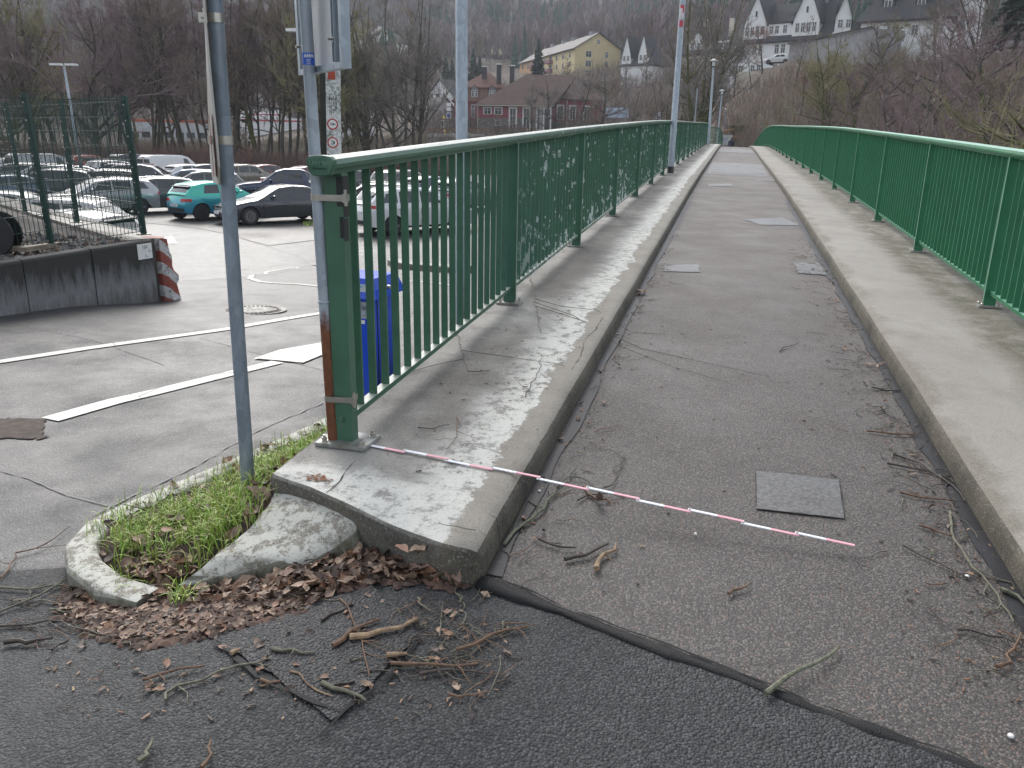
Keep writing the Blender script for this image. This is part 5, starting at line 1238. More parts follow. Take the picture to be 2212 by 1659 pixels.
CARS = dict(
 hatch=H_(car=H_(L=3.98, W=1.76, H=1.48, fw=.80, rw=3.36, wheel=.33, deck=[(0, .66), (.15, .72), (.5, .84), (1.15, .97), (2.5, .99), (3.4, 1.0), (3.75, 1.0), (3.98, .92)], roof=[(1.05, .96), (1.95, 1.42), (2.5, 1.475), (3.1, 1.45), (3.55, 1.36), (3.9, 1.0)]),
   glass=H_(screen=(1.14, 1.92), rear=(3.58, 3.83), side=[(1.65, 2.42, .12, .82, .28, 0), (2.50, 3.2, .12, .82, 0, -.1)], mirror=1.6), lights=H_(hz=(.56, .70), tz=(.74, .86), tk=.6), plate=.60, doors=[1.3, 2.46, 3.15], spoiler=1),
 sedan=H_(car=H_(L=4.65, W=1.82, H=1.43, fw=.88, rw=3.68, wheel=.335, deck=[(0, .60), (.2, .70), (.6, .80), (1.35, .93), (2.6, .95), (4.0, .98), (4.4, .97), (4.65, .90)], roof=[(1.25, .92), (2.15, 1.36), (2.7, 1.42), (3.3, 1.38), (3.9, 1.18), (4.35, .98)]),
   glass=H_(screen=(1.35, 2.12), rear=(3.6, 4.25), side=[(1.85, 2.62, .12, .84, .35, 0), (2.70, 3.42, .12, .84, 0, -.05), (3.48, 3.85, .12, .70, 0, -.22)], mirror=1.85), lights=H_(hz=(.56, .67), tz=(.76, .87), tk=.4), plate=.62, doors=[1.42, 2.66, 3.42]),
 saloon=H_(car=H_(L=4.7, W=1.82, H=1.46, fw=.90, rw=3.66, wheel=.33, deck=[(0, .60), (.2, .70), (.6, .82), (1.35, .94), (2.6, .96), (4.1, 1.02), (4.5, 1.02), (4.7, .93)], roof=[(1.25, .93), (2.1, 1.38), (2.7, 1.45), (3.2, 1.42), (3.6, 1.28), (4.0, 1.02)]),
   glass=H_(screen=(1.35, 2.05), rear=(3.3, 3.9), side=[(1.85, 2.55, .12, .84, .32, 0), (2.63, 3.35, .12, .84, 0, -.12)], mirror=1.8), lights=H_(hz=(.58, .70), tz=(.78, .92), tk=.45), plate=.72, doors=[1.42, 2.6, 3.35]),
 estate=H_(car=H_(L=4.6, W=1.81, H=1.49, fw=.86, rw=3.56, wheel=.33, deck=[(0, .62), (.2, .72), (.6, .84), (1.3, .96), (2.6, .99), (4.1, 1.02), (4.4, 1.0), (4.6, .92)], roof=[(1.15, .95), (2.0, 1.40), (2.6, 1.47), (3.6, 1.44), (4.1, 1.36), (4.5, 1.0)]),
   glass=H_(screen=(1.25, 1.97), rear=(4.14, 4.42), side=[(1.75, 2.5, .12, .84, .3, 0), (2.58, 3.3, .12, .84, 0, -.02), (3.38, 4.0, .12, .80, 0, -.18)], mirror=1.72), lights=H_(hz=(.60, .72), tz=(.80, .93), tk=.62), plate=.68, doors=[1.38, 2.54, 3.34], rails=1),
 mpv=H_(car=H_(L=4.4, W=1.80, H=1.58, fw=.86, rw=3.54, wheel=.33, deck=[(0, .66), (.2, .78), (.6, .92), (1.1, 1.02), (2.6, 1.03), (4.0, 1.05), (4.25, 1.04), (4.4, .95)], roof=[(.95, 1.0), (1.85, 1.50), (2.4, 1.575), (3.5, 1.55), (3.95, 1.45), (4.32, 1.04)]),
   glass=H_(screen=(1.05, 1.82), rear=(3.98, 4.24), side=[(1.55, 2.4, .10, .84, .34, 0), (2.48, 3.25, .10, .84, 0, -.02), (3.33, 3.9, .12, .80, 0, -.15)], mirror=1.6), lights=H_(hz=(.66, .80), tz=(.90, 1.02), tk=.66), plate=.74, doors=[1.3, 2.44, 3.28], rails=1),
 suv=H_(car=H_(L=4.5, W=1.85, H=1.68, fw=.88, rw=3.58, wheel=.36, sill=.30, deck=[(0, .72), (.15, .84), (.6, .98), (1.25, 1.08), (2.6, 1.09), (4.1, 1.11), (4.35, 1.10), (4.5, 1.0)], roof=[(1.15, 1.06), (1.9, 1.55), (2.5, 1.66), (3.7, 1.64), (4.1, 1.54), (4.42, 1.1)]),
   glass=H_(screen=(1.25, 1.88), rear=(4.12, 4.35), side=[(1.7, 2.45, .10, .84, .28, 0), (2.53, 3.3, .10, .84, 0, 0), (3.38, 3.98, .12, .80, 0, -.12)], mirror=1.65), lights=H_(hz=(.72, .86), tz=(.92, 1.06), tk=.66), plate=.78, doors=[1.4, 2.5, 3.34], rails=1),
 van=H_(car=H_(L=4.95, W=1.92, H=1.96, fw=.95, rw=3.95, wheel=.34, sill=.28, tumble=.10, taper=.16, deck=[(0, .74), (.15, .90), (.7, 1.02), (1.0, 1.10), (2.0, 1.12), (4.8, 1.14), (4.95, 1.12)], roof=[(.8, 1.04), (1.65, 1.80), (2.1, 1.93), (3.5, 1.96), (4.7, 1.94), (4.93, 1.80)]),
   glass=H_(screen=(.92, 1.62), rear=None, side=[(1.5, 2.15, .05, .78, .32, 0)], mirror=1.35), lights=H_(hz=(.78, .98), tz=(.85, 1.35), tk=.86), plate=.62, doors=[1.2, 2.2, 3.3]),
 pickup=H_(car=H_(L=5.3, W=1.86, H=1.80, fw=.92, rw=4.08, wheel=.38, sill=.40, tumble=.24, deck=[(0, .84), (.15, .98), (.6, 1.08), (1.35, 1.15), (2.6, 1.16), (5.1, 1.18), (5.3, 1.14)], roof=[(1.3, 1.12), (2.05, 1.66), (2.5, 1.78), (3.2, 1.77), (3.45, 1.70), (3.62, 1.18)]),
   glass=H_(screen=(1.4, 2.02), rear=(3.47, 3.57), side=[(1.82, 2.52, .10, .84, .28, 0), (2.60, 3.32, .10, .84, 0, -.05)], mirror=1.8), lights=H_(hz=(.84, .98), tz=(.90, 1.12), tk=.86), plate=.70, doors=[1.5, 2.56, 3.45], bed=(3.68, 5.22)),
)
def car(kind, col, u, v, t, head, label, rim=None, spokes=5, group='cars in the car park', z=None, s=1.0, plate_txt=None, detail=True):
    """u, v: where the middle of the car stands; head: heading in degrees, 0 = nose towards +Y (along the bridge)"""
    c, parts, spec = make_proto(kind); d = az_dir(u); x, y = d.x*t, d.y*t; zz = z if z is not None else road_z(x, y)+.012
    a = R(head+90)
    off = Vector((math.cos(a), math.sin(a), 0))*c.L/2*s
    root = thing('van' if kind == 'van' else 'pickup_truck' if kind == 'pickup' else 'parked_car', label, 'van' if kind == 'van' else 'pickup' if kind == 'pickup' else 'car', (x+off.x, y+off.y, zz), a, group)
    if s != 1: root.scale = (s, s, s)
    for name, me, l_, r_, sub in parts:
        o = link(name, me, root)
        if name in ('body', 'cabin', 'door_handle', 'door_mirror'):
            o.material_slots[0].link = 'OBJECT'; o.material_slots[0].material = PT[col]
    rm = M['rim'] if rim is None else rim
    ty, rme, bk = wheel_meshes(c.wr, spokes, rm, (c.wr, spokes, rm.name))
    for xw in (c.fw, c.rw):
        for sgn in (-1, 1):
            yw = sgn*(c.W/2-.125); w_ = link('wheel', ty, root, (-xw, yw, c.wr), (0, 0, 0 if sgn < 0 else math.pi)); link('rim', rme, w_); 
            if detail: link('brake_disc', bk, w_)
    return root, c
# near rows of the car park; headings: about 0 = parallel to the bridge
T_, _c = car('hatch', 'teal', 466, 470, 33.6, -22, 'teal to blue two-tone hatchback seen from behind at the front of the car park', rim=M['rimd'], spokes=6)
CARN = [
 ('sedan', 'charcoal', 592, 32.2, 143, 'charcoal fastback saloon with bright window line parked in front of the navy pickup', None, 10),
 ('estate', 'slate', 307, 35.5, 143, 'dark grey estate car with star rims left of the teal hatchback', None, 5),
 ('estate', 'silver', 205, 34.0, 150, 'silver estate car right behind the mesh fence, next to the dark grey estate', None, 5),
 ('mpv', 'grey', 428, 41.5, 122, 'grey compact people carrier behind the teal hatchback', None, 5),
 ('hatch', 'bluegrey', 392, 47, 118, 'pale blue-grey hatchback between the dark people carriers and the white hatchback', None, 5),
 ('pickup', 'navy', 620, 41, 120, 'navy double cab pickup with a covered bed behind the charcoal fastback', None, 6),
 ('suv', 'charcoal', 318, 48, 292, 'tall dark people carrier with red tail lamps in front of the two vans', None, 5),
 ('estate', 'black', 205, 43.5, 128, 'black car half hidden behind the corner post of the mesh fence', None, 5),
 ('suv', 'charcoal', 92, 38, 118, 'dark off-road car side on between the two left fence posts', None, 5),
 ('sedan', 'bluegrey', -8, 37, 135, 'pale blue saloon cut by the left edge behind the fence', None, 5),
 ('mpv', 'silver', 82, 47, 125, 'silver people carrier in the third row behind the dark off-road car', None, 5),
 ('saloon', 'silver', 152, 50, 125, 'silver saloon in the third row behind the fence lamp post', None, 5),
 ('estate', 'grey', 20, 52, 125, 'grey estate in the third row near the left edge', None, 5),
 ('estate', 'charcoal', 232, 55, 125, 'charcoal estate in the third row left of the tall dark people carrier', None, 5),
 ('van', 'silver', 98, 60, 335, 'silver box van with dark rear windows at the back left of the car park', None, 5),
 ('hatch', 'white', 30, 66, 338, 'white hatchback at the far left end of the back row', None, 5),
 ('hatch', 'red', 148, 68, 338, 'bright red hatchback in the back row behind the slim car park lamp', None, 5),
 ('suv', 'orange', 200, 72, 338, 'orange off-road car in the back row left of the white off-road car', None, 5),
 ('suv', 'white', 254, 56, 338, 'white off-road car seen from behind left of the vans', None, 5),
 ('van', 'charcoal', 306, 64, 345, 'dark grey van seen from behind, left one of the two vans', None, 5),
 ('van', 'white', 372, 63, 342, 'white panel van with twin rear windows beside the dark grey van', None, 5),
 ('hatch', 'white', 412, 57, 338, 'white hatchback seen from behind in front of the white van', None, 5),
 ('hatch', 'charcoal', 452, 58, 338, 'dark hatchback seen from behind right of the white hatchback', None, 5),
 ('mpv', 'tan', 528, 55, 338, 'sandy grey small car seen from behind just right of the near sign pole', None, 5),
 ('hatch', 'wine', 582, 60, 338, 'dark red hatchback seen from behind in the back row', None, 5),
 ('saloon', 'black', 636, 50, 345, 'black saloon seen from behind next to the strapped pole', None, 5),
 ('hatch', 'wine', 676, 58, 338, 'dark red small car just behind the strapped pole', None, 5),
 ('suv', 'slate', 752, 47, 338, 'slate off-road car seen between the first railing bars', None, 5),
 ('estate', 'black', 792, 34, 122, 'black estate with bright window line seen through the first railing bars', None, 5),
 ('mpv', 'white', 893, 29.5, 322, 'white family estate with red tail lamps seen through the railing bars', None, 5),
 ('suv', 'tan', 876, 46, 338, 'beige off-road car seen through the railing bars behind the white family estate', None, 5),
 ('hatch', 'navy', 940, 43, 338, 'navy hatchback seen through the railing left of the thick lamp post', None, 5),
 ('hatch', 'silver', 1005, 40, 338, 'silver hatchback seen through the closely set railing bars beside the thick lamp post', None, 5),
 ('sedan', 'silver', -40, 25.5, 118, 'silver saloon parked just beyond the gravel yard, roof showing over the coping', None, 5),
 ('estate', 'white', 55, 22.5, 112, 'white car close behind the coping with its bright roof showing', None, 5),
 ('hatch', 'white', 92, 18.6, 96, 'white hatchback right behind the coping with a rounded dark rear window', None, 5),
]
for kind, col, u, t, hd, lab, rm_, sp in CARN: car(kind, col, u, 0, t, hd, lab, rm_, sp, detail=t < 45)
# lettering on the teal car's plate, rear doors and windows of the vans
text('lettering', 'OE:PL 3333', .085, M['black'], T_, (-_c.L-.0+(_c.L+_c.end_x('r', 0, .6))-.020, 0, .60), (R(90), 0, R(-90)), .001)
for r in [o for o in COL.objects if o.name.startswith('van') and o.type == 'EMPTY']:
    c = PROTO['van'][0]
    for sgn in (-1, 1):
        mb = MB(); mb.box((0, 0, 0), (.01, .66, .48)); link('rear_window', mb.mesh('rear_window', M['glass']), r, (-4.936, sgn*.40, 1.42))
    mb = MB(); mb.box((0, 0, 0), (.01, .012, 1.5)); link('door_seam', mb.mesh('door_seam', M['under']), r, (-4.94, 0, 1.2))
    mb = MB(); mb.box((0, 0, 0), (.012, .25, .035)); link('brake_light', mb.mesh('brake_light', M['tail']), r, (-4.938, 0, 1.74))
# ================================================================== BUILDINGS ON THE FAR BANK
def roofm(name, col, tile=.35):
    m, t, b = mat(name); co = coords(t); sx = N(t, 'ShaderNodeSeparateXYZ'); t.links.new(co, sx.inputs[0])
    n = noi(t, co, 1.2, 7, .7); c = ramp(t, n, [(.3, tuple(x*.6 for x in col)), (.55, col), (.8, tuple(x*1.4 for x in col))])
    f = mth(t, 'FRACT', mth(t, 'DIVIDE', sx.outputs[2], tile)); c = mix(t, ramp(t, f, [(0, .7), (.2, 0), (1, 0)]), c, tuple(x*.35 for x in col))
    t.links.new(c, b.inputs['Base Color']); b.inputs['Roughness'].default_value = .75; bump(t, b, f, .6, .06); return m
M['tile'] = roofm('brown_clay_tiles', (.105, .062, .048)); M['tile2'] = roofm('reddish_clay_tiles', (.15, .072, .052)); M['slate'] = roofm('dark_slate_roof', (.050, .050, .055), .25)
M['eternit'] = roofm('grey_fibre_roof', (.065, .060, .056), .4)
M['redw'] = flat('crimson_render', (.22, .055, .068), .8, 0, .15, 1.5); M['whitew'] = flat('white_render', (.70, .705, .70), .8, 0, .08, .8); M['creamw'] = flat('cream_render', (.54, .49, .40), .8, 0, .1, .8)
M['yelw'] = flat('pale_yellow_render', (.56, .47, .26), .8, 0, .07, .6); M['orgw'] = flat('apricot_render', (.55, .34, .17), .8, 0, .07, .6); M['pink'] = flat('mauve_balcony', (.24, .12, .15), .7); M['greyw'] = flat('grey_render', (.24, .24, .25), .85, 0, .2, 1)
def m_stone():
    m, t, b = mat('rubble_stone_base'); co = coords(t, 'Object', (1, 1, 1.6)); v = N(t, 'ShaderNodeTexVoronoi'); v.inputs['Scale'].default_value = 2.6; t.links.new(co, v.inputs['Vector'])
    s = N(t, 'ShaderNodeSeparateColor'); t.links.new(v.outputs['Color'], s.inputs[0]); c = ramp(t, s.outputs[0], [(0, (.085, .08, .07)), (1, (.24, .22, .20))])
    e = vor(t, co, 2.6, 'DISTANCE_TO_EDGE'); c = mix(t, ramp(t, e, [(0, .8), (.08, 0)]), c, (.05, .05, .045)); t.links.new(c, b.inputs['Base Color']); b.inputs['Roughness'].default_value = .9; bump(t, b, e, .6, .08); return m
M['stone'] = m_stone(); M['pane'] = flat('window_glass', (.03, .035, .04), .12, 0, .4, 1.5, .7); M['wframe'] = flat('white_window_frame', (.62, .62, .60), .5, 0, .03); M['curt'] = flat('curtained_pane', (.25, .27, .28), .3, 0, .3, 2)
_WM = {}; BUILT = []
def window(root, x, z, w, h, y=0, rz=0, frame=True, bars=1, surround=0, m=None):
    key = (round(w, 2), round(h, 2), bars, surround, frame, (m or M['pane']).name)
    if key not in _WM:
        mb = MB(); b = .07 if frame else .05
        for dx in (-w/2+b/2, w/2-b/2): mb.box((dx, -.04, 0), (b, .09, h))
        for dz in (-h/2+b/2, h/2-b/2): mb.box((0, -.04, dz), (w-2*b, .09, b))
        for k in range(bars): mb.box((-w/2+w*(k+1)/(bars+1), -.035, 0), (.06, .08, h-2*b))
        if h > 1.0 and frame: mb.box((0, -.0355, h*.14), (w-2*b, .075, .05))
        if surround:
            for dx in (-w/2-surround/2, w/2+surround/2): mb.box((dx, -.02, 0), (surround, .1, h))
            mb.box((0, -.03, h/2+surround*.7), (w+2*surround+.1, .14, surround*1.4))
        mp = MB(); mp.box((0, -.012, 0), (w-.08, .03, h-.08))
        _WM[key] = (mb.mesh('window', M['wframe'] if frame else M['slate']), mp.mesh('pane', m or M['pane']))
    a, b = _WM[key]; o = link('window', a, root, (x, y, z), (0, 0, rz)); link('pane', b, o); return o
def wgrid(root, xs, zs, w, h, **k):
    for z in zs:
        for x in xs: window(root, x, z, w, h, **k)
def building(name, label, cat, A, B, group=None):
    """A, B: (u, t) of the two ends of the facade; returns root, length; base z=0 at world"""
    if not name.startswith('inn') and A[0] > 1100: A, B = (A[0]-(A[0]-1000)*.036, A[1]), (B[0]-(B[0]-1000)*.036, B[1])      # image column shifted for the leaning verticals of high standing houses
    pa, pb = az_dir(A[0])*A[1], az_dir(B[0])*B[1]; d = pb-pa
    r = thing(name, label, cat, (pa.x, pa.y, 0), math.atan2(d.y, d.x), group)
    if name != 'hillside_house': BUILT.append((r, (A[1]+B[1])/2))
    return r, d.length
def part_box(root, name, x0, x1, y0, y1, z0, z1, m): mb = MB(); mb.box(((x0+x1)/2, (y0+y1)/2, (z0+z1)/2), (x1-x0, y1-y0, z1-z0)); return mb.build(name, m, root)
def gable(root, x0, x1, y0, y1, ze, zr, m, wallm, along='x', ov=.4, th=.18, name='roof'):
    """gable roof, ridge along x or y; also fills the gable triangles"""
    mb = MB(); g = MB()
    if along == 'x':
        ym = (y0+y1)/2; k = (zr-ze)/(ym-y0)
        for s in (-1, 1):
            ye = y0-ov if s < 0 else y1+ov; zz = ze-ov*k
            P = [(x0-ov, ye, zz), (x1+ov, ye, zz), (x1+ov, ym, zr), (x0-ov, ym, zr)]; mb.add(P+[(a, b, c+th) for a, b, c in P], [(0, 1, 2, 3), (7, 6, 5, 4), (0, 4, 5, 1), (1, 5, 6, 2), (2, 6, 7, 3), (3, 7, 4, 0)])
        for x in (x0+.002, x1-.002): g = MB(); g.add([(x, y0, ze), (x, y1, ze), (x, ym, zr)], [(0, 1, 2)]); g.build('gable_wall', wallm, root)
    else:
        xm = (x0+x1)/2; k = (zr-ze)/(xm-x0)
        for s in (-1, 1):
            xe = x0-ov if s < 0 else x1+ov; zz = ze-ov*k
            P = [(xe, y0-ov, zz), (xe, y1+ov, zz), (xm, y1+ov, zr), (xm, y0-ov, zr)]; mb.add(P+[(a, b, c+th) for a, b, c in P], [(0, 1, 2, 3), (7, 6, 5, 4), (0, 4, 5, 1), (1, 5, 6, 2), (2, 6, 7, 3), (3, 7, 4, 0)])
        for y in (y0+.002, y1-.002): g = MB(); g.add([(x0, y, ze), (x1, y, ze), (xm, y, zr)], [(0, 1, 2)]); g.build('gable_wall', wallm, root)
    return mb.build(name, m, root)
def hip(root, x0, x1, y0, y1, ze, zr, m, rl, rr, ov=.4, name='roof', ry=None):
    ym = (y0+y1)/2 if ry is None else ry; mb = MB(); P = [(x0-ov, y0-ov, ze), (x1+ov, y0-ov, ze), (x1+ov, y1+ov, ze), (x0-ov, y1+ov, ze), (x0+rl, ym, zr), (x1-rr, ym, zr)]
    mb.add(P+[(P[i][0], P[i][1], ze-.22) for i in range(4)], [(0, 1, 5, 4), (1, 2, 5), (2, 3, 4, 5), (3, 0, 4), (0, 6, 7, 1), (1, 7, 8, 2), (2, 8, 9, 3), (3, 9, 6, 0), (9, 8, 7, 6)]); return mb.build(name, m, root)
# ---- crimson inn
inn, L = building('inn_building', 'crimson rendered inn with stone base and large brown tiled roofs across the river', 'building', (981, 160), (1104, 160))
part_box(inn, 'stone_base', 0, L, 0, 10, 1, 6.6, M['stone']); part_box(inn, 'wall', .03, L-.03, .03, 10, 6.6, 10.4, M['redw'])
mb = MB(); i1 = 1.3
lo = [(-.5, -.5, 10.3), (L+.5, -.5, 10.3), (L+.5, 10.5, 10.3), (-.5, 10.5, 10.3)]; up = [(i1, i1, 13.3), (L-i1, i1, 13.3), (L-i1, 10-i1, 13.3), (i1, 10-i1, 13.3)]
mb.add(lo+up, [(0, 1, 5, 4), (1, 2, 6, 5), (2, 3, 7, 6), (3, 0, 4, 7), (3, 2, 1, 0)]); mb.build('mansard', M['tile2'], inn)
hip(inn, i1, L-i1, i1, 10-i1, 13.3, 16.6, M['tile2'], 4.0, 3.0, .25)
for x in (3.9, 7.2):
    d = part_box(inn, 'dormer', x-.65, x+.65, .1, 2.2, 11.0, 12.9, M['greyw']); window(inn, x-.33, 11.9, .5, 1.2, y=.08, bars=0); window(inn, x+.33, 11.9, .5, 1.2, y=.08, bars=0); gable(inn, x-.65, x+.65, .0, 2.4, 12.9, 13.6, M['slate'], M['greyw'], 'y', .2, .08, 'dormer_roof')
for x, y, zt_ in ((5.6, 3.6, 17.6), (8.4, 2.4, 18.0), (10.9, 3, 17.8)): ch = part_box(inn, 'chimney', x-.45, x+.45, y-.45, y+.45, 12, zt_, M['slate']); part_box(ch, 'chimney_cap', x-.52, x+.52, y-.52, y+.52, zt_, zt_+.25, M['steel'])
for x in (1.0, 2.3, 3.6): window(inn, x, 8.5, .7, 2.3, bars=1)
for x in (1.4, 3.6): window(inn, x, 4.3, 1.3, 1.8, bars=1, m=M['curt'])
wing, L2 = building('inn_wing', 'crimson side wing of the inn with tall white framed windows and one broad hipped roof', 'building', (1032, 149), (1186, 148))
part_box(wing, 'stone_base', 0, L2, 0, 12, 1, 6.7, M['stone']); part_box(wing, 'wall', .03, L2-.03, .03, 12, 6.7, 9.2, M['redw']); hip(wing, 0, L2, 0, 12, 9.2, 15.4, M['tile'], 8.0, -4.5, .5)
for x in (1.7, 3.6): window(wing, x, 8.0, 1.3, 1.1, bars=1, surround=.10)
for x in (6.2, 8.6, 11.0, L2-.5): window(wing, x, 6.6, 1.1, 3.6, bars=1, surround=.18); 
d_ = part_box(wing, 'door', 3.0, 4.0, -.05, .1, 2.6, 4.9, flat('brown_door', (.08, .045, .03), .6)); window(wing, 3.6, 5.8, 1.0, .8, bars=1); part_box(wing, 'door_canopy', 2.7, 4.4, -.5, .0, 5.02, 5.16, M['slate'])
part_box(wing, 'drainpipe', -.08, .04, -.12, -.01, 1.5, 9.0, M['steel']); part_box(wing, 'gutter', -.4, L2+.4, -.68, -.52, 8.95, 9.1, M['steel']); part_box(wing, 'drainpipe', L2-1.6, L2-1.48, -.12, -.01, 1.5, 9.0, M['steel'])
part_box(wing, 'red_door', 9.9, 10.8, -.05, .1, 2.6, 4.7, M['redw'])
hall, L3 = building('inn_hall', 'right end of the crimson inn, a taller hall behind thin bare trees', 'building', (1188, 155), (1296, 158))
part_box(hall, 'stone_base', 0, L3, 0, 10, 1, 6.4, M['stone']); part_box(hall, 'wall', .03, L3-.03, .03, 10, 6.4, 10.9, M['redw']); hip(hall, 0, L3, 0, 10, 10.9, 15.6, M['tile'], 1.0, 4.5, .5)
for x in (1.8, 4.2, 7.0): window(hall, x, 8.2, 1.1, 2.4, bars=1, surround=.15)
part_box(hall, 'drainpipe', 3.0, 3.12, -.12, -.01, 2, 10.8, M['steel'])
# ---- white houses left of the inn
wh, L = building('white_house', 'white gabled house with three small dark windows left of the inn', 'building', (925, 184), (980, 180)); part_box(wh, 'wall', 0, L, 0, 9, 3, 12.6, M['whitew']); gable(wh, 0, L, 0, 9, 12.6, 16.4, M['slate'], M['whitew'], 'y')
for x in (1.2, 2.9, 4.6): window(wh, x, 13.0-.4, .7 if x != 2.9 else 1.0, 1.1, bars=0, frame=False)
wgrid(wh, (1.5, 3.5), (9.4,), .9, 1.2, bars=0, frame=False)
sh, L = building('small_house', 'low pale house with a grey roof beside the traffic lights', 'building', (889, 165), (944, 162)); part_box(sh, 'wall', 0, L, 0, 6, 3, 8.9, flat('grubby_render', (.42, .40, .37), .85, 0, .2, 1.5)); gable(sh, 0, L, 0, 6, 8.9, 11.2, M['slate'], M['whitew'], 'x'); window(sh, 3.8, 7.6, .7, 1.1, frame=False, bars=0)
for i, (u0, u1, t, zb, ze, zr, lab) in enumerate(((735, 793, 140, -2, 8.2, 12.4, 'white gabled house half hidden behind mossy trees left of the lamp post'), (552, 592, 205, 3, 12.5, 15.5, 'small white house above the white factory hall'))):
    h_, L = building('white_house', lab, 'building', (u0, t), (u1, t)); part_box(h_, 'wall', 0, L, 0, 8, zb, ze, M['whitew']); gable(h_, 0, L, 0, 8, ze, zr, M['slate'], M['whitew'], 'y'); wgrid(h_, (L*.3, L*.7), (ze-1.5,), .9, 1.3, bars=1)
for i, (u, v, t, w, lab) in enumerate(((752, 76, 300, 9, 'white hillside house farthest left above the mossy trees'), (806, 84, 310, 8, 'white hillside house in the middle of the slope above the mossy trees'), (845, 100, 290, 10, 'white hillside house farthest right on the slope above the mossy trees'), (28, 50, 320, 8, 'white house high on the wooded hill at the top left corner'))):
    zc = spot(u, v, t).z; hw = w*1728/t/2/1; h_, L = building('hillside_house', lab, 'building', (u-hw*.5, t), (u+hw*.5, t-4), group='white houses on the far hillside')
    part_box(h_, 'wall', 0, L, 0, 8, zc-9, zc+1, M['whitew']); gable(h_, 0, L, 0, 8, zc+1, zc+4, M['eternit'], M['whitew'], 'x' if i % 2 else 'y'); wgrid(h_, (L*.3, L*.7), (zc-.6, zc-3.4), 1, 1.2, bars=0, frame=False)
# ---- factory
fa, L = building('factory_hall', 'long white factory hall with thin red stripes behind the riverside trees', 'building', (522, 172), (655, 176)); part_box(fa, 'lower_hall', 0, L, 0, 14, -1, 6.9, M['whitew']); part_box(fa, 'upper_hall', .5, L*.78, 5, 18, 6.9, 8.5, M['whitew'])
M['rstripe'] = flat('red_cladding_stripe', (.45, .05, .06), .5); part_box(fa, 'red_stripe', -.02, L+.02, -.03, .0, 6.0, 6.35, M['rstripe']); part_box(fa, 'red_stripe', .48, L*.78, 4.97, 5, 7.5, 7.75, M['rstripe']); part_box(fa, 'roof_unit', L*.68, L*.74, 2, 4, 6.9, 8.6, M['steel']); part_box(fa, 'gate', L*.62, L*.76, -.05, 0, 0, 3.2, M['greyw'])
fb, L = building('factory_shed', 'low pale factory shed with an orange-red roof edge left of the white hall', 'building', (270, 160), (462, 168)); part_box(fb, 'wall', 0, L, 0, 12, -1, 5.2, flat('pale_cladding', (.44, .46, .47), .6, 0, .12, .6)); part_box(fb, 'roof_edge', -.1, L+.1, -.1, 12.1, 5.2, 5.75, flat('orange_red_fascia', (.42, .09, .04), .5)); wgrid(fb, [L*k/8 for k in (1, 2, 3, 4, 5, 6, 7)], (2.6,), 1.5, 1.1, bars=1, frame=False)
# ---- yellow flats
yb, L = building('apartment_block', 'long pale yellow apartment block with a grey roof up the slope', 'building', (1124, 280), (1243, 234)); D_ = 13.5
part_box(yb, 'wall', L*.30, L, 0, D_, 18, 30.6, M['yelw']); part_box(yb, 'wall', 0, L*.30, 0, D_, 18, 30.6, M['orgw']); gable(yb, 0, L, 0, D_, 30.6, 35.2, M['eternit'], M['yelw'], 'x', .6, .25)
for z in (28.9, 26.1, 23.3, 20.5):
    for k in range(9):
        x = L*(k+.6)/9.3
        if k in (2, 5): bl = part_box(yb, 'balcony', x-1.9, x+1.9, -1.2, -.01, z-1.2, z-.2, M['pink']); window(yb, x, z, 2.6, 1.9, bars=2)
        else: window(yb, x, z, 1.3, 1.5, bars=1)
    for yy, w_ in ((4.0, 1.7), (9.3, 1.0)): window(yb, L, z, w_, 1.6, y=yy, rz=R(90), bars=1)
window(yb, L, 32.6, 1.0, 1.1, y=D_/2, rz=R(90), bars=1)
for k in (.25, .45, .62, .9): ch = part_box(yb, 'chimney', L*k-.8, L*k+.8, D_/2-.5, D_/2+.5, 34.5, 36.3, M['greyw'])
# ---- white terrace on the hill to the right
te, L = building('terrace_house', 'white terrace house with tall pointed gables and dark slate roof on the right hillside', 'building', (1580, 152), (1792, 141)); D_ = 11
part_box(te, 'wall', 0, L, 0, D_, 12, 21.6, M['whitew']); hip(te, 0, L, 0, D_, 21.6, 29.5, M['slate'], 1.5, 1.5, .6)
part_box(te, 'dormer_band', 2.0, L*.86, .25, 4.0, 22.3, 24.9, M['whitew']); part_box(te, 'dormer_band_roof', 1.9, L*.86+.1, .05, 5.5, 24.9, 25.15, M['slate'])
for (x, w_, zt_) in ((4.2, 4.0, 30.6), (13.0, 4.4, 31.4)):
    d = part_box(te, 'gable_front', x-w_/2, x+w_/2, -.05, 5, 22.0, 25.2, M['whitew']); gable(te, x-w_/2, x+w_/2, -.05, 6.5, 25.2, zt_, M['slate'], M['whitew'], 'y', .25, .12, 'gable_roof')
    wgrid(te, (x-1.4, x-.47, x+.47, x+1.4), (23.8,), .72, 1.5, y=-.05, bars=1); window(te, x, 27.0, .3, .9, y=-.05, bars=0, frame=False)
wgrid(te, (7.0, 8.0, 9.4), (23.8,), .75, 1.3, y=.25, bars=1); wgrid(te, (1.2, 2.2, 4.4, 5.5, 8.4, 9.5, 12.0, 13.2, 15.6), (20.2, 16.6), .8, 1.5, bars=1)
part_box(te, 'chimney', L*.78, L*.78+.9, 5, 6, 28, 32, M['greyw']); part_box(te, 'copper_pipe', -.1, .02, -.14, -.02, 12, 21.5, M['greyw']); part_box(te, 'roof_window', 9.2, 10.1, 1.8, 2.2, 26.4, 27.2, M['pane'])
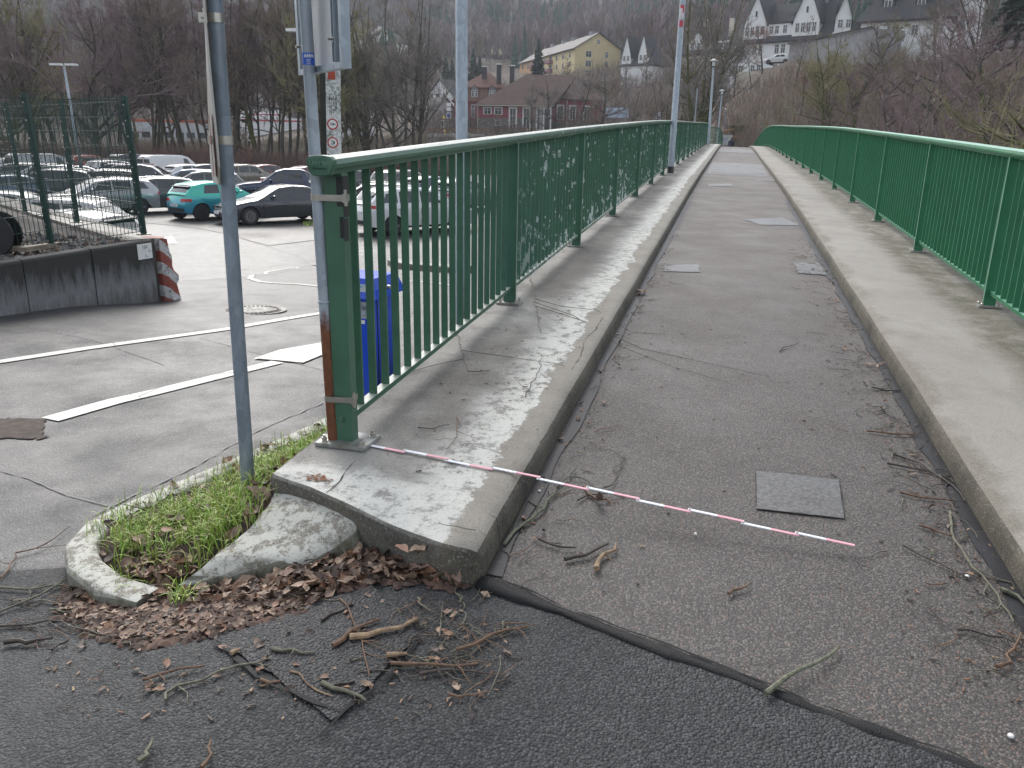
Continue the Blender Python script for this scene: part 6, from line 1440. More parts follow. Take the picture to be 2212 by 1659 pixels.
t2, L = building('terrace_house', 'end house of the white terrace with a blue-white pointed gable next to a dark roof', 'building', (1796, 140), (1836, 139)); part_box(t2, 'wall', 0, L, 0, 9, 12, 22.5, M['whitew']); gable(t2, .2, L-.2, -.0, 8, 25.0, 29.0, M['slate'], M['whitew'], 'y', .3, .12); part_box(t2, 'gable_front', .2, L-.2, -.05, 6, 22.5, 25.0, M['whitew']); wgrid(t2, (1.0, 2.2), (23.9,), .8, 1.3, y=-.05, bars=1)
cr, L = building('cream_house', 'cream house with dark hipped roof and dormers between the tall tree and the white terrace', 'building', (1476, 178), (1579, 174)); part_box(cr, 'wall', 0, L, 0, 10, 14, 22.6, M['creamw']); hip(cr, 0, L, 0, 10, 22.6, 29, M['slate'], 3, 3, .6)
part_box(cr, 'dormer', 1.2, 6.2, .2, 4, 23.2, 25.4, M['whitew']); part_box(cr, 'dormer', 6.9, 9.4, .2, 4, 23.2, 25.4, M['whitew']); wgrid(cr, (1.9, 3.2, 4.6, 7.6, 8.7), (24.3,), .8, 1.3, y=.2, bars=1); wgrid(cr, (1.5, 3.4, 5.6, 8.0), (20.8, 17.8), .9, 1.4, bars=1); gable(cr, 1.6, 4.2, 0, 5, 25.4, 28.6, M['slate'], M['whitew'], 'y', .2, .12, 'dormer_roof')
for x in (3.2, 8.6): part_box(cr, 'chimney', x-.4, x+.4, 4.5, 5.5, 27, 31, M['creamw'])
tg, L = building('twin_gable_house', 'dark roofed house with two small pointed white gables right of the yellow block', 'building', (1345, 205), (1412, 200)); part_box(tg, 'wall', 0, L, 0, 9, 14, 22.6, M['whitew']); hip(tg, 0, L, 0, 9, 22.6, 27.6, M['slate'], 1.5, 1.5, .5)
for x in (1.3, 5.7): part_box(tg, 'gable_front', x-1.2, x+1.2, -.1, 4, 22, 25.0, M['whitew']); gable(tg, x-1.2, x+1.2, -.1, 5, 25.0, 30.2, M['slate'], M['whitew'], 'y', .15, .1); wgrid(tg, (x-.5, x+.5), (24.4,), .7, 1.2, y=-.1, bars=1)
bg_, L = building('big_roof_house', 'large house under a dark slate roof with dormers at the upper right', 'building', (1855, 122), (2045, 116)); part_box(bg_, 'wall', 0, L, 0, 12, 14, 21.4, M['whitew']); hip(bg_, 0, L, 0, 12, 21.4, 30.5, M['slate'], 4, 1, .8)
for x in (3.0, 7.2): part_box(bg_, 'dormer', x-.8, x+.8, 1.0, 5, 23.2, 25.6, M['slate']); window(bg_, x, 24.4, 1.0, 1.4, y=.98, bars=1); part_box(bg_, 'dormer_roof', x-1, x+1, .7, 5.5, 25.6, 25.8, M['slate'])
wgrid(bg_, (2, 4.5, 7, 10), (19.8,), .9, 1.3, bars=1)
nb, L = building('white_house', 'white house cut by the top edge among trees at the far upper right', 'building', (2044, 128), (2110, 126)); part_box(nb, 'wall', 0, L, 0, 8, 16, 27, M['whitew']); gable(nb, 0, L, 0, 8, 27, 31, M['slate'], M['whitew'], 'y')
cb, L = building('cream_annex', 'small cream building between the terrace end and the big dark roof', 'building', (1836, 150), (1876, 150)); part_box(cb, 'wall', 0, L, 0, 6, 14, 24.6, M['creamw']); window(cb, 2.2, 23.4, .6, 1.1, bars=0); part_box(cb, 'roof', -.2, L+.2, -.2, 6.2, 24.6, 24.9, M['slate'])
gw, L = building('garage_wall', 'long grey concrete garage front stepping up the right hillside', 'garage', (1706, 128), (1880, 112))
mb = MB(); mb.add([(0, 0, 14), (L, 0, 14), (L, 0, 18.9), (0, 0, 18.6), (0, 5, 14), (L, 5, 14), (L, 5, 18.9), (0, 5, 18.6)], [(0, 1, 2, 3), (3, 2, 6, 7), (1, 5, 6, 2), (0, 3, 7, 4)]); mb.build('wall', M['greyw'], gw)
mb = MB(); mb.bar((-.1, -.15, 18.75), (L+.2, -.15, 19.05), .35, .22); mb.build('roof_edge', M['slate'], gw)
mb = MB(); mb.add([(L, -.01, 16.6), (L+4.2, 1.5, 16.6), (L+4.2, 1.5, 18.0), (L, -.01, 18.9)], [(0, 1, 2, 3)]); mb.build('side_wall', M['greyw'], gw)
wb, L = building('garden_wall', 'pale low wall with a white shed at the foot of the terrace', 'wall', (1556, 140), (1640, 138)); part_box(wb, 'wall', 0, L, 0, .3, 12, 15.2, M['creamw']); part_box(wb, 'shed', .2, 2.6, -2, -.01, 12, 15.2, M['whitew'])
car('hatch', 'white', 1660, 0, 131, 70, 'white car parked below the white terrace house', z=tz(1660, 131)+.2, group=None, detail=False)
car('estate', 'silver', 2152, 0, 104, 75, 'silver car parked on the hillside road at the upper right', z=spot(2152, 108, 104).z, group=None, detail=False)
seen_ = set()
for r_, t__ in BUILT:
    for o in list(r_.children_recursive):
        if o.name.split('.')[0] == 'window': o.location.z = zfix(o.location.z, t__); continue
        if o.name.split('.')[0] == 'pane' or o.data.name in seen_: continue
        seen_.add(o.data.name)
        for v in o.data.vertices: v.co.z = zfix(v.co.z, t__)
# ---- street furniture by the inn
def pole(u, v0, v1, t, r, name, label, cat, m=None):
    a, b = spot(u, v0, t), spot(u, v1, t); b.x, b.y = a.x, a.y; o = thing(name, label, cat, a); mb = MB(); mb.tube([(0, 0, 0), (0, 0, b.z-a.z)], r, 8); mb.build('pole', m or M['galv'], o); return o, b.z-a.z
def signal(root, x, y, z, m=None):
    mb = MB(); mb.box((x, y, z), (.45, .03, 1.1)); mb.build('back_board', M['white'], root); mb = MB(); mb.box((x, y-.11, z), (.28, .18, .92)); mb.build('housing', M['black'], root)
    for k in (-.29, 0, .29): mb = MB(); mb.lathe([(.10, 0), (.11, .08)], 10, c=(x, y-.20, z+k), M=Matrix.Rotation(R(90), 3, 'X')); mb.build('lens', M['rubber'], root)
o, h = pole(959, 292, 244, 146, .07, 'traffic_light', 'traffic light mast with a curved arm over the road left of the inn', 'traffic light')
mb = MB(); mb.tube([(0, 0, h-.3), (-.3, 0, h+.4), (-1.0, 0, h+.65), (-3.4, 0, h+.85)], .055, 8); mb.build('arm', M['galv'], o, smooth='all'); signal(o, -3.35, -.1, h+.7); signal(o, -.15, -.1, 1.9)
mb = MB(); mb.box((0, -.1, h-.7), (.45, .02, .45), mat=Matrix.Rotation(R(45), 3, 'Y')); mb.build('priority_sign', M['yellow'], o)
o, h = pole(881, 290, 205, 148, .07, 'traffic_light', 'second traffic light mast with its arm pointing right towards the small pale house', 'traffic light')
mb = MB(); mb.tube([(0, 0, 4.4), (2.7, 0, 4.7)], .055, 8); mb.build('arm', M['galv'], o); signal(o, 1.9, -.1, 4.9)
o, h = pole(871, 288, 252, 150, .06, 'traffic_light', 'low traffic light at the left end of the riverside fence', 'traffic light'); signal(o, 0, -.1, h)
o, h = pole(961, 294, 278, 144, .12, 'yellow_post', 'short yellow post in front of the low hedge by the traffic lights', 'post', M['yellow']); mb = MB(); mb.lathe([(.0, h), (.12, h-.1)], 8); mb.build('cap', M['yellow'], o)
o, h = pole(970, 262, 228, 155, .04, 'inn_sign', 'stacked white inn signs with a blue round emblem at the inn corner', 'sign')
for z_, m__ in ((1.0, M['white']), (2.1, M['white']), (2.9, M['white'])): mb = MB(); mb.box((.0, -.1, z_), (.85, .2, 1.0 if z_ == 1.0 else .6)); mb.build('sign_box', m__, o)
mb = MB(); mb.lathe([(.36, 0), (.36, .03)], 16, c=(0, -.21, 1.0), M=Matrix.Rotation(R(90), 3, 'X')); mb.build('round_emblem', M['blue'], o)
o, h = pole(1318, 262, 232, 135, .05, 'banner', 'blue and white banner between two posts behind the left railing', 'banner'); mb = MB(); mb.box((1.1, 0, h-.8), (3.6, .03, 1.5)); mb.build('cloth', flat('printed_banner_cloth', (.38, .46, .56), .6, 0, .5, 1.2), o)
o, h = pole(1411, 270, 247, 118, .04, 'notice_board', 'white notice board just above the left handrail', 'notice board'); mb = MB(); mb.box((.6, 0, h-.5), (1.35, .04, 1.5)); mb.build('board', M['white'], o)
for k in range(5): mb = MB(); mb.box((.55, -.03, h-.05-k*.22), (.9-.15*(k % 2), .01, .07)); mb.build('printed_line', M['blue'], o)
pole(1351, 270, 228, 120, .04, 'thin_pole', 'thin grey pole right of the banner', 'pole'); pole(1498, 300, 190, 75, .045, 'thin_pole', 'slim grey pole in front of the tall dark tree', 'pole')
# wooden rail fence and its stone edge
wf = thing('wooden_fence', 'brown wooden rail fence along the river bank in front of the inn', 'fence'); fm = flat('brown_fence_wood', (.20, .11, .065), .8, 0, .2)
P = [spot(u, 291, 140) for u in range(926, 1156, 19)]
for a, b in zip(P, P[1:]):
    for z_ in (.35, .95): mb = MB(); mb.bar(a+Vector((0, 0, z_)), b+Vector((0, 0, z_)), .06, .18); mb.build('rail', fm, wf)
for a in P: mb = MB(); mb.bar(a-Vector((0, 0, .6)), a+Vector((0, 0, 1.2)), .12); mb.build('post', fm, wf)
pk = thing('picket_fence', 'dark crossed lattice fence between the wooden fence and the inn trees', 'fence'); P0, P1 = spot(1084, 288, 138), spot(1135, 285, 138); mb = MB()
for k in range(24): a = P0.lerp(P1, k/24); b = P0.lerp(P1, min(1, (k+2)/24)); mb.bar(a, b+Vector((0, 0, 1.2)), .05, .05); mb.bar(b, a+Vector((0, 0, 1.2)), .05, .05)
mb.build('lattice', M['tile'], pk, kind='stuff')
sw = thing('river_wall', 'grey stone river wall topped with rubble below the wooden fence', 'wall'); P0, P1 = spot(925, 303, 132), spot(1040, 303, 132); mb = MB(); mb.bar(P0+Vector((0, 0, -.3)), P1+Vector((0, 0, -.3)), .6, 1.6); mb.build('wall', M['stone'], sw)
rg = random.Random(9); mb = MB()
for k in range(120): a = P0.lerp(P1, rg.random()); mb.box(a+Vector((0, rg.uniform(-.3, .6), .55+rg.uniform(0, .35))), (rg.uniform(.2, .6), rg.uniform(.2, .5), rg.uniform(.15, .35)), rz=rg.random()*3)
mb.build('rubble_top', flat('pale_rubble', (.35, .34, .33), .9, 0, .3), sw, kind='stuff')
# graffiti cabinet, stumps, cut logs at the far end of the bridge
gc = thing('switch_cabinet', 'white switch cabinet with blue graffiti beside the person on the bridge', 'cabinet', spot(1567, 308, 92)); gc.rotation_euler = (0, 0, -YAW)
mb = MB(); mb.box((0, 0, .25), (1.35, .4, 1.1)); mb.build('housing', flat('chalky_white_paint', (.5, .5, .49), .6, 0, .15), gc); mb = MB(); mb.box((0, 0, .82), (1.42, .46, .05)); mb.build('lid', M['greyw'], gc)
mb = MB()
for a, b in (((-.35, .1), (-.2, .5)), ((-.2, .5), (-.1, .15)), ((-.3, .28), (-.05, .3)), ((.0, .5), (.02, .1)), ((.05, .35), (.25, .5)), ((.2, .5), (.22, .12))): mb.bar((a[0]-.1, -.212, a[1]), (b[0]-.1, -.212, b[1]), .01, .035)
mb.build('graffiti', M['blue'], gc)
M['bark'] = flat('grey_brown_bark', (.075, .062, .048), .9, 0, .35, 6, bmp=.6, dirt=(.07, .075, .025)); M['cut'] = flat('fresh_cut_wood', (.36, .22, .10), .8, 0, .2, 8)
for (u, v, t, r, lab) in ((1582, 290, 100, .42, 'freshly cut thin tree stump left of the mossy one on the slope beyond the bridge'), (1596, 291, 100, .75, 'broad mossy tree stump on the slope beyond the bridge')):
    s = thing('tree_stump', lab, 'tree stump', spot(u, v, t)); mb = MB(); mb.lathe([(r*1.1, -2.0), (r*.8, -.5), (r*.72, .95), (r*.7, 1.0)], 10); mb.build('trunk', M['bark'] if r < .5 else flat('mossy_bark', (.08, .10, .02), .9, 0, .5, 4), s, smooth=50); mb = MB(); mb.lathe([(r*.66, 1.0), (r*.66, 1.03)], 10); mb.build('cut_face', M['cut'], s)
for u, v, t, k, lb in ((1587, 281, 101, 0, 'pale cut log lying just right of the lamp and below the stumps'), (1573, 284, 99, 1, 'pale cut log lying left below the thin stump'), (1584, 294, 96, 2, 'lowest pale cut log, just above the person'), (1600, 273, 104, 3, 'pale cut log lying right of the mossy stump')):
    p = spot(u, v, t); mb = MB(); mb.tube([(-.6, 0, -.1), (.6, .3, .25 if k % 2 else -.2)], .13, 7); o = mb.build('cut_log', M['cut'], None, loc=p); o['label'] = lb; o['category'] = 'log'; o['group'] = 'cut logs on the slope'
# ---- the walker
def person():
    base = spot(1580, 305, 86); gz = deck(0, 86)-.12; root = thing('person', 'person in a dark jacket walking away at the far end of the bridge', 'person', (base.x, base.y, gz), R(8))
    def skin(name, verts, edges, radii, m, sub=2, rt=0):
        me = bpy.data.meshes.new(name); me.from_pydata(verts, edges, []); o = link(name, me, root); mod = o.modifiers.new('s', 'SKIN'); me.skin_vertices
        for i, r in enumerate(radii): me.skin_vertices[0].data[i].radius = (r, r)
        me.skin_vertices[0].data[rt].use_root = True; ss = o.modifiers.new('u', 'SUBSURF'); ss.levels = sub; ss.render_levels = sub; me.materials.append(m); return o
    V = [(0, 0, .95), (0, 0, 1.15), (0, 0, 1.38), (0, 0, 1.5), (0, .01, 1.60), (0, .02, 1.70), (-.10, 0, .90), (-.12, .10, .50), (-.12, -.02, .08), (-.12, .10, .03), (.10, 0, .90), (.12, -.06, .50), (.12, -.22, .10), (.12, -.10, .05),
         (-.20, 0, 1.42), (-.27, -.02, 1.15), (-.26, .06, .92), (-.25, .09, .82), (.20, 0, 1.42), (.27, .0, 1.15), (.25, .10, .94), (.24, .14, .84)]
    E_ = [(0, 1), (1, 2), (2, 3), (3, 4), (4, 5), (0, 6), (6, 7), (7, 8), (8, 9), (0, 10), (10, 11), (11, 12), (12, 13), (2, 14), (14, 15), (15, 16), (16, 17), (2, 18), (18, 19), (19, 20), (20, 21)]
    Rr = [.15, .15, .17, .07, .085, .085, .10, .065, .045, .04, .10, .065, .045, .04, .085, .06, .045, .035, .085, .06, .045, .035]
    skin('body', V, E_, Rr, flat('dark_trousers', (.02, .022, .028), .8))
    VJ = [(0, 0, .92), (0, 0, 1.15), (0, 0, 1.40), (-.20, 0, 1.42), (-.27, -.02, 1.15), (-.26, .06, .93), (.20, 0, 1.42), (.27, .0, 1.15), (.25, .10, .95)]
    skin('jacket', VJ, [(0, 1), (1, 2), (2, 3), (3, 4), (4, 5), (2, 6), (6, 7), (7, 8)], [.175, .175, .19, .10, .075, .06, .10, .075, .06], flat('dark_navy_jacket', (.012, .017, .04), .7))
    mb = MB(); mb.lathe([(.0, -.12), (.06, -.10), (.095, -.03), (.10, .04), (.08, .10), (.03, .13), (0, .135)], 14); mb.build('head', flat('skin', (.45, .27, .19), .6, 0, .05), root, loc=(0, .02, 1.66), smooth='all')
    mb = MB(); mb.lathe([(.085, -.02), (.104, .03), (.088, .10), (.035, .137), (0, .142)], 14); mb.build('hair', flat('brown_grey_hair', (.10, .07, .05), .8), root, loc=(0, .005, 1.66), smooth='all')
person()
# ================================================================== TREES
def tree_mesh(seed, H, r0, kind):
    """bare broad-leaved tree: tapered trunk, limbs, branches and twigs; returns trunk mesh, crown mesh"""
    rg = random.Random(seed); trunk = MB(); crown = MB()
    def seg(mb, pts, rs, n): mb.tube(pts, rs, n, cap=False)
    def path(p, d, L, r, n, wob, up):
        pts = [p.copy()]; d = d.normalized()
        for i in range(n):
            d = (d+Vector((rg.gauss(0, wob), rg.gauss(0, wob), rg.gauss(0, wob)*.6+up))).normalized(); p = p+d*L/n; pts.append(p.copy())
        return pts
    def twigs(pts, L, k, spread, lev):
        for _ in range(k):
            i = rg.randint(max(0, len(pts)//3), len(pts)-1); b = pts[i]; d0 = (pts[i]-pts[max(0, i-1)]).normalized() if i else Vector((0, 0, 1))
            d = (d0+Vector((rg.gauss(0, spread), rg.gauss(0, spread), rg.gauss(0, spread)*.7+.15))).normalized(); l = L*rg.uniform(.5, 1.2)
            q = path(b, d, l, 0, 3, .16, .05 if kind != 'droop' else -.06); w_ = TW*rg.uniform(.7, 1.3)
            seg(crown, q, [w_, w_*.8, w_*.6, w_*.25], 3)
            if lev: twigs(q, L*.55, TK, .55, lev-1)
    TW = .020 if kind != 'slim' else .014; TK = 4
    lean = Vector((rg.gauss(0, .05), rg.gauss(0, .05), 1)); nst = {'multi': 4, 'alder': 2, 'wide': 1}.get(kind, 1)
    for s in range(nst):
        d = lean+Vector((rg.gauss(0, .22), rg.gauss(0, .22), 0)) if nst > 1 else lean
        base = Vector((rg.gauss(0, .2), rg.gauss(0, .2), -.4)) if nst > 1 else Vector((0, 0, -.5))
        tp = path(base, d, H*rg.uniform(.85, 1), r0, 14, .045 if kind != 'wide' else .10, .02); rr = r0*(1 if nst == 1 else .65)
        seg(trunk, tp, [rr*(1-.93*(i/14)**.85)+.012 for i in range(15)], 7)
        nl = {'slim': 16, 'alder': 15, 'multi': 11, 'wide': 15, 'droop': 14}[kind]
        for k in range(nl):
            f = rg.uniform(.30 if kind not in ('wide', 'multi') else .16, .97); i = min(13, int(f*14)); b = tp[i].lerp(tp[i+1], f*14-i) if i < 14 else tp[-1]
            az = rg.uniform(0, 6.28); el = rg.uniform(.25, .9) if kind != 'wide' else rg.uniform(.05, .7)
            L = H*(.34 if kind != 'wide' else .50)*(1.15-f)*rg.uniform(.7, 1.25)*(1 if kind != 'slim' else .75); r = rr*(1-f*.85)*.5+.015
            q = path(b, Vector((math.cos(az)*math.cos(el), math.sin(az)*math.cos(el), math.sin(el))), L, r, 6, .15, .05 if kind != 'droop' else -.02); seg(crown if r < .05 else trunk, q, [r*(1-j/6.6) for j in range(7)], 5)
            for _ in range(5):
                j = rg.randint(1, 5); d2 = (q[j]-q[j-1]).normalized()+Vector((rg.gauss(0, .55), rg.gauss(0, .55), rg.gauss(0, .4)+.15)); l2 = L*.5*rg.uniform(.5, 1.1)
                q2 = path(q[j], d2, l2, 0, 4, .14, .05); seg(crown, q2, [r*.45, r*.36, r*.27, r*.2, r*.12], 4); twigs(q2, l2*.65, 5, .5, 1)
    return trunk, crown
def barkm(name, col, moss=(.07, .075, .02), amt=.5): return flat(name, col, .9, 0, .3, 5, dirt=moss)
TWM = {'purple': flat('purple_brown_twigs', (0.189, 0.137, 0.137), .9, 0, .25, .5), 'brown': flat('brown_twigs', (0.182, 0.143, 0.106), .9, 0, .25, .5), 'olive': flat('olive_twigs', (0.217, 0.196, 0.098), .9, 0, .25, .5), 'grey': flat('grey_twigs', (0.196, 0.175, 0.154), .9, 0, .25, .5), 'red': flat('reddish_twigs', (0.238, 0.133, 0.105), .9, 0, .25, .5)}
TRB = {'dark': barkm('dark_mossy_bark', (.062, .054, .044)), 'grey': barkm('grey_bark', (.085, .078, .068)), 'moss': flat('moss_covered_bark', (.075, .08, .022), .95, 0, .5, 3), 'birch': flat('birch_bark', (.38, .36, .34), .8, 0, .4, 4)}
TP = {}
def tproto(key, seed, H, r0, kind):
    a, b = tree_mesh(seed, H, r0, kind); TP[key] = (a.mesh('trunk', TRB['dark'], 'all'), b.mesh('crown', TWM['brown']), H)
tproto('a1', 1, 19, .26, 'alder'); tproto('a2', 2, 20, .28, 'slim'); tproto('a3', 3, 18, .24, 'alder'); tproto('s1', 4, 17, .17, 'slim'); tproto('s2', 5, 16, .15, 'slim')
tproto('w1', 6, 13, .32, 'wide'); tproto('w2', 7, 12, .26, 'wide'); tproto('m1', 8, 16, .30, 'multi'); tproto('b1', 9, 9, .14, 'slim')
def tree(key, u, t, h, tw, bk, label, z=None, rz=None, group=None, name='bare_tree', cat='tree'):
    tm, cm, H = TP[key]; p = at(u, t); rg = random.Random(int(u*7+t)); s = h/H
    if z is not None: p.z = z
    o = thing(name, label, cat, p, rg.uniform(0, 6.28) if rz is None else rz, group); o.scale = (s, s, s)
    for n, me, m in (('trunk', tm, TRB[bk]), ('crown', cm, TWM[tw])):
        c = link(n, me, o); c.material_slots[0].link = 'OBJECT'; c.material_slots[0].material = m
    return o
MARKS = [(-40, 'the dark off-road car'), (45, 'the second fence post'), (110, 'the slim double-headed lamp'), (170, 'the silver estate'), (235, 'the corner fence post'), (290, 'the white off-road car'), (340, 'the dark grey van'), (395, 'the white panel van'), (440, 'the white hatchback'), (480, 'the near sign pole'), (540, 'the sandy grey small car'), (590, 'the white factory hall'), (640, 'the black saloon'), (700, 'the raised barrier arm'), (760, 'the gabled white house'), (830, 'the first railing bars'), (900, 'the small pale house'), (960, 'the traffic light mast'), (1010, 'the thick lamp post'), (1060, 'the inn dormers'), (1120, 'the inn wing'), (1180, 'the wing drainpipe'), (1240, 'the inn hall'), (1300, 'the yellow gable end'), (1360, 'the blue and white banner'), (1420, 'the white notice board'), (1470, 'the nearest bridge lamp'), (1530, 'the bridge lamp with frosted head'), (1580, 'the tree stumps'), (1640, 'the first terrace gable'), (1700, 'the garage front left end'), (1760, 'the second terrace gable'), (1830, 'the small cream building'), (1900, 'the big dark roof left dormer'), (1960, 'the big dark roof right dormer'), (2040, 'the cut off white house'), (2120, 'the silver hillside car'), (2190, 'the right photo edge'), (2260, 'the right photo edge')]
ORD = ['', 'second ', 'third ', 'fourth ', 'fifth ', 'sixth ', 'seventh ']; USED = {}
def tlabel(desc, u, t):
    m = min(MARKS, key=lambda k: abs(k[0]-u))[1]; s = f'{desc} rising behind {m}'; n = USED.get(s, 0); USED[s] = n+1
    return s if n == 0 else f'{ORD[min(n, 6)]}{desc} rising behind {m}'
rt = random.Random(21)
# riverside row behind the car park
DESC = {'a1': 'tall twin-stemmed alder', 'a2': 'tall straight bare tree', 'a3': 'tall forked alder', 's1': 'slender bare tree', 's2': 'slim bare tree', 'w1': 'broad bare tree', 'w2': 'wide low bare tree', 'm1': 'many-stemmed bare tree', 'b1': 'small bare tree'}
u = -60
while u < 905:
    t = rt.uniform(84, 89) if rt.random() < .6 else rt.uniform(120, 128); k = rt.choice(['a1', 'a2', 'a3', 's1', 's2', 'a1', 'a3']); 
    if u > 650: k = rt.choice(['s1', 's2', 'a2', 'm1', 's1'])
    tw = rt.choice(['purple', 'purple', 'brown', 'grey'] if u < 650 else ['olive', 'grey', 'olive', 'brown'])
    h = rt.uniform(17, 22)*(1.15 if t > 100 else 1)
    tree(k, u, t, h, tw, rt.choice(['dark', 'dark', 'moss' if rt.random() < .3 else 'dark']), tlabel(DESC[k], u, t), group='bare riverside trees behind the car park'); u += rt.uniform(13, 24)
for u, t, k, h, tw, bk in ((15, 84, 'w1', 17, 'olive', 'moss'), (95, 86, 'a1', 20, 'olive', 'dark'), (205, 84, 'w1', 18, 'purple', 'dark'), (330, 85, 'a3', 21, 'purple', 'dark'), (500, 85, 'a2', 21, 'brown', 'dark'), (560, 86, 'w2', 15, 'brown', 'moss'), (700, 92, 's1', 17, 'olive', 'moss'), (770, 128, 'm1', 20, 'olive', 'moss'), (800, 122, 's1', 22, 'olive', 'moss'), (860, 135, 's2', 15, 'grey', 'birch')):
    tree(k, u, t, h, tw, bk, tlabel(DESC[k]+' with '+('mossy' if bk == 'moss' else 'dark' if bk == 'dark' else 'pale')+' trunk', u, t), group='bare riverside trees behind the car park')
# between the inn and the river
for u, t, k, h, tw, bk in ((1148, 128, 'b1', 11.5, 'grey', 'dark'), (1174, 126, 'w2', 11.5, 'grey', 'dark'), (1243, 128, 'w2', 12, 'grey', 'dark'), (1292, 125, 'w2', 13, 'brown', 'dark'), (1322, 118, 'b1', 9, 'brown', 'dark'), (1075, 130, 'b1', 6, 'grey', 'grey'), (1105, 132, 'b1', 5.5, 'grey', 'grey'), (1372, 105, 's2', 12, 'grey', 'dark'),
                 (1400, 103, 'b1', 8, 'red', 'grey'), (1440, 98, 'm1', 11, 'brown', 'dark'), (1472, 104, 'm1', 13, 'grey', 'dark'), (1500, 94, 'm1', 21, 'grey', 'moss'), (1512, 96, 'a3', 20, 'brown', 'moss'), (1345, 170, 'b1', 12, 'grey', 'grey'), (1385, 185, 'b1', 12, 'brown', 'grey'), (1220, 190, 'b1', 13, 'brown', 'grey'), (1545, 112, 's2', 12, 'brown', 'grey'), (1575, 125, 'b1', 9, 'brown', 'grey'),
                 (930, 172, 'b1', 9, 'grey', 'birch'), (950, 165, 'b1', 6.5, 'grey', 'grey'), (905, 158, 's2', 12, 'red', 'birch'), (880, 156, 's1', 15, 'grey', 'birch')):
    tree(k, u, t, h, tw, bk, tlabel(DESC[k], u, t), group='bare trees along the far bank')
# wooded slope on the right
for u, t, k, h, tw, bk in ((1610, 118, 's2', 9, 'brown', 'grey'), (1700, 108, 's2', 9, 'purple', 'dark'), (1720, 96, 'b1', 7, 'red', 'dark'), (1768, 78, 'w2', 10.5, 'olive', 'moss'), (1782, 84, 'm1', 11, 'olive', 'moss'), (1848, 74, 'w2', 10, 'purple', 'moss'), (1835, 92, 'w1', 12, 'olive', 'dark'),
                 (1900, 90, 'w1', 12, 'brown', 'dark'), (1940, 80, 's1', 11, 'brown', 'grey'), (1985, 60, 'w1', 12, 'purple', 'dark'), (2010, 78, 'w1', 14, 'purple', 'dark'), (2060, 70, 'w2', 12, 'purple', 'dark'), (2100, 88, 'w1', 13, 'purple', 'dark'), (2140, 62, 'w2', 10, 'brown', 'moss'), (2190, 50, 'w1', 13, 'olive', 'moss'), (2235, 58, 'w1', 14, 'purple', 'dark'), (1925, 66, 'w2', 8.5, 'purple', 'dark'), (2080, 96, 'a1', 16, 'brown', 'grey'), (2170, 98, 'a3', 18, 'purple', 'grey'), (1990, 104, 'a1', 11, 'brown', 'grey'), (1880, 116, 's2', 8, 'brown', 'grey'), (1630, 128, 'w2', 8, 'red', 'grey')):
    tree(k, u, t, h, tw, bk, tlabel(DESC[k], u, t), group='bare trees on the right hillside')
# conifers
def conifer_mesh(seed):
    rg = random.Random(seed); mb = MB(); tr = MB(); tr.tube([(0, 0, -.5), (0, 0, 10)], [.2, .03], 6)
    for k in range(26):
        z = 1+8.8*k/26; r = 2.3*(1-k/27)**.9*rg.uniform(.85, 1.15)
        for j in range(9):
            a = rg.uniform(0, 6.28); c, s = math.cos(a), math.sin(a); w_ = .28*r+.1; e = rg.uniform(.85, 1.1)*r
            mb.add([(0, 0, z+.25), (c*e*.6-s*w_, s*e*.6+c*w_, z-.05), (c*e, s*e, z-.35), (c*e*.6+s*w_, s*e*.6-c*w_, z-.05), (c*e*.55, s*e*.55, z-.45)], [(0, 1, 2, 3), (1, 2, 4), (2, 3, 4)])
    return tr, mb
tr_, cr_ = conifer_mesh(3); CT, CC = tr_.mesh('trunk', TRB['dark']), cr_.mesh('crown', flat('spruce_needles', (.018, .045, .024), .8, 0, .4, 2))
for u, v, t, h, lab in ((963, 215, 215, 11, 'dark green spruce behind the white gabled house'), (977, 205, 222, 9, 'smaller dark spruce just right of the spruce behind the white house'), (1022, 180, 225, 9, 'dark green spruce above the left end of the inn roof'), (1036, 178, 228, 7, 'second dark spruce above the inn ridge'), (1162, 175, 205, 10, 'dark green yew in front of the yellow apartment block'), (2192, 110, 95, 14, 'dark evergreen at the upper right corner')):
    p = spot(u, v, t); o = thing('spruce_tree', lab, 'tree', p, u); s = h/10; o.scale = (s, s, s); link('trunk', CT, o); link('crown', CC, o)
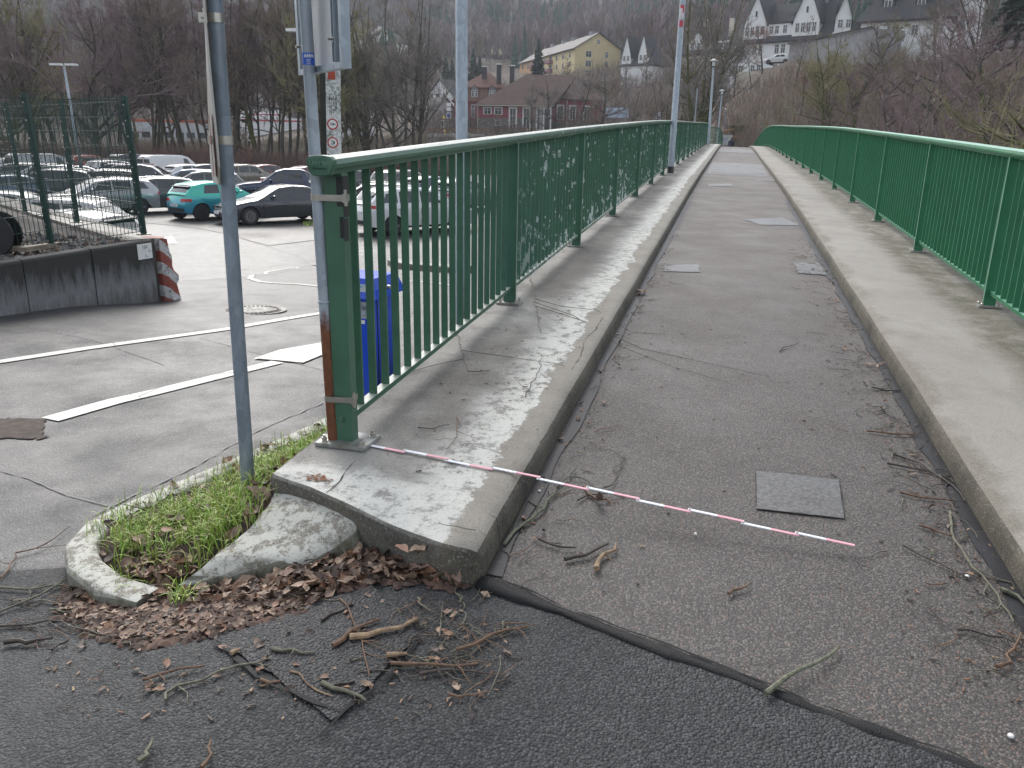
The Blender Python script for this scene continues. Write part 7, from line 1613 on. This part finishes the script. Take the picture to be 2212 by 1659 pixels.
# ---- far forest and shrub masses
def forest():
    rg = random.Random(5); cols = [flat('forest_purple', (0.155, 0.112, 0.115), .95, 0, .2, .02), flat('forest_brown', (0.139, 0.107, 0.083), .95, 0, .2, .02), flat('forest_grey', (0.166, 0.144, 0.134), .95, 0, .2, .02), flat('forest_olive', (0.102, 0.107, 0.059), .95, 0, .2, .02)]
    mb = MB(); cf = MB(); n = 0
    for k in range(9500):
        u = rg.uniform(-250, 2450); t = rg.uniform(180, 700)**1.0; t = 175+(700-175)*rg.random()**.8
        if u < 930 and t < 185: continue
        p = at(u, t); 
        if 880 < u < 1235 and 385 < t < 435: continue                # meadow
        if 1320 < u < 2050 and t < 215: continue
        if 930 < u < 1350 and t < 300: continue
        # clearings thin the right part of the hill
        if u > 1150 and t > 420 and noise.noise(Vector((p.x*.012, p.y*.012, 2))) > .12 and rg.random() < .8: continue
        con = noise.noise(Vector((p.x*.013+7, p.y*.013, 4))) > (.28 if u < 1200 else .22 if t < 600 else .34) or (1480 < u < 1780 and 240 < t < 420 and rg.random() < .75) or (920 < u < 1250 and 436 < t < 520 and rg.random() < .45)
        h = rg.uniform(9, 16)
        if con:
            cr = 2.3; 
            for j in range(5):
                z = h*(.15+.17*j); r = cr*(1-j*.18)*rg.uniform(.85, 1.2); vs = [(p.x, p.y, p.z+z+h*.28)]
                for i in range(6): a = i*1.047+rg.random(); vs.append((p.x+r*math.cos(a), p.y+r*math.sin(a), p.z+z))
                cf.add(vs, [(0, i, i % 6+1) for i in range(1, 7)], 0)
            continue
        m = rg.choice((0, 0, 1, 1, 2, 3) if u < 900 else (0, 0, 1, 2, 0))
        w0 = .16+t*.0003
        mb.add([(p.x-w0, p.y, p.z-.5), (p.x+w0, p.y, p.z-.5), (p.x+rg.uniform(-.4, .4), p.y, p.z+h*.9)], [(0, 1, 2)], 2 if rg.random() < .35 else m)
        for j in range(15):
            a = rg.uniform(0, 6.28); z = h*rg.uniform(.25, .75); l = h*rg.uniform(.22, .42); sp = rg.uniform(.15, .6); w_ = .07+t*.00045
            q = Vector((p.x+math.cos(a)*sp*.6, p.y+math.sin(a)*sp*.6, p.z+z)); e = q+Vector((math.cos(a)*sp*l, math.sin(a)*sp*l, l)); s = Vector((-math.sin(a+.8), math.cos(a+.8), 0))*w_*2.2
            mid = q.lerp(e, .6); mb.add([q, mid+s, e, mid-s], [(0, 1, 2, 3)], m)
    mb.build('far_forest', cols, kind='stuff'); cf.build('conifer_patches', flat('dark_conifers', (.022, .055, .032), .9, 0, .4, .05), kind='stuff')
forest()
mb = MB(); rows = []
for i in range(24):
    u = 870+i*17; rows.append([tuple(at(u, t, 1.0)) for t in (385, 400, 415, 435)])
mb.grid(rows); mb.build('meadow', flat('winter_meadow', (.13, .135, .055), .95, 0, .3, .05), smooth='all', **STRUCT)
def brush(name, samples, n, hgt, cols, seed, w=.012):
    rg = random.Random(seed); mb = MB()
    for k in range(n):
        p, hs = samples(rg); h = hgt*rg.uniform(.4, 1.1)*hs; a = rg.uniform(0, 6.28); s = Vector((math.cos(a), math.sin(a), 0)); b = Vector((rg.gauss(0, .35), rg.gauss(0, .35), 0))*h
        q = p+b*.35+Vector((0, 0, h*.6)); e = p+b+Vector((0, 0, h*rg.uniform(.8, 1))); m = rg.randrange(len(cols)); ww = w*rg.uniform(.7, 1.5)
        mb.add([p-s*ww, p+s*ww, q+s*ww*.8, q-s*ww*.8, e], [(0, 1, 2, 3), (3, 2, 4)], m)
        for j in range(2):
            f = rg.uniform(.2, .8); o = p.lerp(q, f); e2 = o+Vector((rg.gauss(0, .3)*h, rg.gauss(0, .3)*h, h*rg.uniform(.2, .45))); mb.add([o-s*ww*.6, o+s*ww*.6, e2], [(0, 1, 2)], m)
    return mb.build(name, cols, kind='stuff')
def s_hedge(rg): u = rg.uniform(-80, 1010); t = rg.uniform(82, 90); p = at(u, t); return p, 1 if u < 560 else .8
brush('riverside_brambles', s_hedge, 15000, 3.4, [TWM['red'], TWM['purple'], TWM['brown'], TWM['red']], 1, .022)
def s_far(rg): u = rg.uniform(300, 1500); t = rg.uniform(119, 140); return at(u, t), .8
brush('far_bank_scrub', s_far, 9000, 2.6, [TWM['olive'], TWM['brown'], TWM['grey']], 2, .03)
def s_right(rg): u = rg.uniform(1540, 2320); t = rg.uniform(58, 118); return at(u, t), .7+.6*max(0, noise.noise(Vector((u*.02, t*.1, 0))))
brush('hillside_scrub', s_right, 17000, 2.6, [TWM['purple'], TWM['brown'], TWM['olive'], TWM['red']], 3, .02)
def s_hill(rg): u = rg.uniform(900, 1640); t = rg.uniform(150, 240); return at(u, t), 1.6
brush('slope_scrub', s_hill, 8000, 3.5, [TWM['grey'], TWM['brown'], TWM['purple']], 4, .05)
# slim car park lamps
def dlamp(u, vb, vt, t, lab, heads=2):
    b, tp = spot(u[0], vb, t), spot(u[1], vt, t); o = thing('car_park_lamp', lab, 'lamp post', b); d = tp-b; mb = MB(); mb.tube([(0, 0, 0), d*.5, d], [.10, .08, .05], 8); mb.build('pole', M['galv'], o, smooth='all')
    for s in ((-1, 1) if heads == 2 else (-1,)): mb = MB(); mb.box(d+Vector((s*.42*HY, -s*.42*HX, .06)), (.62, .3, .10), rz=YAW*-1); mb.build('lamp_head', M['white'], o)
dlamp((177, 138), 372, 142, 47, 'slim car park lamp with two flat white heads behind the fence'); dlamp((677, 665), 330, 70, 30, 'far car park lamp whose white head shows left of the framed sign', 1)
# ================================================================== LEAVES, GRASS, TWIGS
LC = [flat('dead_leaf_brown', (.165, .105, .075), .65, 0, .35, 40), flat('dead_leaf_tan', (.27, .19, .135), .65, 0, .3, 40), flat('dead_leaf_dark', (.07, .046, .034), .6, 0, .3, 40), flat('dead_leaf_russet', (.19, .10, .058), .6, 0, .3, 40)]
def leaf(mb, p, L, rg, m, flatn=.5):
    """one curled dead leaf"""
    az = rg.uniform(0, 6.28); c, s = math.cos(az), math.sin(az); W_ = L*rg.uniform(.38, .6); curl = rg.uniform(.2, 1.5)*(1-flatn*.6); cc = rg.uniform(-.5, 1.6)*(1-flatn*.5); tilt = rg.gauss(0, .45)*(1-flatn*.7); ro = rg.gauss(0, .5)*(1-flatn*.7)
    vs = []
    for i in range(5):
        x = (i/4-.5)*L; wd = W_*math.sin(math.pi*min(.98, max(.04, (i/4)**.8)))*.5+.001
        for j in (-1, 0, 1):
            y = wd*j; z = abs(j)*wd*curl*.8+cc*(x/L)**2*L*.8; xx = x+rg.gauss(0, L*.045); z += rg.gauss(0, L*.05); y *= rg.uniform(.75, 1.2)
            y2 = y*math.cos(ro)-z*math.sin(ro); z2 = y*math.sin(ro)+z*math.cos(ro); x2 = xx*math.cos(tilt)-z2*math.sin(tilt); z3 = xx*math.sin(tilt)+z2*math.cos(tilt)
            vs.append((p[0]+x2*c-y2*s, p[1]+x2*s+y2*c, p[2]+z3))
    mb.add(vs, [(i*3+j, i*3+j+1, i*3+j+4, i*3+j+3) for i in range(4) for j in (0, 1)], m)
rg = random.Random(31)
PILE = [(775, 1150), (800, 1135), (850, 1160), (920, 1180), (985, 1215), (1035, 1245), (985, 1268), (900, 1262), (830, 1258), (740, 1282), (680, 1310), (560, 1345), (460, 1372), (330, 1392), (215, 1380), (140, 1330), (150, 1262), (220, 1262), (330, 1262), (400, 1284), (520, 1272), (640, 1232), (720, 1190)]
def sample_poly(P, rg):
    while True:
        u = rg.uniform(min(p[0] for p in P), max(p[0] for p in P)); v = rg.uniform(min(p[1] for p in P), max(p[1] for p in P))
        if inpoly(u, v, P): return u, v
# humus mat under the pile
mb = MB()
for k in range(1900):
    u, v = sample_poly(PILE, rg); u += rg.gauss(0, 14); v += abs(rg.gauss(0, 10))-4; p = onroad(u, v); r = rg.uniform(.008, .034); n = 6; z = road_z(p.x, p.y)+.008+rg.uniform(0, .006)
    vs = [(p.x, p.y, z+.006)]+[(p.x+r*rg.uniform(.5, 1.2)*math.cos(i*1.047), p.y+r*rg.uniform(.5, 1.2)*math.sin(i*1.047), z-.002) for i in range(6)]; mb.add(vs, [(0, i, i % 6+1) for i in range(1, 7)], rg.choice((0, 0, 1)))
mb.build('leaf_mould', [flat('leaf_mould_dark', (.055, .033, .024), .85, 0, .3, 50), flat('leaf_mould_brown', (.10, .058, .042), .85, 0, .3, 50)], kind='stuff')
mb = MB()
for k in range(1500):
    u, v = sample_poly(PILE, rg); p = onroad(u, v); z = road_z(p.x, p.y)+.010+rg.random()**2*(.03 if v < 1310 else .008)
    e = rg.random()
    leaf(mb, (p.x, p.y, z), rg.uniform(.022, .07)*(1.15 if v < 1290 else .8), rg, rg.choice((0, 0, 1, 1, 2, 2, 3)), .2 if e > .35 and v < 1310 else .85)
for k in range(150):        # banked up in the crack and against the slab
    u, v = (rg.uniform(770, 1020), 0); v = interp([(770, 1140), (850, 1185), (1020, 1235)], u)+rg.uniform(-8, 22); p = onroad(u, v); leaf(mb, (p.x, p.y, road_z(p.x, p.y)+rg.uniform(.02, .07)), rg.uniform(.05, .1), rg, rg.choice((0, 1, 3)), .1)
for k in range(170):        # in the island
    x, y = rg.uniform(-2.5, -1.66), rg.uniform(2.15, 4.1)
    if inpoly(x, y, SOIL): leaf(mb, (x, y, soil_z(x, y)+.012+rg.random()*.02), rg.uniform(.04, .10), rg, rg.choice((0, 1, 2, 3)), .4)
for k in range(230):
    u, v = rg.uniform(285, 420), rg.uniform(1225, 1275); p = onroad(u, v); leaf(mb, (p.x, p.y, road_z(p.x, p.y)+rg.uniform(.03, .075)), rg.uniform(.04, .08), rg, rg.choice((0, 1, 2, 3)), .3)
mb.build('fallen_leaves', LC, smooth='all', kind='stuff')
mb = MB()
for k in range(90):
    u, v = rg.uniform(120, 1100), rg.uniform(1290, 1500); p = onroad(u, v); leaf(mb, (p.x, p.y, road_z(p.x, p.y)+.014), rg.uniform(.015, .04), rg, rg.choice((0, 1, 2, 3)), .7)
for k in range(60):
    if k % 2: y = rg.uniform(2.2, 9); x = 1.08-abs(rg.gauss(0, .12))
    else: y = rg.uniform(2.4, 9); x = -.68+abs(rg.gauss(0, .07))
    leaf(mb, (x, y, pz(x, y)+.012), rg.uniform(.02, .045), rg, rg.choice((0, 1, 2, 3)), .6)
mb.build('leaf_scraps', LC, smooth='all', kind='stuff')
for (u, v, L, m, lab) in ((563, 1085, .12, 1, 'large pale curled leaf lying against the head of the concrete block'), (352, 1268, .11, 1, 'large rounded brown leaf at the island kerb tip'), (372, 1262, .09, 3, 'upright curled russet leaf by the block tip'), (905, 1208, .09, 1, 'broad tan leaf on top of the pile beside the pavement slab'), (868, 1200, .08, 3, 'russet leaf in the pile near the crack'), (1293, 1095, .07, 0, 'brown leaf scrap under the folding rule'), (1385, 637, .13, 1, 'pale crumpled leaf in the left gutter of the bridge')):
    p = onsurf(u, v); mb = MB(); r2 = random.Random(int(u)); leaf(mb, (0, 0, 0), L, r2, 0, .3); o = mb.build('fallen_leaf', LC[m], None, smooth='all', loc=(p.x, p.y, p.z+.03 if v > 1000 else p.z+.02)); o['label'] = lab; o['category'] = 'leaf'
# grass
GC = [flat('grass_green', (.17, .30, .035), .55, 0, .2, 30), flat('grass_light', (.31, .42, .07), .55, 0, .2, 30), flat('grass_straw', (.36, .32, .15), .65, 0, .2, 30)]
def blade(mb, p, h, rg, m, w=.0028, bend=None):
    a = rg.uniform(0, 6.28); b = bend if bend is not None else abs(rg.gauss(.5, .35)); d = Vector((math.cos(a), math.sin(a), 0)); s = Vector((-d.y, d.x, 0)); vs = []
    for i in range(4):
        f = i/4; q = Vector(p)+d*(b*h*f*f)+Vector((0, 0, h*f*(1-.35*b*f))); vs += [q-s*w*(1-f*.6), q+s*w*(1-f*.6)]
    vs.append(Vector(p)+d*(b*h)+Vector((0, 0, h*(1-.5*b)))); mb.add(vs, [(0, 1, 3, 2), (2, 3, 5, 4), (4, 5, 7, 6), (6, 7, 8)], m)
mb = MB(); tuft = [onz(u, v, .12) for u, v in ((270, 1150), (330, 1110), (410, 1080), (460, 1110), (500, 1060), (400, 1170), (360, 1200), (440, 1160), (500, 1150), (560, 1030), (610, 990), (640, 970), (300, 1190), (690, 945), (480, 1020), (560, 1000), (350, 1080), (520, 1090))]
for k in range(7800):
    if rg.random() < .62:
        c = rg.choice(tuft); x, y = c.x+rg.gauss(0, .075), c.y+rg.gauss(0, .075)
    else: x, y = rg.uniform(-2.5, -1.67), rg.uniform(2.15, 4.2)
    if not inpoly(x, y, SOIL): continue
    if noise.noise(Vector((x*5, y*5, 2))) < -.22 and rg.random() < .8: continue
    near = -2.12 < x < -1.8 and y < 3.1
    if near and rg.random() < .4: continue
    blade(mb, (x, y, soil_z(x, y)-.004), rg.uniform(.04, .135)*(.8 if near else 1), rg, rg.choice((0, 0, 1, 1, 1, 2)), .0024)
for k in range(130):        # leaves wedged between the kerb end and the block
    pass
for (u, v, n) in ((275, 1275, 60), (240, 1240, 30), (400, 1305, 45), (390, 1285, 25), (305, 1255, 40)):
    c = onroad(u, v)
    for k in range(n): x, y = c.x+rg.gauss(0, .02), c.y+rg.gauss(0, .02); blade(mb, (x, y, road_z(x, y)), rg.uniform(.05, .1), rg, rg.choice((0, 1, 1)))
mb.build('grass', GC, kind='stuff')
mb = MB(); c = onz(553, 1052, .17)
for k in range(26): a = rg.uniform(0, 6.28); r = rg.uniform(.0, .05); x, y = c.x+r*math.cos(a), c.y+r*math.sin(a)-.01; z = soil_z(x, y)+rg.uniform(.01, .05); l = .014; mb.add([(x, y, z), (x+l*math.cos(a+.6), y+l*math.sin(a+.6), z+.006), (x+1.6*l*math.cos(a), y+1.6*l*math.sin(a), z+.003), (x+l*math.cos(a-.6), y+l*math.sin(a-.6), z+.006)], [(0, 1, 2, 3)])
mb.build('weed_rosette', GC[0], label='small green weed at the foot of the near sign pole', category='weed')
# patch of grass by the charcoal saloon
mb = MB()
for k in range(900): p = onroad(rg.uniform(655, 740), rg.uniform(478, 490)); blade(mb, (p.x, p.y, road_z(p.x, p.y)), rg.uniform(.05, .12), rg, rg.choice((0, 1, 2)), .012)
mb.build('verge_grass', GC, kind='stuff')
# twigs
WC = {'dark': flat('dark_wet_twig', (.045, .033, .026), .6, 0, .3, 60, bmp=.4), 'brown': flat('brown_twig', (.13, .075, .045), .7, 0, .4, 50, bmp=.4), 'grey': flat('greenish_grey_twig', (.12, .115, .08), .7, 0, .35, 50, bmp=.4), 'pale': flat('peeled_pale_twig', (.26, .18, .11), .7, 0, .4, 40, dirt=(.09, .05, .03)), 'moss': flat('lichen_twig', (.12, .125, .085), .8, 0, .5, 60, bmp=.5)}
NT = [0]
def twig(pts, r, col, label, side=3, group=None, wob=.012, name='fallen_twig', cat='twig', lift=0.0):
    NT[0] += 1; rg = random.Random(NT[0]*17); P = [onsurf(*p) for p in pts]; Q = []
    for a, b in zip(P, P[1:]):
        n = max(2, int((b-a).length/.05)); Q += [a.lerp(b, i/n) for i in range(n)]
    Q.append(P[-1]); n = len(Q); out = []; onp = -.69 < (P[0].x+P[-1].x)/2 < 1.09 and P[0].y > 2.3
    for i, q in enumerate(Q):
        q = Vector((q.x+rg.gauss(0, wob*.5), q.y+rg.gauss(0, wob*.5), 0)); q.x = max(-.68, min(1.08, q.x)) if onp else q.x; q.z = surf(q.x, q.y)+r*.9+.006+lift*math.sin(math.pi*i/max(1, n-1))+rg.uniform(0, .004); out.append(q)
    for i in range(1, n-1): out[i].z = max(out[i].z, min(out[i-1].z, out[i+1].z))
    mb = MB(); mb.tube(out, [r*(1-.55*i/(n-1))*rg.uniform(.85, 1.15) for i in range(n)], 7)
    for k in range(side):
        i = rg.randint(1, max(1, n-2)); b = out[i]; d = (out[min(i+1, n-1)]-out[i-1]).normalized(); s = Vector((-d.y, d.x, 0))*(1 if rg.random() < .5 else -1); L = (P[-1]-P[0]).length*rg.uniform(.15, .4); q = [b.copy()]; dd = (d*.7+s*rg.uniform(.5, 1.1)).normalized()
        for j in range(4): dd = (dd+Vector((rg.gauss(0, .25), rg.gauss(0, .25), 0))).normalized(); c = q[-1]+dd*L/4; c.x = max(-.68, min(1.08, c.x)) if onp else c.x; c.z = surf(c.x, c.y)+.005+rg.uniform(0, .012); q.append(c)
        mb.tube(q, [r*.5, r*.42, r*.34, r*.25, r*.14], 5)
    o = mb.build(name, WC[col], None, smooth=50); o['label'] = label; o['category'] = cat
    if group: o['group'] = group
    return o
T = twig
T([(18, 1397), (60, 1396), (117, 1388)], .009, 'dark', 'short thick dark stick near the left edge below the leaf pile', 0)
T([(-30, 1268), (60, 1280), (155, 1268)], .006, 'grey', 'long curved grey twig at the left edge beside the island kerb', 3)
T([(-20, 1335), (90, 1290), (180, 1225), (248, 1205)], .005, 'grey', 'thin green-grey branch lying over the rounded island kerb', 3)
T([(10, 1250), (40, 1200), (100, 1180), (158, 1140)], .004, 'brown', 'thin arched twig left of the rounded island kerb', 2)
T([(-10, 1360), (110, 1345), (240, 1380), (370, 1378)], .004, 'dark', 'long dark twig along the lower edge of the leaf pile', 4)
T([(303, 1478), (350, 1462), (440, 1443)], .006, 'brown', 'brown barked stick below the left end of the leaf pile', 2)
T([(358, 1520), (385, 1490), (470, 1458), (560, 1435), (590, 1430)], .005, 'grey', 'long grey-green branch with a bent tip in the lower left', 3)
T([(725, 1403), (760, 1372), (815, 1345)], .009, 'brown', 'thick brown stick on the dark asphalt patch, left one of the pair', 1)
T([(755, 1385), (830, 1372), (903, 1350)], .010, 'pale', 'thick stick with peeling bark on the dark asphalt patch, right one of the pair', 1)
T([(697, 1342), (730, 1328), (765, 1308)], .005, 'dark', 'short dark twig on the upper part of the dark asphalt patch', 1)
T([(588, 1412), (630, 1416), (677, 1418)], .006, 'grey', 'straight grey twig across the middle of the dark asphalt patch', 1)
T([(735, 1300), (760, 1335), (775, 1390), (800, 1470)], .0035, 'brown', 'thin bent twig crossing the two thick sticks', 3)
T([(835, 1425), (880, 1423)], .009, 'pale', 'short pale cylinder of peeled wood at the patch corner', 0, wob=.002)
T([(500, 1422), (520, 1412)], .010, 'pale', 'short pale chunk of hollow wood on the dark patch edge', 0, wob=.002)
T([(980, 1412), (1040, 1390), (1090, 1370), (1140, 1355)], .006, 'brown', 'long knotty brown stick right of the dark asphalt patch', 2)
T([(840, 1440), (930, 1448), (1032, 1440)], .006, 'brown', 'straight stick below the long knotty one', 3)
T([(905, 1462), (980, 1450), (1060, 1460)], .005, 'dark', 'dark twig bundle end below the straight stick', 4)
T([(700, 1485), (745, 1505), (790, 1523)], .007, 'grey', 'grey stick near the bottom corner of the dark patch', 1)
T([(632, 1452), (660, 1480), (715, 1512)], .004, 'pale', 'thin curved pale twig near the bottom corner of the dark patch', 0)
T([(565, 1478), (605, 1485)], .006, 'brown', 'small brown stub left of the thin curved twig', 0)
T([(960, 1510), (1010, 1512), (1060, 1500)], .004, 'brown', 'thin brown twig lying alone right of the patch corner', 1)
T([(298, 1662), (320, 1635), (345, 1602)], .008, 'grey', 'grey stick with a broken end at the bottom edge', 0)
T([(448, 1670), (452, 1640), (458, 1610)], .006, 'brown', 'reddish brown stick at the bottom edge right of the grey one', 0)
T([(1652, 1508), (1700, 1478), (1760, 1448), (1812, 1406)], .0085, 'moss', 'stout pale green stick lying across the bitumen seam', 0, wob=.004, lift=.012)
T([(1085, 1182), (1130, 1140), (1175, 1105), (1205, 1060), (1245, 1018)], .007, 'moss', 'mossy branch lying along the left kerb by the folding rule', 4)
T([(1222, 1218), (1265, 1205), (1312, 1186)], .008, 'dark', 'dark broken branch on the path, left piece of the forked pair', 1)
T([(1282, 1236), (1310, 1208), (1335, 1180)], .010, 'pale', 'forked peeled branch on the path, right piece of the pair', 1)
T([(1168, 1172), (1200, 1182), (1240, 1190)], .006, 'dark', 'dark twig pair just right of the slab corner', 2)
T([(1568, 1288), (1600, 1278), (1624, 1267)], .006, 'brown', 'small brown stick alone in the middle of the path', 1)
T([(1250, 1085), (1290, 1070), (1330, 1040), (1352, 985)], .004, 'dark', 'bent dark twig crossing above the folding rule', 4)
T([(1255, 1055), (1290, 1085), (1322, 1085)], .006, 'brown', 'brown bark piece touching the folding rule', 2)
T([(1945, 1068), (1990, 1080), (2065, 1088)], .006, 'brown', 'brown stick pointing at the right kerb, upper one', 1)
T([(1985, 1140), (2030, 1155), (2058, 1165)], .005, 'brown', 'brown stick pointing at the right kerb, middle one', 1)
T([(1915, 1005), (2000, 1020), (2075, 1040)], .005, 'dark', 'dark twig in the thick tangle beside the right kerb', 5)
T([(1925, 985), (1990, 1005), (2050, 1050), (2100, 1080)], .005, 'dark', 'longest twig of the tangle beside the right kerb', 5)
T([(1870, 935), (1930, 940), (1990, 948)], .005, 'brown', 'reddish twig above the tangle by the right kerb', 3)
T([(1905, 880), (1925, 905), (1965, 925)], .005, 'dark', 'curved dark twig against the right kerb below the far smooth patch', 3)
T([(1885, 840), (1915, 848), (1950, 850)], .005, 'dark', 'short dark twig touching the right kerb further up', 2)
T([(2048, 1110), (2060, 1170), (2100, 1230), (2160, 1290), (2185, 1350)], .006, 'grey', 'long bent grey branch following the right kerb near the frame edge', 4)
T([(2165, 1278), (2190, 1295), (2225, 1318)], .009, 'moss', 'bright yellow-green mossy stick at the right edge of the picture', 0)
T([(1950, 1185), (2030, 1225), (2110, 1265)], .004, 'dark', 'thin dark twig right of the smooth patch', 2)
T([(2065, 1365), (2130, 1380), (2200, 1395)], .004, 'dark', 'thin dark twig near the lower right edge', 2)
T([(2150, 1445), (2180, 1425), (2215, 1380)], .006, 'brown', 'brown twig heap at the lower right edge', 4)
T([(1680, 762), (1700, 752), (1728, 745)], .004, 'dark', 'small forked twig on the middle of the path further up', 1)
T([(1052, 632), (1078, 652), (1120, 690), (1168, 722)], .006, 'grey', 'branched grey twig leaning at the foot of the second railing post', 5, lift=.02)
T([(958, 798), (1010, 808), (1058, 805)], .004, 'dark', 'thin forked twig on the left pavement below the railing', 3)
T([(900, 926), (930, 930), (965, 922)], .003, 'dark', 'fine dark twig on the left pavement above the folding rule', 0)
T([(985, 905), (985, 950), (965, 975)], .003, 'brown', 'fine bent brown twig on the left pavement near the folding rule', 2)
T([(1225, 498), (1260, 508), (1310, 505)], .005, 'dark', 'tangled twig at the foot of the third railing post', 5)
T([(1135, 860), (1165, 800), (1170, 770)], .003, 'dark', 'fine twig on the pavement above the peeling kerb line', 1)
rg = random.Random(77)
for k in range(34):      # loose thin twigs nobody could tell apart
    zone = k % 3
    if zone == 0: u, v = rg.uniform(700, 1100), rg.uniform(1290, 1520)
    elif zone == 1: f = rg.random(); u, v = interp([(0, 2130), (.5, 1985), (1, 1880)], f)-rg.uniform(0, 90), interp([(0, 1300), (.5, 1010), (1, 770)], f)
    else: u, v = rg.uniform(20, 420), rg.uniform(1285, 1400)
    a = rg.uniform(0, 3.14); L = rg.uniform(22, 60); T([(u, v), (u+L*math.cos(a)*.5+rg.uniform(-6, 6), v+L*.25*math.sin(a)), (u+L*math.cos(a), v+L*.5*math.sin(a))], rg.uniform(.002, .0045), rg.choice(['brown', 'dark', 'grey']), 'thin broken twig among the loose twigs scattered on the asphalt', 2, 'loose thin twigs on the asphalt')
# tangled fine twigs swept into the gutters and over the patch: nobody could count them
mb = MB()
for k in range(430):
    z_ = rg.random()
    if z_ < .42: y = 2.3+rg.random()**1.2*8; x = 1.06-abs(rg.gauss(0, .15)); ang = rg.gauss(1.9, .8)
    elif z_ < .58: y = 2.4+rg.random()**1.2*6; x = -.66+abs(rg.gauss(0, .08)); ang = rg.gauss(1.2, .8)
    elif z_ < .86: p = onroad(rg.gauss(985, 60), rg.gauss(1375, 60)); x, y = p.x, p.y; ang = rg.uniform(0, 6.28)
    else: p = onroad(rg.uniform(-20, 420), rg.uniform(1290, 1385)); x, y = p.x, p.y; ang = rg.gauss(.2, .5)
    L = rg.uniform(.04, .20); r = rg.uniform(.0009, .0022); q = []
    for j in range(5):
        xx = max(-.685, min(1.085, x)) if y > 2.35 and -.69 < x < 1.2 else x
        q.append(Vector((xx, y, surf(xx, y)+.004+rg.uniform(0, .010)))); ang += rg.gauss(0, .35); x += math.cos(ang)*L/4; y += math.sin(ang)*L/4
    mb.tube(q, [r, r, r*.9, r*.7, r*.4], 4, m=rg.choice((0, 1, 1, 2)))
mb.build('twig_litter', [WC['brown'], WC['dark'], WC['grey']], kind='stuff')
# bark crumbs
mb = MB()
for k in range(1150):
    z_ = rg.random()
    if z_ < .42: y = 2.2+rg.random()**1.4*9; x = 1.085-abs(rg.gauss(0, .16))
    elif z_ < .6: y = 2.4+rg.random()**1.4*9; x = -.685+abs(rg.gauss(0, .07))
    elif z_ < .72: x, y = rg.uniform(-.6, 1.0), rg.uniform(2.3, 6)
    elif z_ < .93: p = onroad(rg.uniform(100, 1100), rg.uniform(1290, 1560)); x, y = p.x, p.y
    else: x, y = rg.uniform(-1.4, -.75), rg.uniform(2.7, 6)
    s = rg.uniform(.002, .0065); l = s*rg.uniform(1, 5); a = rg.uniform(0, 3.14); mb.box((x, y, surf(x, y)+s*.3+.004), (l, s, s*.5), rz=a, m=rg.choice((0, 1, 1, 1, 2, 3)))
mb.build('bark_crumbs', [WC['brown'], WC['dark'], WC['pale'], LC[3]], kind='stuff')
# pale pebbles and bits of paper
for (u, v, r, lab) in ((2182, 1596, .008, 'flat pale pebble on the path near the lower right corner'), (2088, 1250, .007, 'small white scrap in the right gutter'), (1502, 1158, .006, 'tiny white scrap below the folding rule'), (1165, 1065, .006, 'pale stub in the left gutter')):
    p = onsurf(u, v); mb = MB(); mb.lathe([(0, .004), (r, .005), (r*1.1, .008), (r*.8, .012)], 9); o = mb.build('pebble', M['white'], None, loc=(p.x, p.y, p.z+.002), smooth='all'); o['label'] = lab; o['category'] = 'scrap'
# ================================================================== AIR
m_ = bpy.data.materials.new('thin_haze'); m_.use_nodes = True; t_ = m_.node_tree; t_.nodes.remove(t_.nodes['Principled BSDF'])
v_ = t_.nodes.new('ShaderNodeVolumePrincipled'); v_.inputs['Density'].default_value = .00035; v_.inputs['Color'].default_value = (.78, .84, .93, 1); v_.inputs['Anisotropy'].default_value = .2
t_.links.new(v_.outputs[0], t_.nodes['Material Output'].inputs['Volume'])
mb = MB(); mb.box((0, 0, 175), (2300, 2300, 364)); mb.build('haze', m_, kind='stuff')
